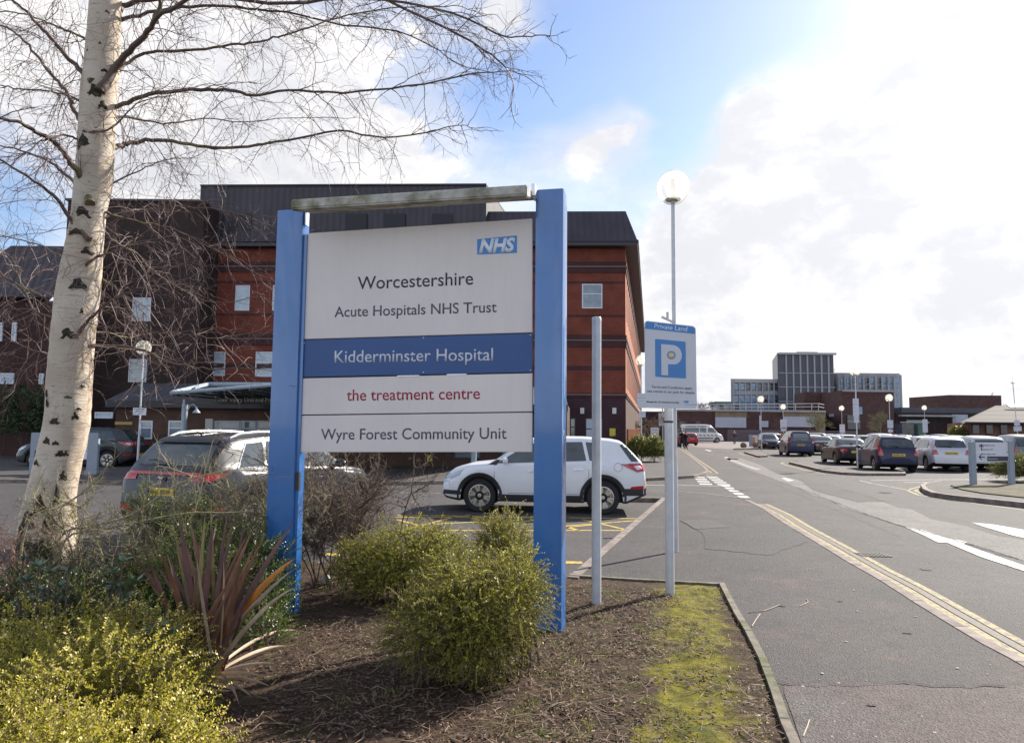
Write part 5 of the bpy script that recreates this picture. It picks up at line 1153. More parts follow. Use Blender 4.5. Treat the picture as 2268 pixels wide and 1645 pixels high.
SPEC = {
 'suv': dict(L=4.44, W=1.86, H=1.65, wf=1.34, wr=-1.30, r=.355, gc=.24,
   top=[(-2.22,.66),(-2.19,1.00),(-2.13,1.12),(-2.02,1.24),(-1.80,1.47),(-1.68,1.56),(-1.45,1.60),(-.9,1.64),(-.2,1.645),(.25,1.60),(.55,1.47),(1.02,1.13),(1.12,1.08),(1.6,1.03),(1.95,.93),(2.10,.82),(2.19,.68),(2.22,.55)],
   belt=[(-2.22,.95),(-1.9,1.10),(-1.2,1.09),(1.0,1.00),(1.6,.94),(2.22,.6)],
   hw=[(-2.22,.74),(-2.16,.82),(-2.0,.885),(-1.6,.92),(1.3,.93),(1.75,.90),(2.02,.80),(2.16,.68),(2.22,.56)],
   bot=[(-2.22,.42),(-2.0,.33),(-1.8,.24),(1.8,.24),(2.1,.28),(2.22,.38)],
   side=[[(.12,.98,.32,.10)], [(-.95,.06,.10,-.86)], [(-1.56,-1.02,-.93,-1.34)]], wind=(.40,1.02), rearw=(-2.10,-1.74), cladding=True),
 'hatch': dict(L=3.9, W=1.70, H=1.50, wf=1.22, wr=-1.24, r=.305, gc=.17,
   top=[(-1.95,.60),(-1.93,.92),(-1.86,1.02),(-1.70,1.28),(-1.60,1.40),(-1.35,1.47),(-.6,1.50),(0,1.49),(.3,1.43),(.98,.98),(1.08,.95),(1.5,.86),(1.75,.76),(1.90,.62),(1.95,.48)],
   belt=[(-1.95,.86),(-1.6,.98),(.9,.90),(1.4,.82),(1.95,.5)],
   hw=[(-1.95,.66),(-1.88,.76),(-1.7,.82),(-1.2,.85),(1.2,.85),(1.6,.80),(1.82,.70),(1.95,.52)],
   bot=[(-1.95,.36),(-1.6,.20),(1.6,.18),(1.95,.30)],
   side=[[(.02,.92,.32,.0)], [(-.86,-.05,-.03,-.80)], [(-1.38,-.92,-.86,-1.22)]], wind=(.38,.95), rearw=(-1.86,-1.60), cladding=False),
 'saloon': dict(L=4.5, W=1.78, H=1.43, wf=1.38, wr=-1.32, r=.315, gc=.16,
   top=[(-2.25,.60),(-2.23,.90),(-2.15,.98),(-1.75,1.02),(-1.55,1.06),(-1.05,1.34),(-.75,1.41),(-.2,1.43),(.2,1.39),(.95,.97),(1.1,.92),(1.7,.84),(2.05,.74),(2.2,.60),(2.25,.46)],
   belt=[(-2.25,.84),(-1.9,.94),(-1.2,.95),(.9,.88),(1.6,.80),(2.25,.5)],
   hw=[(-2.25,.68),(-2.17,.78),(-1.95,.85),(-1.3,.885),(1.3,.885),(1.8,.84),(2.1,.72),(2.25,.52)],
   bot=[(-2.25,.36),(-1.9,.20),(1.9,.18),(2.25,.30)],
   side=[[(-.02,.86,.22,-.05)], [(-.92,-.10,-.12,-.86)], [(-1.32,-.97,-.92,-1.04)]], wind=(.28,.92), rearw=(-1.52,-1.06), cladding=False),
 'mpv': dict(L=4.27, W=1.75, H=1.64, wf=1.36, wr=-1.38, r=.315, gc=.19,
   top=[(-2.13,.62),(-2.11,1.00),(-2.06,1.08),(-1.98,1.22),(-1.86,1.48),(-1.75,1.56),(-1.3,1.61),(-.4,1.64),(.3,1.60),(.6,1.48),(1.22,1.06),(1.34,.99),(1.7,.90),(1.98,.76),(2.10,.60),(2.13,.48)],
   belt=[(-2.13,.94),(-1.8,1.04),(1.0,.95),(1.5,.88),(2.13,.5)],
   hw=[(-2.13,.70),(-2.06,.80),(-1.9,.85),(-1.3,.875),(1.3,.875),(1.75,.82),(1.98,.72),(2.13,.52)],
   bot=[(-2.13,.36),(-1.8,.20),(1.8,.18),(2.13,.30)],
   side=[[(.18,1.10,.52,.14)], [(-.80,.10,.06,-.76)], [(-1.72,-.88,-.84,-1.62)]], wind=(.55,1.16), rearw=(-2.06,-1.86), cladding=False),
 'van': dict(L=4.38, W=1.80, H=1.80, wf=1.40, wr=-1.30, r=.32, gc=.19,
   top=[(-2.19,.62),(-2.18,1.05),(-2.14,1.30),(-2.10,1.66),(-2.02,1.76),(-1.7,1.79),(-.4,1.80),(.4,1.76),(.75,1.60),(1.32,1.12),(1.45,1.06),(1.8,.96),(2.05,.80),(2.16,.62),(2.19,.48)],
   belt=[(-2.19,1.0),(1.2,1.0),(1.6,.90),(2.19,.5)],
   hw=[(-2.19,.80),(-2.14,.86),(-1.9,.89),(1.3,.90),(1.8,.84),(2.05,.74),(2.19,.52)],
   bot=[(-2.19,.34),(-1.9,.20),(1.9,.18),(2.19,.30)],
   side=[[(.22,1.22,.70,.20)], [(-.85,.14,.12,-.83)], [(-1.92,-.93,-.91,-1.90)]], wind=(.62,1.26), rearw=(-2.165,-2.10), cladding=False),
 'minibus': dict(L=6.0, W=2.05, H=2.65, wf=2.05, wr=-1.95, r=.34, gc=.2,
   top=[(-3.0,.7),(-2.99,2.3),(-2.94,2.55),(-2.8,2.62),(.6,2.65),(1.1,2.56),(1.5,2.25),(2.2,1.42),(2.4,1.30),(2.75,1.15),(2.92,.95),(3.0,.6)],
   belt=[(-3.0,1.45),(1.9,1.38),(2.4,1.12),(3.0,.6)],
   hw=[(-3.0,.95),(-2.95,1.0),(-2.6,1.02),(2.1,1.02),(2.6,.95),(2.9,.8),(3.0,.62)],
   bot=[(-3.0,.4),(-2.6,.3),(2.6,.25),(3.0,.3)],
   side=[[(.75,2.0,1.42,.78)], [(-.35,.55,.55,-.35)], [(-2.8,-.45,-.45,-2.8)]], wind=(1.35,2.12), rearw=(-2.99,-2.985), cladding=False)}
def car(kind, body_m, label, pos, yaw, scale=1.0, detail=1, rails=False, cat='car', plate_m=None, plate_txt=None, tail='std', name='parked_car', group='cars parked round the hospital grounds', sides=(1, -1), quarter=True):
    S = dict(SPEC[kind])
    if not quarter: S['side'] = [S['side'][0], S['side'][1], [(-1.22, -1.02, -.93, -1.16)]]
    o = thing(name, label, cat, pos, yaw, group); o.scale = (scale,) * 3
    top, belt, hw, bot = (lambda x, k=k: interp(S[k], x) for k in ('top', 'belt', 'hw', 'bot'))
    Lh = S['L'] / 2; ra = S['r'] + .055
    xs = set(np.round(np.linspace(-Lh, Lh, 46 if detail else 26), 3)) | {round(k[0], 3) for k in S['top']} | {round(k[0], 3) for k in S['hw']}
    for wx in (S['wf'], S['wr']):
        for i in range(13 if detail else 9):
            xs.add(round(wx + ra * 1.0 * cos(pi * i / (12 if detail else 8)), 3))
        xs.add(round(wx + ra + .012, 3)); xs.add(round(wx - ra - .012, 3))
    xs = sorted(xs); xs = [x for i, x in enumerate(xs) if i == 0 or x - xs[i - 1] > .006]
    def arch(x):
        z = bot(x)
        for wx in (S['wf'], S['wr']):
            d = abs(x - wx)
            if d < ra: z = max(z, S['r'] + sqrt(max(0, ra * ra - d * d)) * 1.0)
        return z
    def sm(x, f, h=.05): return (f(x - h) + 2 * f(x) + f(x + h)) / 4
    def section(x):
        T = sm(x, top, .04) if abs(x) < Lh - .12 else top(x); B = bot(x); w = sm(x, hw, .08) if abs(x) < Lh - .1 else hw(x); be = min(sm(x, belt, .1), T - .05); sb = min(arch(x), be - .08)
        wi = w - .22 if sb > B + .02 else w - .10; g = max(0, min(1, (T - be) / .4)); cr_ = .05 + .02 * g
        wr = w - .075 - max(0, T - cr_ - be) * (S.get('tum', .36) if kind != 'minibus' else .10)
        wr = max(wr, w * .55)
        pts = [(0, B), (wi, B), (wi, sb + .001), (w - .035, sb), (w - .008, sb + .05 * min(1, (be - sb) / .3)), (w + .004, sb + (be - sb) * .45), (w - .004, sb + (be - sb) * .78), (w - .03, be - .02), (w - .07, be + .004)]
        for f in (.33, .66): pts.append((w - .075 + (wr - (w - .075)) * f, be + .004 + (T - cr_ - be) * f))
        pts += [(wr, T - cr_), (wr - .06, T - cr_ * .38), (wr * .6, T - cr_ * .1), (0, T)]
        return pts
    secs = [section(x) for x in xs]; K = len(secs[0]); V = []; F = []
    for x, s in zip(xs, secs):
        V += [(x, y, z) for y, z in s] + [(x, -y, z) for y, z in s[1:-1][::-1]]
    n = 2 * K - 2
    for i in range(len(xs) - 1):
        for j in range(n): F.append((i * n + j, (i + 1) * n + j, (i + 1) * n + (j + 1) % n, i * n + (j + 1) % n))
    F.append(tuple(range(n))); F.append(tuple((len(xs) - 1) * n + j for j in range(n - 1, -1, -1)))
    mb = MB(); mb.v = V; mb.f = F
    bo = part('body', mb, [body_m, M_dark], o, world=False, smooth=38)
    for i in range((len(xs) - 1) * n):
        if i % n in (0, 1, 2, 3, n - 1, n - 2, n - 3, n - 4): bo.data.polygons[i].material_index = 1
    bvh = BVHTree.FromPolygons([Vector(v) for v in V], F)
    def patch(nm, fn, axis, m, nu=6, nv=4, off=.006, par=o, sgn=1, lab=None):
        """drape a patch on the body; fn(u,v) -> two coordinates of the projection plane"""
        vs = []
        for j in range(nv + 1):
            for i in range(nu + 1):
                a, b = fn(i / nu, j / nv)
                if axis == 'side': org, d = Vector((a, 3 * sgn, b)), Vector((0, -sgn, 0))
                elif axis == 'rear': org, d = Vector((-6, a, b)), Vector((1, 0, 0))
                elif axis == 'front': org, d = Vector((6, a, b)), Vector((-1, 0, 0))
                else: org, d = Vector((a, b, 5)), Vector((0, 0, -1))
                h = bvh.ray_cast(org, d)
                vs.append((h[0] + (h[1] if h[1].dot(d) < 0 else -h[1]) * off) if h[0] is not None else (org + d * (3 - .9 * sgn * 0 if axis == 'side' else 4)))
        w = nu + 1; fs = [(j * w + i, j * w + i + 1, (j + 1) * w + i + 1, (j + 1) * w + i) for j in range(nv) for i in range(nu)]
        ctr = Vector((0, 0, .8)); nrm = (vs[1] - vs[0]).cross(vs[w] - vs[0])
        if nrm.dot(vs[0] - ctr) < 0: fs = [f[::-1] for f in fs]
        return part(nm, MB().add(vs, fs), m, par, world=False, smooth=50)
    def bil(q): return lambda u, v: tuple((q[0][k] * (1 - u) + q[1][k] * u) * (1 - v) + (q[3][k] * (1 - u) + q[2][k] * u) * v for k in (0, 1))
    B_ = belt
    for sgn in sides:
        for grp in S['side']:
            for (xa, xb, xc, xd) in grp:
                up = .115 if kind != 'minibus' else .55; lo = .045
                q = [(xa, B_(xa) + lo), (xb, B_(xb) + lo), (xc, max(top(xc) - up, B_(xc) + lo + .03)), (xd, max(top(xd) - up, B_(xd) + lo + .03))]
                if kind == 'minibus': q = [(xa, 1.5), (xb, 1.46), (xc, 2.12), (xd, 2.12)]
                f = patch('side_window', bil(q), 'side', M_glassc, 6, 5, .004, sgn=sgn)
        if detail:
            if detail > 1:
                for xd in (S['side'][0][0][1] + .04, .09, S['side'][1][0][0] - .05):
                    patch('door_seam', lambda u, v, xd=xd: (xd + (u - .5) * .008, .42 + v * (belt(xd) - .40)), 'side', M_seam, 1, 8, .002, sgn=sgn)
                patch('sill_seam', lambda u, v: (-.85 + 1.8 * u, .42 + .007 * v), 'side', M_seam, 8, 1, .002, sgn=sgn)
            for xh in (.22, -.78):
                hz_ = belt(xh) - .13
                h1 = bvh.ray_cast(Vector((xh, 3 * sgn, hz_)), Vector((0, -sgn, 0)))[0]
                part('door_handle', MB().tube([h1 + Vector((-.09, 0, 0)), h1 + Vector((-.06, .03 * sgn, 0)), h1 + Vector((.06, .03 * sgn, 0)), h1 + Vector((.09, 0, 0))], .012, 6), M_chrome if detail > 1 else body_m, o, world=False)
            mx = S['side'][0][0][1] - .22; h1 = bvh.ray_cast(Vector((mx, 3 * sgn, belt(mx) + .05)), Vector((0, -sgn, 0)))[0]
            part('mirror', MB().sphere(h1 + Vector((.02, .12 * sgn, .05)), .09, 12, 8, (.7, 1.25, .85)).tube([h1, h1 + Vector((.02, .08 * sgn, .02))], .03, 6), body_m, o, world=False, smooth=60)
        for wx in (S['wf'], S['wr']):
            if S['cladding'] and detail:
                r0, r1 = ra + .003, ra + .085
                patch('arch_cladding', lambda u, v, wx=wx: (wx + (r0 + (r1 - r0) * v) * cos(pi * (1.04 - 1.08 * u)), S['r'] + (r0 + (r1 - r0) * v) * sin(pi * (1.04 - 1.08 * u)) - .0), 'side', M_clad, 18, 2, .012, sgn=sgn)
            wz = S['r']; wy = interp(S['hw'], wx) - .13
            w = part('wheel', MB().lathe([(.06, .10), (.10, .10)], (0, 0, 0), 8, (0, 1, 0)), M_dark, o, world=False); w.location = (wx, wy * sgn, wz); w.rotation_euler = (0, 0, 0 if sgn > 0 else pi)
            r = S['r']; ri = r * .67
            part('tyre', MB().lathe([(ri, -.10), (r * .94, -.105), (r, -.08), (r, .08), (r * .94, .108), (ri, .10), (ri * .98, .09)], (0, 0, 0), 28 if detail else 16, (0, 1, 0)), M_tyre, w, world=False, smooth=40)
            ns = 5 if kind != 'suv' else 6
            rm = MB().lathe([(ri, .09), (ri, .102), (ri * .93, .104), (ri * .90, .05), (ri * .90, -.08)], (0, 0, 0), 28 if detail else 14, (0, 1, 0))
            part('rim', rm, M_rim, w, world=False, smooth=30)
            sp = MB(); sp.lathe([(.05, .07), (.05, .098), (.03, .105)], (0, 0, 0), 10, (0, 1, 0))
            for k in range(ns):
                a = 2 * pi * k / ns + .26; c, s_ = cos(a), sin(a)
                for da in ((-.17, .17) if detail else (0,)):
                    c2, s2 = cos(a + da), sin(a + da); pw = .026 if detail else .05
                    t1 = Vector((c, 0, s_)) * .04; t2 = Vector((c2, 0, s2)) * ri * .95; pp = Vector((-s2, 0, c2)) * pw
                    sp.prism([t1 - pp * .6 + Vector((0, .07, 0)), t2 - pp + Vector((0, .075, 0)), t2 + pp + Vector((0, .075, 0)), t1 + pp * .6 + Vector((0, .07, 0))], (0, .022, 0))
            part('spokes', sp, M_rim, w, world=False)
            part('brake_disc', MB().lathe([(ri * .88, -.01), (ri * .88, .02), (.04, .021)], (0, 0, 0), 16, (0, 1, 0)), M_dark, w, world=False)
        if S['cladding'] and detail:
            patch('sill_cladding', lambda u, v: (S['wr'] + ra + .04 + (S['wf'] - S['wr'] - 2 * ra - .08) * u, .25 + .145 * v), 'side', M_clad, 10, 2, .012, sgn=sgn)
            patch('rear_corner_cladding', lambda u, v: (-2.20 + (.50 - .0) * u, 0.41 + .145 * v), 'side', M_clad, 6, 3, .012, sgn=sgn)
            patch('front_corner_cladding', lambda u, v: (1.76 + .40 * u, .37 + .09 * v), 'side', M_clad, 6, 2, .012, sgn=sgn)
    # glass front and rear
    xa, xb = S['wind']; za, zb = top(xb) + .03, top(xa) - .03; wa, wb_ = hw(xb) - .14, hw(xa) - .30 if kind != 'minibus' else .84
    patch('windscreen', lambda u, v: ((2 * u - 1) * (wa + (wb_ - wa) * v), za + (zb - za) * v), 'front', M_glassc, 10, 5, .005)
    xa, xb = S['rearw']; za, zb = top(xa) + .015, top(xb) - .035
    if kind == 'van': za, zb = 1.10, 1.62
    if kind == 'minibus': za, zb = 1.5, 2.2
    wa, wb_ = hw(xa) - .12, hw(xb) - .31
    if kind == 'suv': wa = hw(xa) - .13
    if kind in ('van', 'mpv'): wb_ = wa - (.06 if kind == 'van' else .12)
    if kind == 'minibus': wa = wb_ = .85
    patch('rear_window', lambda u, v: ((2 * u - 1) * (wa + (wb_ - wa) * v), za + (zb - za) * v), 'rear', M_glassc, 10, 5, .005)
    if detail: 
        q = bvh.ray_cast(Vector((-6, .0, za + .03)), Vector((1, 0, 0)))[0]; 
        part('rear_wiper', MB().tube([q + Vector((-.03, -.02, 0)), q + Vector((-.035, .22, .05)), q + Vector((-.02, .40, .04))], [.016, .012, .006], 5), M_dark, o, world=False)
    # lights
    zt = belt(-Lh + .1)
    for s in (1, -1):
        if kind == 'van': q = [(.70 * s, 1.0), (.84 * s, 1.0), (.84 * s, 1.38), (.74 * s, 1.38)]
        elif kind == 'mpv': q = [(.62 * s, .74), (.80 * s, .74), (.78 * s, 1.10), (.70 * s, 1.10)]
        elif kind == 'saloon': q = [(.45 * s, .70), (.78 * s, .70), (.76 * s, .86), (.47 * s, .86)]
        elif kind == 'minibus': q = [(.85 * s, .9), (.98 * s, .9), (.98 * s, 1.4), (.85 * s, 1.4)]
        elif tail == 'bar': q = [(.50 * s, .965), (.80 * s, .95), (.80 * s, 1.055), (.50 * s, 1.055)]
        elif kind == 'suv': q = [(.42 * s, .96), (.80 * s, .92), (.80 * s, 1.05), (.42 * s, 1.07)]
        else: q = [(.50 * s, .74), (.74 * s, .74), (.72 * s, .92), (.58 * s, .94)]
        patch('tail_light', bil(q), 'rear', M_tail, 5, 4, .012)
        if kind == 'suv':
            patch('tail_light', bil([(-2.16, .97), (-2.06, .97), (-1.82, 1.06), (-2.10, 1.07)] if tail == 'bar' else [(-2.16, .93), (-2.02, .90), (-1.66, 1.07), (-2.10, 1.08)]), 'side', M_tail, 6, 4, .014, sgn=s)
            if tail != 'bar': patch('reverse_lens', bil([(-2.12, .97), (-2.02, .95), (-1.94, 1.03), (-2.10, 1.03)]), 'side', M_tailc, 4, 3, .018, sgn=s)
            patch('bumper_reflector', bil([(-2.15, .55), (-1.86, .55), (-1.90, .60), (-2.15, .62)]), 'side', M_tail, 4, 2, .016, sgn=s)
            patch('bumper_reflector', bil([(.52 * s, .52), (.76 * s, .52), (.76 * s, .60), (.52 * s, .58)]), 'rear', M_tail, 4, 2, .014)
        fz = top(Lh - .12) - .02
        patch('head_light', bil([(.38 * s, fz - .12), (hw(Lh - .05) * s, fz - .10), (hw(Lh - .06) * s, fz + .02), (.46 * s, fz - .02)]), 'front', M_head, 5, 3, .010)
        patch('head_light', bil([(Lh - .20, fz - .11), (Lh - .42, fz - .02), (Lh - .52, fz + .11), (Lh - .16, fz + .0)]), 'side', M_head, 5, 3, .010, sgn=s)
    patch('grille', bil([(-.45, .40), (.45, .40), (.5, .56), (-.5, .56)]), 'front', M_clad, 6, 3, .010)
    if tail == 'bar': patch('light_bar', bil([(-.80, 1.035), (.80, 1.035), (.80, 1.075), (-.80, 1.075)]), 'rear', M_tail, 12, 2, .016)
    pz = {'van': .80, 'mpv': .76, 'saloon': .70, 'suv': .80 if tail == 'bar' else .55, 'hatch': .66, 'minibus': .75}[kind]
    if kind == 'hatch': pz = .80
    q = bvh.ray_cast(Vector((-6, 0, pz)), Vector((1, 0, 0)))[0]
    npl = part('number_plate', MB().box((q.x - .012, 0, pz), (.016, .52, .115)), plate_m or M_plate, o, world=False)
    if plate_txt and detail:
        Mw = wmat(npl); rt = Mw.to_3x3()
        text('lettering', plate_txt, M_ink, npl, Mw @ Vector((q.x - .022, 0, pz - .033)), (rt @ Vector((0, -1, 0))).normalized(), (0, 0, 1), width=.42 * scale, bold=.02, lift=.002, thick=.001)
    if S['cladding']: patch('lower_bumper', lambda u, v: ((2 * u - 1) * .66, .32 + (.16 if not S['cladding'] else .22) * v), 'rear', M_clad, 10, 3, .010)
    if rails:
        for s in (1, -1):
            yy = hw(-.3) - .29; pts = [Vector((x, s * (yy if -1.3 < x < .3 else yy - .02), (bvh.ray_cast(Vector((x, s * (yy - .02), 5)), Vector((0, 0, -1)))[0].z) + (.012 if x in (-1.55, .45) else .05))) for x in (-1.55, -1.35, -1.0, -.5, 0, .3, .45)]
            part('roof_rail', MB().tube(pts, [.014, .022, .026, .026, .024, .02, .012], 8), M_rail2, o, world=False, smooth=60)
    if detail: part('aerial', MB().tube([(-1.45 if kind != 'minibus' else 1, 0, top(-1.45) - .02), (-1.62, 0, top(-1.45) + .09)], [.012, .003], 5), M_dark, o, world=False)
    return o, bvh, patch, bil
def yawto(deg): return radians(90 - deg)      # heading measured clockwise from straight away
def place(px, py, h, kind='hatch', z=0.0):
    g = gr(px, py, z); L_ = SPEC[kind]['L'] / 2; return Vector((g.x, g.y, z)) + Vector((sin(radians(h)), cos(radians(h)), 0)) * L_
# white off-roader, seen from its left flank
wf, wr = gr(1046, 1132.6), gr(1318, 1138.5); hd = (wf - wr); yw = atan2(hd.y, hd.x); sc_ = hd.length / 2.64
fw = Vector((cos(yw), sin(yw), 0)); lf_ = Vector((-fw.y, fw.x, 0)); cpos = wf - fw * 1.34 * sc_ - lf_ * (.80 * sc_)
P_white = paint('white', (.74, .75, .78), 0)
wo_, bw_, pw__, bl__ = car('suv', P_white, 'white off-roader parked across the hatched bay behind the blue right post', (cpos.x + .16, cpos.y, 0), yw, sc_, detail=2, plate_txt='WX61 KNL', rails=False, quarter=False)
pw__('rear_glass_return', bl__([(-2.06, 1.13), (-1.90, 1.12), (-1.66, 1.46), (-1.74, 1.50)]), 'side', M_glassc, 4, 5, .007, sgn=1)
pw__('fuel_flap_gap', lambda u, v: (-1.62 + (.085 + .006 * v) * cos(2 * pi * u), 1.0 + (.085 + .006 * v) * sin(2 * pi * u)), 'side', M_seam, 24, 1, .004, sgn=1)
pw__('number_plate', bl__([(-2.215, .60), (-2.19, .60), (-2.19, .74), (-2.21, .74)]), 'side', M_plate, 2, 2, .004, sgn=1)
pw__('panel_gap', lambda u, v: (-2.02 + .30 * u * u + .008 * v, 1.0 + .48 * u), 'side', M_seam, 8, 1, .003, sgn=1)
pw__('panel_gap', lambda u, v: (.98 + .10 * u, .42 + .55 * u + .008 * v), 'side', M_seam, 8, 1, .003, sgn=1)
pw__('quarter_trim', bl__([(.98, 1.01), (1.16, 1.02), (.98, 1.12), (.90, 1.12)]), 'side', M_dark, 4, 3, .008, sgn=1)
pw__('fog_light', bl__([(2.02, .56), (2.16, .56), (2.15, .68), (2.03, .66)]), 'side', M_head, 3, 3, .010, sgn=1)
# dark estate-like off-roader seen from behind at left
rw, fw2 = Vector((-3.95, 10.9, 0)), Vector((-2.975, 13.35, 0)); hd = fw2 - rw; yw = atan2(hd.y, hd.x); sc_ = 1.0
fw = Vector((cos(yw), sin(yw), 0)); rt_ = Vector((fw.y, -fw.x, 0)); cpos = rw + fw * 1.30 - rt_ * .80
P_dark = paint('dark_grey', (.012, .011, .017), 0)
dk_, bvh_, patch_, bil_ = car('suv', P_dark, 'dark grey off-roader with a red light bar and pale roof rails, behind the bare twigs', (cpos.x, cpos.y, 0), yw, sc_, detail=2, rails=True, tail='bar', plate_txt='NV66 YDW')
patch_('window_trim', bil_([(-1.60, 1.125), (-1.05, 1.125), (-1.05, 1.135), (-1.60, 1.135)]), 'side', M_chrome, 6, 1, .010, sgn=-1)
patch_('window_trim', lambda u, v: (-1.62 + .28 * u + .02 * v, 1.12 + .36 * u), 'side', M_chrome, 6, 1, .010, sgn=-1)
patch_('window_trim', lambda u, v: (-1.36 + 1.7 * u, 1.475 + .045 * min(1, u * 2) + .018 * v), 'side', M_chrome, 10, 1, .010, sgn=-1)
patch_('spoiler_shade', bil_([(-.60, 1.475), (.60, 1.475), (.56, 1.56), (-.56, 1.56)]), 'rear', M_dark, 10, 2, .03)
patch_('plate_band', bil_([(.205, .745), (.26, .745), (.26, .855), (.205, .855)]), 'rear', mat('plate_blue', (.03, .08, .5), .5), 2, 2, .034)
h_ = bvh_.ray_cast(Vector((-6, 0, .98)), Vector((1, 0, 0)))[0]
Mw = wmat(dk_); rt = Mw.to_3x3()
part('badge', MB().prism([(h_.x - .012, .085 * cos(2 * pi * i / 20), .985 + .042 * sin(2 * pi * i / 20)) for i in range(20)], (-.008, 0, 0)), M_chrome, dk_, world=False)
part('badge_field', MB().prism([(h_.x - .022, .075 * cos(2 * pi * i / 20), .985 + .034 * sin(2 * pi * i / 20)) for i in range(20)], (-.002, 0, 0)), M_dark, dk_, world=False)
text('lettering', 'KIA', M_chrome, dk_, Mw @ Vector((h_.x - .026, 0, .968)), (rt @ Vector((0, -1, 0))).normalized(), (0, 0, 1), width=.10, bold=.02, lift=.002, thick=.002)
# dark off-roader further left
g = gr(300, 1040); car('suv', paint('slate', (.022, .030, .034), .1), 'dark slate off-roader behind the white direction sign, heading left', (g.x - 2.55, g.y + .8, 0), radians(186), 1.0, detail=1)
HD = 11
cars = [
 ('van', 1775, 1010.5, HD, (.004, .010, .065), 'dark blue high-roofed van-like car with a yellow plate, left end of the front row', 1.0, 'GF58 LYV'),
 ('saloon', 1898, 1030, HD - 1, (.012, .011, .012), 'glossy black saloon between the dark blue van and the tall lamp post', 1.0, None),
 ('mpv', 1992, 1046, HD + 1, (.003, .006, .042), 'dark blue people carrier with roof rails in the front row', 1.0, 'HX05 LSX'),
 ('hatch', 2108, 1045, HD + 3, (.50, .50, .54), 'silver small hatchback with black rear window next to the blue people carrier', 1.05, 'RO13 UHX'),
 ('mpv', 2198, 1044, HD + 3, (.46, .47, .48), 'silver car hidden behind the direction sign', 1.0, None),
 ('mpv', 2290, 1044, HD + 6, (.16, .16, .17), 'grey people carrier cut off by the right edge of the photo', 1.05, None),
 ('saloon', 1829, 1008, HD, (.012, .012, .014), 'small black car tucked between the dark blue van and black saloon', 1.0, None),
 ('hatch', 1806, 1001, HD, (.60, .60, .62), 'white hatchback just right of the dark blue van', 1.0, None),
 ('suv', 1815, 994, HD, (.10, .10, .11), 'grey off-roader showing its roof above the white hatchback', 1.0, None),
 ('saloon', 1851, 999, HD, (.38, .38, .40), 'silver car roof behind the black saloon', 1.0, None),
 ('hatch', 1885, 996, HD, (.66, .66, .66), 'white hatchback left of the tall lamp post', 1.0, None),
 ('hatch', 1925, 1001, HD, (.30, .31, .33), 'grey hatchback right of the tall lamp post', 1.0, None),
 ('suv', 1963, 997, HD, (.52, .52, .55), 'silver estate roof above the blue people carrier', 1.0, None),
 ('hatch', 2010, 994, HD, (.60, .60, .58), 'white hatchback in the back row under the tilted small notices', 1.0, None),
 ('saloon', 2030, 1003, HD, (.30, .32, .36), 'pale blue-grey saloon roof behind the silver hatchback', 1.0, None),
 ('hatch', 2054, 1012, HD, (.48, .48, .50), 'silver hatchback peeping between people carrier and silver hatchback', 1.0, None),
 ('hatch', 2064, 993, HD, (.09, .03, .04), 'dark red hatchback in the back row', 1.0, None),
 ('mpv', 2098, 1000, HD, (.04, .03, .05), 'dark purple estate above the silver hatchback', 1.0, None),
 ('hatch', 2128, 1012, HD + 2, (.50, .51, .53), 'silver hatchback behind the left post of the direction sign', 1.05, None),
 ('saloon', 2160, 995, HD, (.55, .55, .55), 'white saloon roof above the direction sign', 1.0, None),
 ('mpv', 2215, 1005, HD, (.13, .15, .17), 'dark grey people carrier behind the direction sign, right half', 1.0, None),
 ('hatch', 2240, 995, HD, (.60, .60, .62), 'white hatchback roof by the right-edge lamp post', 1.0, None),
 ('hatch', 2268, 1010, HD, (.35, .36, .40), 'pale grey car at the very right edge behind the grey people carrier', 1.0, None),
 ('hatch', 1842, 988, HD, (.40, .40, .42), 'farthest silver hatchback by the pavilion corner', 1.0, None),
 ('hatch', 1868, 992, HD, (.55, .56, .58), 'pale silver hatchback between black saloon roof and white hatchback', 1.0, None),
 ('mpv', 1948, 991, HD, (.12, .13, .15), 'dark grey people carrier roof under the plain brick block', 1.0, None),
 ('hatch', 1988, 989, HD, (.62, .62, .64), 'white hatchback under the small bare tree by the plain brick block', 1.0, None),
 ('hatch', 2080, 1004, HD, (.20, .24, .32), 'steel blue hatchback behind the silver hatchback', 1.0, None),
 ('mpv', 2185, 1001, HD, (.50, .50, .52), 'silver people carrier between the posts of the direction sign, second row', 1.0, None),
 ('hatch', 2140, 990, HD, (.30, .05, .05), 'maroon hatchback in the back row before the bungalow corner', 1.0, None),
 ('hatch', 1790, 989, HD, (.45, .46, .47), 'silver hatchback roof just above the dark blue van', 1.0, None),
 ('saloon', 2112, 986, HD, (.45, .45, .46), 'distant silver saloon before the flat-roofed hall', 1.0, None)]
for i, (k, px, py, h, col, lab, s, tx) in enumerate(cars):
    car(k, paint('c%02d' % i, col, .35 if .2 < max(col) < .59 else 0), lab, place(px, py, h, k), yawto(h), s, detail=(1 if i < 6 else 0), rails=(i == 2), plate_txt=tx)
# silver off-roader, side view, and the dark one before it
g = gr(1722, 985); car('suv', paint('silver_far', (.36, .40, .43), .4), 'silver off-roader seen from the side in front of the brick pavilion', (g.x, g.y + 1, 0), radians(0), .95, detail=0)
g = gr(1741, 993); car('hatch', paint('pale_far', (.5, .52, .52), .3), 'pale hatchback half hidden by the dark blue van', (g.x, g.y + 2, 0), yawto(20), 1.0, detail=0)
g = gr(1728, 996); car('hatch', paint('black_far', (.02, .02, .025), .3), 'black hatchback facing the stone balls, left of the dark blue van', (g.x, g.y + 3, 0), radians(-100), 1.0, detail=0)
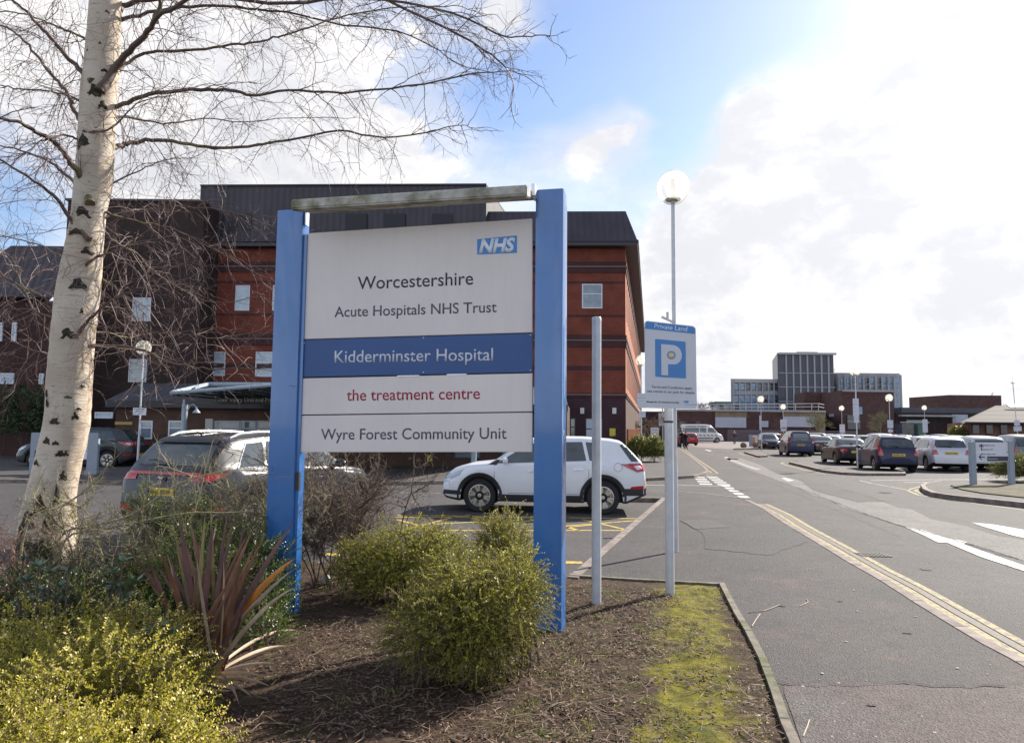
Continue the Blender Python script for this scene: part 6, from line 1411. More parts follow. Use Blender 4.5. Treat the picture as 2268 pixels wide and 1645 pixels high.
# minibus with its neighbour, red hatchback
g = gr(1558, 980); mb_, bv, pt, bl2 = car('minibus', paint('minibus_white', (.74, .74, .74), 0), 'white minibus with dark windows parked before the brick pavilion', (g.x, g.y + 1, 0), radians(-6), 1.0, detail=0, cat='minibus', name='minibus')
pt('coach_line', bl2([(-1.4, .62), (1.5, .62), (1.5, .72), (-1.4, .72)]), 'side', M_dark, 6, 1, .02, sgn=-1)
for i in range(6): pt('green_swoosh', bl2([(-1.0 + i * .55, 1.02), (-.65 + i * .55, .96), (-.72 + i * .55, 1.10), (-1.0 + i * .55, 1.18)]), 'side', mat('swoosh_green', (.04, .12, .08), .5), 3, 2, .02, sgn=-1)
Mw = wmat(mb_); rt = Mw.to_3x3()
text('lettering', 'Community Transport', mat('swoosh_green', (.04, .12, .08), .5), mb_, Mw @ Vector((-.9, -.955, 2.30)), (rt @ Vector((1, 0, 0))).normalized(), (0, 0, 1), width=3.0, bold=.02, lift=.05, thick=.01)
g = gr(1600, 980); car('minibus', paint('white_van', (.70, .70, .72), 0), 'second white van peeping out behind the nose of the minibus', (g.x - 1.4, g.y + 5, 0), radians(-8), .85, detail=0, cat='van', name='parked_van')
car('hatch', paint('red', (.36, .02, .035), .2), 'red hatchback with lit brake light beside the walking pair', place(1534, 986.5, -10), yawto(-10), 1.0, detail=1, plate_txt='DN52 XVE')

# ---------------------------------------------------------------- people
def person(label, base, h, facing, coat, trousers, hair, arms=((.18, -.05), (.18, .05)), stride=.18, white_front=False, hand_fwd=False):
    o = thing('person', label, 'person', base, facing, None); s = h / 1.75
    M_skin = mat('skin', (.50, .30, .22), .6)
    # skeleton (x right, y forward, z up) grown with a Skin modifier
    sk = {'pel': (0, 0, .95, .13, .10), 'wa': (0, .0, 1.12, .13, .10), 'ch': (0, .0, 1.34, .165, .11), 'nk': (0, .01, 1.50, .055, .055), 'hd': (0, .03, 1.60, .075, .085), 'ht': (0, .03, 1.69, .07, .08),
          'sl': (-.17, 0, 1.42, .055, .055), 'sr': (.17, 0, 1.42, .055, .055), 'hl': (-.09, 0, .90, .09, .09), 'hr': (.09, 0, .90, .09, .09),
          'kl': (-.10, stride * .6, .50, .058, .058), 'kr': (.10, -stride * .25, .50, .058, .058), 'al': (-.10, stride, .09, .038, .038), 'ar': (.10, -stride, .10, .038, .038), 'tl': (-.11, stride + .16, .04, .035, .03), 'tr': (.11, -stride + .14, .04, .035, .03)}
    for nm, sg, (ax, ay) in (('l', -1, arms[0]), ('r', 1, arms[1])):
        sk['e' + nm] = (sg * .24, -.02 + ay * .5, 1.13, .042, .042); wz = .90
        if hand_fwd: wz = 1.15
        sk['w' + nm] = (sg * (.22 + (ax - .18)), ay + (.22 if hand_fwd else .03), wz, .027, .027); w = sk['w' + nm]
        sk['p' + nm] = (w[0], w[1] + .02, w[2] - .07, .032, .022)
        for k in range(5): 
            off = (k - 2) * .014; sk['f%s%d' % (nm, k)] = (w[0] + .006 * sg, w[1] + .03 + off + (.03 if k == 4 else 0), w[2] - .15 + (.045 if k == 4 else abs(k - 1) * .008), .008, .008)
    ed = [('pel', 'wa'), ('wa', 'ch'), ('ch', 'nk'), ('nk', 'hd'), ('hd', 'ht'), ('ch', 'sl'), ('ch', 'sr'), ('sl', 'el'), ('sr', 'er'), ('el', 'wl'), ('er', 'wr'), ('wl', 'pl'), ('wr', 'pr'), ('pel', 'hl'), ('pel', 'hr'), ('hl', 'kl'), ('hr', 'kr'), ('kl', 'al'), ('kr', 'ar'), ('al', 'tl'), ('ar', 'tr')] + [('p' + n_, 'f%s%d' % (n_, k)) for n_ in 'lr' for k in range(5)]
    ks = list(sk); me = bpy.data.meshes.new('body'); me.from_pydata([Vector(sk[k][:3]) * s for k in ks], [(ks.index(a), ks.index(b)) for a, b in ed], []); me.update()
    ob_ = bpy.data.objects.new('tmp', me); C.objects.link(ob_); md = ob_.modifiers.new('s', 'SKIN')
    for i, k in enumerate(ks): me.skin_vertices[0].data[i].radius = (sk[k][3] * s, sk[k][4] * s); me.skin_vertices[0].data[i].use_root = (k == 'pel')
    ob_.modifiers.new('d', 'SUBSURF').levels = 1
    dg = bpy.context.evaluated_depsgraph_get(); dg.update(); m2 = bpy.data.meshes.new_from_object(ob_.evaluated_get(dg)); bpy.data.objects.remove(ob_)
    m2.name = 'body'; link_mesh('body', m2, M_skin, o, world=False, smooth=70)
    V_ = lambda k: Vector(sk[k][:3]) * s
    ct = MB().lathe([(.17 * s, 0), (.165 * s, .15 * s), (.155 * s, .30 * s), (.185 * s, .45 * s), (.15 * s, .56 * s), (.07 * s, .62 * s)], V_('hl') * .5 + V_('hr') * .5 - Vector((0, 0, .02)) * s, 14)
    ct.v = [(x, y * .78, z) for x, y, z in ct.v]
    part('jacket', ct, coat, o, world=False, smooth=60)
    for n_ in 'lr': part('sleeve', MB().tube([V_('s' + n_), V_('e' + n_), V_('w' + n_)], [.072 * s, .056 * s, .045 * s], 10), coat, o, world=False, smooth=60)
    for n_ in 'lr': part('trouser_leg', MB().tube([V_('h' + n_), V_('k' + n_), V_('a' + n_)], [.105 * s, .08 * s, .062 * s], 10), trousers, o, world=False, smooth=60)
    for n_ in 'lr': part('shoe', MB().sphere(V_('a' + n_).lerp(V_('t' + n_), .5) + Vector((0, 0, -.02)), .10 * s, 10, 6, (.5, 1.25, .5)), M_dark, o, world=False, smooth=60)
    hc = V_('ht') + Vector((0, -.015, -.01)) * s; part('hair', MB().sphere(hc, .098 * s, 12, 8, (.92, 1.0, .80)), hair, o, world=False, smooth=60)
    fc = V_('hd'); part('nose', MB().tube([fc + Vector((0, .085, .045)) * s, fc + Vector((0, .112, .0)) * s], [.008 * s, .014 * s], 6), M_skin, o, world=False)
    for sg in (-1, 1):
        part('eye', MB().sphere(fc + Vector((sg * .03, .083, .045)) * s, .011 * s, 6, 4), M_dark, o, world=False); part('ear', MB().sphere(fc + Vector((sg * .083, 0, .02)) * s, .022 * s, 6, 4, (.4, .8, 1.3)), M_skin, o, world=False)
    part('mouth', MB().box(fc + Vector((0, .092, -.035)) * s, (.04 * s, .008, .008)), mat('lips', (.35, .12, .10), .6), o, world=False)
    if white_front: part('shirt_front', MB().box(Vector((0, .125, 1.22)) * s, (.13 * s, .02, .38 * s)), M_white, o, world=False)
    return o
Mn = mat('navy_coat', (.012, .014, .035), .8); Mg = mat('grey_trousers', (.10, .10, .12), .8); Mh = mat('white_hair', (.62, .60, .58), .8); Md = mat('dark_hair', (.05, .035, .03), .8)
p1 = gr(1511, 992); person('person in a long navy coat with grey hair, walking ahead of the suitcase', p1, 1.78, radians(175), Mn, mat('navy_trousers', (.015, .016, .03), .8), mat('grey_hair', (.35, .33, .32), .8), stride=.2)
p2 = gr(1519, 994.5); person('person in dark jacket over a white shirt walking beside the red hatchback', p2, 1.66, radians(-60), Mn, mat('navy_trousers', (.015, .016, .03), .8), Md, stride=.26, white_front=True, hand_fwd=True)
p3 = gr(1627, 983.3); person('person with white hair, dark top and grey trousers standing alone on the pale apron', p3, 1.72, radians(150), mat('plum_top', (.06, .04, .055), .8), Mg, Mh, stride=.1)
p4 = gr(1490, 982, PZ); person('person in dark clothes near the notices at the pavement edge', p4, 1.70, radians(180), Mn, Mg, Md, stride=.1)
c = gr(1504.5, 992); su = thing('suitcase', 'small black wheeled suitcase pulled by the person in navy', 'suitcase', c, radians(30))
part('case', MB().box((0, 0, .26), (.46, .24, .40)), M_dark, su, world=False, bevel=.04); part('handle', MB().tube([(-.0, 0, .46), (.12, 0, .85), (.25, 0, .85)], .012, 6), M_mull, su, world=False)
for sx in (-.16, .16): part('wheel', MB().lathe([(.035, -.02), (.035, .02)], (sx, -.1, .035), 10, (0, 1, 0)), M_tyre, su, world=False)
# ---------------------------------------------------------------- birch
def birch_mat():
    M = bpy.data.materials.new('birch_bark'); M.use_nodes = True; t = M.node_tree; b = t.nodes['Principled BSDF']; b.inputs['Roughness'].default_value = .75; b.inputs['Specular IOR Level'].default_value = .25
    g = t.nodes.new('ShaderNodeNewGeometry'); o = g.outputs['Position']
    def noi(s, sc=(1, 1, 1), d=5, r=.6):
        mp = t.nodes.new('ShaderNodeMapping'); mp.inputs['Scale'].default_value = sc; t.links.new(o, mp.inputs[0]); n = t.nodes.new('ShaderNodeTexNoise'); n.inputs['Scale'].default_value = s; n.inputs['Detail'].default_value = d; n.inputs['Roughness'].default_value = r; t.links.new(mp.outputs[0], n.inputs['Vector']); return n.outputs[0]
    def mr(x, a, b_, c=0, d=1):
        n = t.nodes.new('ShaderNodeMapRange'); n.inputs[1].default_value = a; n.inputs[2].default_value = b_; n.inputs[3].default_value = c; n.inputs[4].default_value = d; t.links.new(x, n.inputs[0]); return n.outputs[0]
    def mix(f, a, c):
        n = t.nodes.new('ShaderNodeMix'); n.data_type = 'RGBA'; t.links.new(f, n.inputs[0])
        for i, x in ((6, a), (7, c)):
            if isinstance(x, tuple): n.inputs[i].default_value = (*x, 1)
            else: t.links.new(x, n.inputs[i])
        return n.outputs[2]
    col = mix(mr(noi(2.2), .35, .65), (.60, .53, .44), (.46, .37, .29))
    col = mix(mr(noi(3.0, (1, 1, 14), 6, .7), .58, .66), col, (.30, .24, .19))            # lenticel lines
    col = mix(mr(noi(7.0, (1, 1, 9), 4, .6), .66, .70), col, (.10, .08, .06))
    col = mix(mr(noi(1.6, (1.2, 1.2, .5), 6, .7), .53, .68), col, (.36, .26, .17))          # brown stains
    col = mix(mr(noi(3.4, (1, 1, .8), 7, .7), .58, .66), col, (.24, .21, .10))
    col = mix(mr(noi(12, (1, 1, 5), 7, .75), .60, .68), col, (.17, .12, .09))              # algae
    sx = t.nodes.new('ShaderNodeSeparateXYZ'); t.links.new(o, sx.inputs[0])
    mm = t.nodes.new('ShaderNodeMath'); mm.operation = 'ADD'; t.links.new(noi(5.5, (1.3, 1.3, .7), 6, .65), mm.inputs[0]); t.links.new(mr(sx.outputs[2], .15, 1.35, .40, -.3), mm.inputs[1])
    col = mix(mr(mm.outputs[0], .56, .60), col, (.035, .028, .02))                         # furrowed black base
    t.links.new(col, b.inputs['Base Color'])
    bp = t.nodes.new('ShaderNodeBump'); bp.inputs['Distance'].default_value = .008; t.links.new(noi(9, (1, 1, 6), 6, .7), bp.inputs['Height']); t.links.new(bp.outputs[0], b.inputs['Normal'])
    return M
M_birch = birch_mat()
M_scar = mat('branch_scar', (.03, .022, .018), .9, var=.4, vscale=20, bump=.01, bscale=40, col2=(.075, .07, .03), cscale=14, cpos=(.5, .65))
M_limb = mat('limb_bark', (.095, .06, .048), .7, var=.35, vscale=12, col2=(.17, .155, .07), cscale=4, cpos=(.5, .68))
M_twig = mat('twig_bark', (.155, .10, .088), .6, var=.3, vscale=9, spec=.5)
YT = 6.9
tr_ = [(1262, 28, 182), (1240, 34, 176), (1200, 44, 170), (1156, 49, 163), (1091, 64, 166), (1025, 79, 178), (959, 97, 194), (911, 104, 200), (824, 107, 205), (737, 116, 211), (650, 128, 219), (562, 145, 225), (475, 158, 233), (407, 165, 247), (355, 171, 250), (300, 176, 254), (250, 178, 255), (200, 180, 257), (150, 186, 262), (100, 190, 266), (50, 196, 270), (0, 200, 272), (-80, 206, 274), (-200, 215, 276), (-380, 226, 276), (-600, 238, 275)]
tb = at(110, 1262, YT)
tree = thing('birch_tree', 'bare silver birch with a pale peeling trunk leaning beside the big sign', 'tree', (tb.x, tb.y, .08))
tc_, trd = [], []
for py, xl, xr in tr_:
    c = at((xl + xr) / 2, py, YT); tc_.append(c); trd.append((xr - xl) / 2 / 1580 * YT * .95)
tc_ = [Vector((tb.x, YT, -.1))] + tc_; trd = [trd[0] * 1.15] + trd
def densify(pts, rads, k):
    P_, R_ = [], []
    for i in range(len(pts) - 1):
        p0 = pts[max(i - 1, 0)]; p1 = pts[i]; p2 = pts[i + 1]; p3 = pts[min(i + 2, len(pts) - 1)]
        for j in range(k):
            t = j / k; P_.append(.5 * ((2 * p1) + (p2 - p0) * t + (2 * p0 - 5 * p1 + 4 * p2 - p3) * t * t + (3 * p1 - p0 - 3 * p2 + p3) * t ** 3)); R_.append(rads[i] + (rads[i + 1] - rads[i]) * t)
    P_.append(pts[-1]); R_.append(rads[-1]); return P_, R_
Pt, Rt = densify(tc_, trd, 6)
mb = MB(); mb.tube(Pt, Rt, 40)
vv = []
for v in mb.v:
    v = Vector(v); k = 1 + .5 * max(0, 1 - v.z / .5)
    nz = .018 * k * noise.noise(Vector((v.x * 3.5, v.y * 3.5, v.z * 1.2))) + .006 * noise.noise(v * 11)
    c = min(Pt, key=lambda q: abs(q.z - v.z)); d = Vector((v.x - c.x, v.y - c.y, 0)); d = d.normalized() if d.length > 1e-6 else d
    if v.z < .5: nz += .05 * (1 - v.z / .5) * max(0, sin(atan2(d.y, d.x) * 5))
    vv.append(v + d * nz)
mb.v = [tuple(v) for v in vv]
part('trunk', mb, M_birch, tree, smooth=60)
def surf(px, py, lift=0.0):
    """point of the trunk surface seen at a pixel"""
    c = min(Pt, key=lambda q: abs(q.z - at(px, py, YT).z)); i = Pt.index(c); r = Rt[i]; p = at(px, py, YT); dx = max(-.97, min(.97, (p.x - c.x) / r))
    n = Vector((dx, -sqrt(1 - dx * dx), 0)); return Vector((c.x, c.y, p.z)) + n * (r + lift), n
def scar(px, py, w, h, seed):
    w *= .82; h *= .85
    rg = random.Random(seed); p, n = surf(px, py); u = Vector((-n.y, n.x, 0)); k = YT / 1580
    mb = MB(); N_ = 18; ring = [(1.0, -.004), (.6, .002), (.25, .004)]; vs = []
    for (f, l) in ring:
        for i in range(N_):
            a = 2 * pi * i / N_; rr = .55 + .75 * rg.random() * (1 if l < 0 else .6); x = cos(a) * w * k * f * rr; z = sin(a) * h * k * f * rr - abs(cos(a)) * h * k * .95 * f
            q = p + u * x; c = min(Pt, key=lambda t: abs(t.z - (p.z + z))); r = Rt[Pt.index(c)]; dd = Vector((q.x - c.x, q.y - c.y, 0)).normalized(); vs.append(Vector((c.x, c.y, p.z + z)) + dd * (r + l + .006))
    vs.append(p + n * .014)
    fs = [(a * N_ + i, a * N_ + (i + 1) % N_, (a + 1) * N_ + (i + 1) % N_, (a + 1) * N_ + i) for a in range(2) for i in range(N_)] + [(2 * N_ + i, 2 * N_ + (i + 1) % N_, 3 * N_) for i in range(N_)]
    part('branch_scar', mb.add(vs, fs), M_scar, tree, smooth=50)
for i, (x, y, w, h) in enumerate([(196, 632, 22, 14), (176, 740, 17, 14), (210, 560, 16, 9), (187, 520, 24, 8), (205, 475, 20, 14), (226, 215, 22, 16), (205, 320, 26, 20), (240, 112, 8, 7), (214, 128, 7, 6), (252, 42, 14, 10), (242, 242, 14, 10), (132, 972, 10, 9), (152, 978, 8, 6), (158, 1000, 12, 9), (168, 1000, 8, 9), (108, 1020, 9, 7), (160, 1048, 12, 12), (90, 1000, 7, 9), (120, 1105, 16, 26), (148, 1090, 10, 24), (96, 1140, 20, 22), (138, 1150, 20, 24), (150, 930, 14, 8), (130, 890, 5, 12), (128, 870, 4, 10), (175, 880, 10, 3), (186, 918, 10, 9), (195, 855, 8, 3), (190, 905, 10, 4), (80, 1160, 14, 20), (246, 168, 14, 8), (200, 690, 6, 10)]): scar(x, y, w, h, i)

limbs = [
 ([(255, 52), (275, 41), (349, 26), (421, 15), (494, 12), (567, 22), (637, 29), (760, 55), (880, 70), (970, 110)], 9, .3),
 ([(222, 205), (253, 154), (285, 113), (328, 70), (349, 38), (410, 3), (470, -50), (560, -120)], 17, -.5),
 ([(340, 50), (352, 20), (358, -30), (372, -110)], 11, -.3),
 ([(255, 165), (270, 148), (290, 134), (334, 116), (407, 113), (494, 102), (552, 96), (596, 87), (640, 75), (750, 40), (850, 20), (960, 15)], 9, .5),
 ([(238, 245), (250, 241), (273, 230), (320, 212), (378, 203), (465, 198), (523, 203), (567, 211), (637, 200), (760, 205), (900, 190), (1040, 165)], 12, .0),
 ([(240, 330), (256, 326), (276, 322), (305, 314), (349, 310), (421, 320), (494, 328), (567, 322), (637, 312), (750, 290), (850, 305), (960, 290)], 12, .6),
 ([(186, 294), (238, 290), (276, 256), (314, 224), (372, 212)], 5, -.6),
 ([(200, 440), (253, 404), (302, 381), (349, 360), (430, 348)], 5, .3),
 ([(225, 484), (290, 466), (320, 463), (436, 458), (540, 478), (600, 500)], 5, .7),
 ([(190, 586), (227, 565), (262, 553), (305, 536), (363, 524)], 5, -.6),
 ([(212, 612), (224, 617), (253, 635), (276, 661), (294, 696), (308, 719), (349, 737), (436, 743), (477, 751), (540, 740)], 6, .2),
 ([(195, 768), (262, 766), (320, 777), (363, 798), (421, 812), (465, 815), (575, 818)], 8, -.2),
 ([(200, 734), (241, 737), (279, 748), (320, 740), (400, 735), (480, 725)], 5, .5),
 ([(168, 748), (186, 719), (208, 697), (240, 668), (300, 640)], 9, -.5),
 ([(225, 505), (253, 535), (300, 560), (340, 600), (400, 640), (470, 670), (560, 660)], 5, .8),
 ([(235, 470), (300, 490), (380, 505), (460, 545), (540, 590), (600, 620)], 5, .6),
 ([(205, 182), (174, 151), (145, 122), (110, 81), (81, 52), (49, 17), (20, -8), (-30, -60)], 10, -.2),
 ([(196, 300), (174, 262), (157, 227), (140, 192), (116, 166), (87, 131), (58, 96), (38, 76), (3, 57), (-50, 40)], 9, .3),
 ([(200, 452), (186, 407), (163, 369), (140, 337), (116, 311), (81, 294), (44, 273), (0, 263), (-60, 250)], 13, -.7),
 ([(180, 415), (163, 401), (131, 375), (102, 355), (58, 337), (0, 323), (-50, 310)], 7, .2),
 ([(185, 230), (174, 224), (145, 209), (102, 201), (29, 195), (0, 189), (-50, 180)], 6, .5),
 ([(196, 528), (160, 490), (125, 440), (87, 410), (30, 370), (-30, 340)], 9, -.5),
 ([(155, 573), (140, 571), (87, 542), (44, 530), (-20, 517)], 5, .3),
 ([(125, 706), (116, 702), (78, 690), (58, 650), (38, 606), (9, 562), (-20, 540)], 5, .4),
 ([(135, 684), (122, 679), (87, 655), (44, 632), (0, 609), (-40, 590)], 6, -.2),
 ([(120, 790), (110, 786), (73, 774), (44, 763), (10, 740)], 4, .2),
 ([(195, 88), (189, 84), (145, 67), (102, 49), (58, 32), (0, 23), (-50, 10)], 6, .4),
 ([(190, 310), (172, 308), (145, 299), (122, 306), (87, 317), (58, 337)], 5, -.5),
 ([(262, 22), (280, 10), (330, 0), (450, -8), (640, 8), (800, -5), (1000, 30), (1120, 85)], 13, .2),
 ([(268, -60), (380, -90), (560, -80), (760, -40), (940, 40), (1070, 110), (1120, 150)], 12, .5),
 ([(215, -40), (120, -90), (0, -130), (-100, -150)], 10, 0),
 ([(262, -120), (340, -220), (450, -300), (600, -320)], 11, -.4),
 ([(235, 265), (300, 262), (380, 275), (450, 262), (540, 270), (640, 262), (760, 262)], 5, .9),
]
tw = {}
def rv(rg, s): return Vector((rg.gauss(0, s), rg.gauss(0, s), rg.gauss(0, s)))
def grow(mb, rg, p, d, L_, r, lvl, droop):
    n = max(4, int(L_ / .055)); st = L_ / n; pts = [p.copy()]; d = d.normalized()
    for i in range(n):
        d = (d + rv(rg, .13 + .03 * lvl) + Vector((0, 0, -droop * (.25 + i / n)))).normalized(); p = p + d * st; pts.append(p.copy())
        if lvl < 3 and i > 0 and rg.random() < (.62 if lvl == 1 else .5):
            sd = (d + rv(rg, .75)).normalized(); grow(mb, rg, p, sd, L_ * rg.uniform(.22, .5) if lvl > 1 else L_ * rg.uniform(.3, .6), max(r * .62, .0014), lvl + 1, droop * 1.1)
    mb.tube(pts, [r * (1 - .65 * i / n) for i in range(n + 1)], 3 if lvl > 1 else 4, cap=False)
for li, (px, wd, dy) in enumerate(limbs):
    rg = random.Random(100 + li); n = len(px); pts = []
    i0 = min(range(len(tr_)), key=lambda k: abs(tr_[k][0] - px[0][1])); 
    for i, (x, y) in enumerate(px):
        f = i / (n - 1); pts.append(at(x, y, YT + dy * f * 1.6 + (.04 if i else (.02 if dy >= 0 else -.15))))
    rads = [wd * (1.25 if px[1][0] < px[0][0] else 1.08) / 2 / 1580 * YT * (1 - .72 * (i / (n - 1)) ** .8) for i in range(n)]; rads[0] *= 1.35
    P2, R2 = densify(pts, rads, 4); P2 = [p + rv(rg, .006) for p in P2]
    lb2 = MB(); lb2.tube(P2, R2, 8); lo = part('limb', lb2, M_limb, tree, smooth=60)
    tm = MB(); tot_ = sum((a - b).length for a, b in zip(P2[:-1], P2[1:])); acc = 0; nx = .15
    for k in range(1, len(P2)):
        seg = (P2[k] - P2[k - 1]); acc += seg.length
        while acc > nx:
            nx += rg.uniform(.045, .10); f = k / len(P2)
            if f < .12 and rg.random() < .5: continue
            d = seg.normalized(); side = (d * rg.uniform(.2, .9) + rv(rg, .62) + Vector((0, 0, rg.choice([-.45, -.2, .3])))).normalized()
            grow(tm, rg, P2[k].copy(), side, rg.uniform(.25, .80) * (1.1 - .35 * f), min(R2[k] * .55, rg.uniform(.003, .0058)), 1, .09)
    grow(tm, rg, P2[-1].copy(), (P2[-1] - P2[-2]), .7, R2[-1], 1, .08)
    if tm.v: part('twigs', tm, M_twig, lo)
print('tree faces', sum(len(o.data.polygons) for o in C.objects if o.name.startswith('twigs')))

# ---------------------------------------------------------------- shrubs
def shrub(name, label, cat, lobes, n, spray, leaf, mat_, seed, stem_m, droop=.03, group=None, zfloor=None, nstem=40, up=.35, inner=.35, tintf=None, ratio=.55, gap=.011, upper_only=True):
    """lobes: (x,y,z,rx,ry,rz,weight). leafy sprays grow outwards from the lobe shells"""
    rg = random.Random(seed); P = []; A = []; S = []; Ln = []; Wd = []; T = []; st = MB()
    wsum = sum(l[6] for l in lobes); cx = sum(l[0] for l in lobes) / len(lobes); cy = sum(l[1] for l in lobes) / len(lobes)
    root = thing(name, label, cat, (cx, cy, .1), 0, group)
    for i in range(n):
        t = rg.random() * wsum
        for l in lobes:
            t -= l[6]
            if t <= 0: break
        ph = rg.uniform(0, 2 * pi); ct = rg.uniform(-.25 if upper_only else -.9, 1); s_ = sqrt(max(0, 1 - ct * ct)); dr = Vector((cos(ph) * s_, sin(ph) * s_, ct))
        rad = rg.uniform(inner, .92) ** .6; bump = 1 + .38 * noise.noise(Vector((dr.x * 2.2 + l[0] * 3, dr.y * 2.2 + l[1] * 3, dr.z * 2.2)))
        p = Vector((l[0] + dr.x * l[3] * rad * bump, l[1] + dr.y * l[4] * rad * bump, l[2] + dr.z * l[5] * rad * bump))
        d = (Vector((dr.x, dr.y, dr.z * .6 + up)) + rv(rg, .35)).normalized(); L_ = spray * rg.uniform(.45, 1.25); k = max(3, int(L_ / gap)); base = p.copy(); tb_ = rg.random()
        sidev = d.cross(Vector((rg.gauss(0, 1), rg.gauss(0, 1), rg.gauss(0, 1)))).normalized(); pts = [p.copy()]
        for j in range(k):
            d = (d + rv(rg, .05) + Vector((0, 0, -droop * j / k * 3))).normalized(); p = p + d * L_ / k
            if p.z < (zfloor or .10): break
            if j % 3 == 0: pts.append(p.copy())
            f = j / k
            for sg in (1, -1):
                if rg.random() < .12: continue
                sv = (sidev * sg + d * .55 + Vector((0, 0, .35)) + rv(rg, .22)).normalized(); ll = leaf * rg.choice((.5, .75, .9, 1.0, 1.15, 1.4)) * rg.uniform(.85, 1.15) * (1 - .35 * f)
                P.append(p); A.append(sv); S.append(d.cross(sv) + rv(rg, .2)); Ln.append(ll); Wd.append(ll * ratio)
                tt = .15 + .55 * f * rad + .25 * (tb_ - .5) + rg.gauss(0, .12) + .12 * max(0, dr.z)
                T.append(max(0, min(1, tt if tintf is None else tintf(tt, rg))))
        if len(pts) > 1: st.tube(pts, [.0016] * len(pts), 3, cap=False)
    for i in range(nstem):
        l = rg.choice(lobes); ph = rg.uniform(0, 2 * pi); q = Vector((l[0] + cos(ph) * l[3] * .7 * rg.random(), l[1] + sin(ph) * l[4] * .7 * rg.random(), l[2] + l[5] * .6 * rg.random()))
        b0 = Vector((l[0] + rg.gauss(0, .06), l[1] + rg.gauss(0, .06), .06)); m_ = b0.lerp(q, .5) + rv(rg, .04); st.tube([b0, m_, q], [.008, .006, .003], 5, cap=False)
    quad_leaves('foliage', [tuple(v) for v in P], [tuple(v) for v in A], [tuple(v) for v in S], Ln, Wd, T, mat_, root)
    part('stems', st, stem_m, root); return root
M_stem = mat('shrub_stem', (.12, .085, .06), .8, var=.3, vscale=20)
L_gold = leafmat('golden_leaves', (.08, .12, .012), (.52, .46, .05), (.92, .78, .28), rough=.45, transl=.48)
L_gold2 = leafmat('gold_green_leaves', (.06, .09, .016), (.44, .40, .06), (.85, .74, .28), rough=.48, transl=.38, spec=.4)
L_green = leafmat('green_leaves', (.03, .065, .012), (.20, .28, .04), (.40, .42, .08), rough=.4, transl=.3)
L_dark = leafmat('dark_leaves', (.018, .04, .012), (.08, .13, .03), rough=.4, transl=.3)
L_sage = leafmat('sage_leaves', (.09, .14, .09), (.26, .32, .20), rough=.55, transl=.2)
def gx(px, Y): return at(px, 954, Y).x
# big golden shrub in the corner
sh1 = [(gx(40, 3.6), 3.6, .12, .62, .62, .62, 1.0), (gx(220, 3.5), 3.5, .12, .60, .55, .66, 1.1), (gx(330, 4.3), 4.2, .12, .50, .42, .58, .8), (gx(340, 3.15), 3.1, .12, .46, .45, .42, 1.0), (gx(140, 2.75), 2.75, .12, .55, .45, .55, 1.1), (gx(-60, 3.0), 3.0, .12, .55, .5, .6, .8), (gx(150, 4.2), 4.3, .12, .62, .45, .62, .8), (gx(400, 2.75), 2.75, .1, .26, .28, .27, .4), (gx(-150, 4.2), 4.2, .12, .6, .5, .5, .4)]
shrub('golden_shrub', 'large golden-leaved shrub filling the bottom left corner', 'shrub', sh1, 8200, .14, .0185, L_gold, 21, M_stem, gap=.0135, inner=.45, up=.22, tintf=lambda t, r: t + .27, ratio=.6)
Y = 4.75
T12 = lambda t, r: t + .12
sh2 = [(gx(1035, Y), Y, .50, .37, .36, .34, 1.2), (gx(955, Y), Y - .05, .47, .26, .25, .23, .5), (gx(1125, Y), Y + .05, .60, .28, .3, .30, .7), (gx(1060, Y), Y, .30, .27, .27, .26, .5), (gx(1160, Y), Y + .25, .72, .16, .2, .20, .25), (gx(1020, Y), Y + .2, .70, .28, .25, .22, .4)]
shrub('box_shrub', 'rounded yellow-green shrub in front of the sign, left of the right blue post', 'shrub', sh2, 3900, .13, .0165, L_gold2, 22, M_stem, up=.12, gap=.0115, inner=.3, tintf=T12, upper_only=False, zfloor=.14)
Y = 6.9
sh3 = [(gx(905, Y), Y, .42, .52, .4, .42, 1.2), (gx(985, Y), Y, .40, .34, .3, .36, .8), (gx(820, Y), Y + .1, .32, .36, .35, .36, .8), (gx(880, Y), Y - .1, .25, .42, .3, .3, .6)]
shrub('gold_green_shrub', 'broad yellow-green shrub seen under the sign panels, near the left post', 'shrub', sh3, 2600, .15, .022, L_gold2, 23, M_stem, up=.2, gap=.015, inner=.35, tintf=T12)
Y = 7.4
shrub('gold_green_shrub', 'smaller upright yellow-green shrub just left of the right blue post', 'shrub', [(gx(1120, Y), Y, .45, .27, .27, .42, 1)], 800, .16, .020, L_gold2, 24, M_stem, tintf=T12, up=.6, gap=.015)
Y = 6.1
shrub('green_shrub', 'loose green shrub behind the bronze flax', 'shrub', [(gx(480, Y), Y, .30, .50, .4, .62, 1), (gx(390, Y), Y, .25, .40, .4, .45, .7), (gx(560, Y), Y + .1, .35, .34, .3, .52, .7), (gx(300, Y), Y + .1, .2, .4, .4, .40, .6)], 2600, .17, .023, L_green, 25, M_stem, up=.5, gap=.02)
Y = 6.6
shrub('green_shrub', 'upright green shoots in front of the dark off-roader number plate', 'shrub', [(gx(330, Y), Y, .75, .14, .14, .42, 1), (gx(425, Y), Y, .75, .22, .2, .40, 1.2)], 420, .15, .022, L_green, 31, M_stem, up=1.0, gap=.02, nstem=14)
Y = 5.3
shrub('dark_shrub', 'dark low shrub spreading left of the flax under the birch', 'shrub', [(gx(60, Y), Y + .2, .18, .75, .45, .42, 1), (gx(250, Y), Y, .16, .50, .4, .36, .8), (gx(-100, Y), Y, .2, .7, .5, .45, .6), (gx(170, Y + .6), Y + .6, .2, .6, .4, .50, .6)], 3000, .15, .023, L_dark, 26, M_stem, up=.4, gap=.018)
Y = 4.65
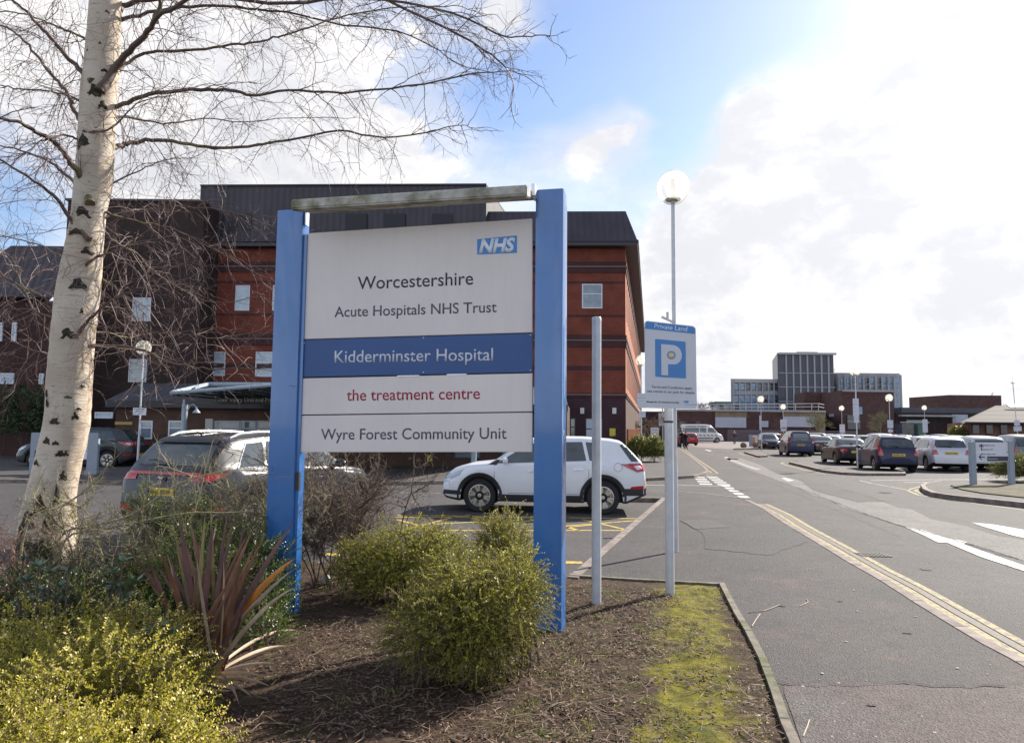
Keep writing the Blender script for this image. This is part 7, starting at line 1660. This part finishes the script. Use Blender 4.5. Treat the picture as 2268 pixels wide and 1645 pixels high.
shrub('sprawling_shrub', 'small green sprays at the foot of the left blue post', 'shrub', [(gx(600, 5.9), 5.9, .20, .18, .2, .34, 1), (gx(610, 5.6), 5.5, .15, .16, .15, .2, .6)], 450, .14, .019, L_green, 27, M_stem, up=.6, gap=.018)
def rosettes(label, spots, seed):
    rg = random.Random(seed); P = []; A = []; S = []; Ln = []; Wd = []; T = []
    o = thing('sage_plant', label, 'plant', spots[0]); st = MB()
    for c in spots:
        c = Vector(c); st.tube([Vector((c.x, c.y, .08)), c], .006, 5)
        for i in range(13):
            a = rg.uniform(0, 2 * pi); e = rg.uniform(.1, 1.0); A.append((cos(a), sin(a), e)); P.append(tuple(c)); S.append((-sin(a), cos(a), 0)); Ln.append(rg.uniform(.05, .095)); Wd.append(rg.uniform(.022, .036)); T.append(rg.random())
    quad_leaves('foliage', P, A, S, Ln, Wd, T, L_sage, o, fold=.15); part('stems', st, M_stem, o)
rg = random.Random(55)
rosettes('grey-green broad-leaved plant beside the birch foot', [at(x, y, 5.0) for x, y in [(85, 1255), (110, 1270), (60, 1285), (130, 1300), (95, 1310), (150, 1265), (50, 1240), (120, 1330), (75, 1330)]], 61)
rosettes('pale broad-leaved plant between dark shrub and bronze flax', [at(x, y, 4.9) for x, y in [(270, 1245), (250, 1270), (262, 1300), (285, 1322), (240, 1310), (270, 1340), (300, 1290)]], 62)
rosettes('small pale rosette at the left of the flax base', [at(x, y, 4.2) for x, y in [(365, 1390), (345, 1400), (385, 1402)]], 63)
# bare twiggy shrubs
def bare(label, base, hts, n, seed, spread, ln, m, r0=.010, up=1.0, lv=.35, levels=2, droop=-.02, bias=Vector((0, 0, 0))):
    rg = random.Random(seed); o = thing('bare_shrub', label, 'shrub', (base[0], base[1], .1)); mb = MB(); tm = MB()
    def br(p, d, L_, r, lvl, tgt):
        k = 7 if lvl == 0 else 5; pts = [p.copy()]
        for i in range(k):
            d = (d + rv(rg, .16) + Vector((0, 0, .05 if lvl == 0 else .03 - droop))).normalized(); p = p + d * L_ / k; pts.append(p.copy())
            if lvl <= levels and (i > 1 or lvl > 0) and rg.random() < .9:
                for _ in range(2 if lvl > 0 else 2):
                    br(p, (d * .6 + rv(rg, .6)).normalized(), L_ * rg.uniform(.25, .5), max(r * .55, .0018), lvl + 1, tgt)
        (mb if lvl < 1 else tm).tube(pts, [r * (1 - .6 * i / k) for i in range(k + 1)], 6 if lvl == 0 else 3, cap=False)
    for i in range(n):
        b = Vector((base[0] + rg.gauss(0, spread * .3), base[1] + rg.gauss(0, .12), .08)); a = rg.uniform(0, 2 * pi); t = rg.uniform(.05, .75) * spread
        br(b, (Vector((cos(a) * t, sin(a) * t * .5, up)) + bias).normalized(), hts * rg.uniform(.7, 1.1), r0 * rg.uniform(.6, 1.2), 0, None)
    part('stems', mb, m, o, smooth=50); part('twigs', tm, m, o)
M_bare = mat('bare_stem', (.17, .125, .09), .75, var=.4, vscale=15, col2=(.20, .19, .09), cscale=6)
M_bare2 = mat('bare_stem_red', (.20, .115, .09), .7, var=.35, vscale=15)
bare('dense bare brown shrub behind the left blue post under the panels', (gx(745, 7.5), 7.5), 1.22, 22, 71, .95, 1, mat('bare_stem_brown', (.11, .072, .052), .75, var=.4, vscale=12), levels=2)
bare('bare twiggy shrub growing against the left edge of the left blue post', (gx(560, 7.0), 7.0), 1.15, 10, 72, .7, 1, M_bare, levels=2)
bare('long bare arching branches beside the birch, in front of the dark off-roader', (gx(200, 6.3), 6.3), 1.15, 7, 73, 1.2, 1, M_bare, levels=2, up=.55, bias=Vector((.45, 0, 0)), r0=.011)
bare('low bare twigs at the far left edge beside the birch', (gx(30, 6.0), 6.0), .95, 5, 74, 1.2, 1, M_bare2, levels=2, up=.5, bias=Vector((-.1, 0, 0)))
arch_ = [[(130, 1195), (200, 1165), (290, 1140), (380, 1080), (440, 1055), (520, 1040), (600, 1045)], [(140, 1200), (240, 1170), (330, 1150), (420, 1135), (500, 1135), (560, 1130)], [(300, 1250), (360, 1200), (420, 1150), (440, 1100), (455, 1040), (470, 980)], [(60, 1160), (140, 1120), (200, 1075), (240, 1030), (262, 1008)]]
oa = thing('arching_stems', 'long pale arching stems crossing in front of the dark off-roader', 'shrub', (gx(200, 6.4), 6.4, .1))
for i, pl_ in enumerate(arch_):
    rg = random.Random(300 + i); pts = [at(x, y, 6.2 + .1 * i) for x, y in pl_]; pts = [Vector((pts[0].x - .05, pts[0].y, .08))] + pts; P2, R2 = densify(pts, [.012 - .0015 * k for k in range(len(pts))][:len(pts)], 4); R2 = [max(r, .003) for r in R2]
    st = part('stem', MB().tube(P2, R2, 6), mat('pale_stem', (.30, .26, .14), .7, var=.3, vscale=14), oa, smooth=60); tm = MB()
    for k in range(4, len(P2), 2):
        d = (P2[k] - P2[k - 1]).normalized(); grow(tm, rg, P2[k].copy(), (d + rv(rg, .6) + Vector((0, 0, .6))).normalized(), rg.uniform(.12, .3), .003, 2, -.02)
    part('twigs', tm, M_bare, st)
# bronze flax
def flax():
    rg = random.Random(91); b = gr(455, 1500, .12); o = thing('bronze_flax', 'bronze-purple flax with long sword-shaped leaves at the left', 'plant', b)
    mats_ = [mat('flax_purple', (.13, .062, .055), .55, var=.4, vscale=6, spec=.3), mat('flax_bronze', (.21, .105, .062), .55, var=.4, vscale=6, spec=.3), mat('flax_orange', (.48, .17, .02), .45, var=.2, vscale=5), mat('flax_dry', (.40, .30, .20), .6, var=.3, vscale=8), mat('flax_olive', (.20, .15, .045), .4, var=.3, vscale=8)]
    tips = [((268, 1195), 0, .03, .10), ((395, 1130), 0, .03, 0), ((420, 1150), 1, .03, .1), ((300, 1330), 0, .025, -.2), ((655, 1150), 0, .032, -.1), ((655, 1235), 2, .04, -.25), ((655, 1300), 3, .022, -.3), ((648, 1262), 3, .028, -.2), ((560, 1170), 1, .028, 0), ((505, 1130), 0, .026, .1), ((468, 1100), 4, .022, .1), ((455, 1130), 4, .03, 0), ((540, 1160), 0, .028, .2), ((590, 1180), 1, .02, .1), ((370, 1225), 3, .02, -.1), ((345, 1250), 0, .022, -.1), ((440, 1200), 1, .03, -.1), ((480, 1170), 0, .03, .1), ((520, 1210), 1, .026, -.1), ((495, 1240), 3, .018, -.2), ((560, 1260), 0, .022, -.2), ((612, 1330), 3, .02, -.3), ((410, 1215), 4, .026, -.2), ((430, 1270), 3, .016, -.25), ((330, 1290), 1, .022, .1), ((575, 1330), 4, .02, -.3), ((470, 1150), 0, .03, .05), ((525, 1130), 0, .02, .15), ((385, 1180), 1, .026, .1)]
    gnd = [((600, 1520), 3), ((590, 1500), 3), ((560, 1545), 3), ((640, 1430), 3), ((615, 1470), 3), ((530, 1560), 3), ((320, 1480), 1), ((660, 1395), 3)]
    def blade(tip, w, mi, bend, b0):
        p1_ = tip; mid = b0.lerp(p1_, .55) + Vector((rg.gauss(0, .02), rg.gauss(0, .03), (p1_ - b0).length * (.08 + abs(bend) * .35))) ; N_ = 12; vs = []
        for k in range(N_ + 1):
            t = k / N_; c = b0 * (1 - t) ** 2 + mid * 2 * t * (1 - t) + p1_ * t * t; tg = ((mid - b0) * (1 - t) + (p1_ - mid) * t).normalized(); s = tg.cross(Vector((sin(tw_), -cos(tw_), .2))).normalized(); nn = tg.cross(s).normalized()
            ww = w * (.75 + .5 * t if t < .5 else 1.0 * (1 - ((t - .5) / .5) ** 1.8) + .0) * .5; vs += [c - s * ww + nn * ww * .45, c, c + s * ww + nn * ww * .45]
        fs = []
        for k in range(N_):
            a = k * 3; fs += [(a, a + 1, a + 4, a + 3), (a + 1, a + 2, a + 5, a + 4)]
        part('blade', MB().add(vs, fs), mats_[mi], o, smooth=60)
    for (tp, mi, w, bd) in tips:
        tw_ = rg.uniform(-.7, .7); blade(at(tp[0], tp[1], b.y + rg.uniform(-.25, .3)), w * 1.25, mi, bd, b + Vector((rg.gauss(0, .07), rg.gauss(0, .06), -.03)))
    for i in range(24):
        tw_ = rg.uniform(-1, 1); a = rg.uniform(0, 2 * pi); ln = rg.uniform(.45, .95); t = Vector((cos(a) * ln * rg.uniform(.2, .6), sin(a) * ln * .4, ln)); blade(b + t, rg.uniform(.022, .04), rg.choice([0, 0, 1, 1, 4, 3]), 0, b + Vector((rg.gauss(0, .08), rg.gauss(0, .06), -.03)))
    for (tp, mi) in gnd:
        tw_ = rg.uniform(-.5, .5); blade(gr(tp[0], tp[1], .14), .022, mi, -.2, b + Vector((rg.gauss(0, .05), rg.gauss(0, .05), 0)))
flax()
# hedges and distant planting
def hedge(label, px0, px1, pyt, Y, seed, mat_, leaf=.06, n=500, dep=1.2):
    x0, x1 = gx(px0, Y), gx(px1, Y); zt = at((px0 + px1) / 2, pyt, Y).z; h = zt; k = max(2, int((x1 - x0) / .9)); w = (x1 - x0) / k
    shrub('hedge_shrub', label, 'hedge', [(x0 + w * (i + .5), Y + dep / 2, h * .45, w * .62, dep / 2, h * .5, 1) for i in range(k)], n, .35, leaf, mat_, seed, M_stem, up=.3, gap=.05, nstem=10, inner=.5, zfloor=.05)
L_hedge = leafmat('hedge_leaves', (.05, .07, .015), (.25, .24, .05), (.50, .44, .14), rough=.4)
hedge('clipped yellow-green hedge at the corner of the brick wing', 1405, 1468, 972, 37, 81, L_hedge, .09, 3200)
hedge('yellow-green shrub cut off by the right edge beside the direction sign', 2248, 2330, 1017, 24, 82, L_hedge, .045, 2200)
hedge('low evergreen bush by the bungalow corner', 2120, 2150, 944, 61, 83, L_hedge, .14, 500)
hedge('dark evergreen hedge before the hospital wing at the far left', -60, 100, 840, 33.5, 84, L_dark, .10, 1300, dep=2)
def far_tree(label, px, pyb, pyt, Y, seed, m, wide=.4, leafless=True):
    b = at(px, pyb, Y); h = at(px, pyt, Y).z - b.z; o = thing('bare_tree', label, 'tree', b); rg = random.Random(seed); mb = MB(); tm = MB()
    def br(p, d, L_, r, lvl):
        pts = [p.copy()]; k = 4
        for i in range(k):
            d = (d + rv(rg, .14)).normalized(); p = p + d * L_ / k; pts.append(p.copy())
            if lvl < 4 and i > 0:
                for _ in range(2): br(p, (d * .8 + rv(rg, wide)).normalized(), L_ * rg.uniform(.5, .72), r * .55, lvl + 1)
        (mb if lvl == 0 else tm).tube(pts, [r * (1 - .4 * i / k) for i in range(k + 1)], 5 if lvl == 0 else 3, cap=False)
    br(b, Vector((0, 0, 1)), h * .45, h * .022, 0); part('trunk', mb, m, o); part('crown', tm, m, o)
M_ft = mat('far_bark', (.16, .11, .10), .9)
far_tree('bare tree rising behind the bungalow roof, right of the brick box', 2225, 955, 882, 75, 5, M_ft)
far_tree('bare tree cut off by the right edge behind the bungalow', 2285, 950, 872, 80, 6, M_ft)
far_tree('tall bare thicket between brick wing and P sign', 1440, 985, 900, 62, 7, mat('thicket_bark', (.22, .17, .12), .9), .6)
far_tree('second bare thicket behind the wheeled suitcase', 1475, 985, 906, 66, 8, mat('thicket_bark', (.22, .17, .12), .9), .6)
far_tree('small bare tree before the shuttered pavilion corner', 1812, 985, 905, 93, 9, mat('tree_olive', (.20, .19, .10), .9), .3)
far_tree('small bare tree before the plain brick block', 1955, 980, 905, 98, 10, mat('tree_olive', (.20, .19, .10), .9), .3)
for i, px in enumerate([1545, 1562, 1578, 1592]): far_tree(['leftmost', 'second from left', 'third from left', 'rightmost'][i] + ' of the four far bare trees above the pavilion roof', px, 915, 884 + (i % 2) * 3, 150, 20 + i, M_ft)
# litter
M_paper = mat('paper_litter', (.68, .68, .72), .6)
a, b = gr(1176, 1399, .14), gr(1213, 1393, .14); tag(part('plastic_strip', MB().obb(a, b - a, (0, .035, .005), (0, 0, .008)), M_paper), 'white plastic strip lying on the soil by the foot of the right blue post', 'litter')
for i, (px, py, lab) in enumerate([(940, 1445, 'crumpled white paper under the round yellow-green shrub'), (724, 1290, 'scrap of white paper at the foot of the bare shrub behind the left post')]):
    g = gr(px, py, .15); rg = random.Random(400 + i); mb = MB().sphere(g + Vector((0, 0, .03)), .055, 12, 8, (1.2, .8, .6)); mb.v = [tuple(Vector(v) + rv(rg, .009)) for v in mb.v]; tag(part('crumpled_paper', mb, M_paper), lab, 'litter')
rg = random.Random(77)
for i, (pl_, lab) in enumerate([([z4(490, 802), z4(525, 790), z4(545, 775), z4(535, 760)], 'pale curled stick on the pavement right of the edging stones'), ([z4(175, 842), z4(270, 832), z4(320, 815), z4(370, 795)], 'thin straight twig on the pavement by the edging stones'), ([z4(200, 925), z4(225, 885), z4(250, 850)], 'short forked twig on the pavement by the edging stones'), ([z4(515, 1600), z4(540, 1540), z4(552, 1500)], 'short twig on the pavement at the bottom edge')]):
    tag(part('fallen_twig', MB().tube([gr(x, y, PZ + .008) for x, y in pl_], .004, 5), mat('pale_twig', (.42, .34, .26), .8)), lab, 'twig', 'twigs fallen on the pavement')

# brown leaf mulch flakes and short green weeds give the bed its broken look
def mulch():
    rg = random.Random(19); P = []; A = []; S = []; Ln = []; Wd = []; T = []
    for i in range(9000):
        for _ in range(20):
            y = 2.4 + rg.random() ** 1.2 * 5; x = rg.uniform(-1.7, 1.6)
            if in_poly(x, y, bed_poly) and noise.noise(Vector((x * 2.1, y * 2.1, 31))) > -.12 and dist_edge(x, y) > .35: break
        else: continue
        a = rg.uniform(0, 2 * pi); P.append((x, y, bedz(x, y) + rg.uniform(.002, .02))); A.append((cos(a), sin(a), rg.uniform(-.2, .5))); S.append((-sin(a), cos(a), rg.uniform(-.6, .6))); l = rg.uniform(.012, .035); Ln.append(l); Wd.append(l * rg.uniform(.4, .8)); T.append(rg.random() ** 2)
    stuff(quad_leaves('mulch', P, A, S, Ln, Wd, T, leafmat('mulch_flake', (.035, .022, .015), (.20, .12, .07), rough=.8, transl=.05)), 'dark brown mulch flakes and rotting leaves covering the soil', 'mulch')
mulch()
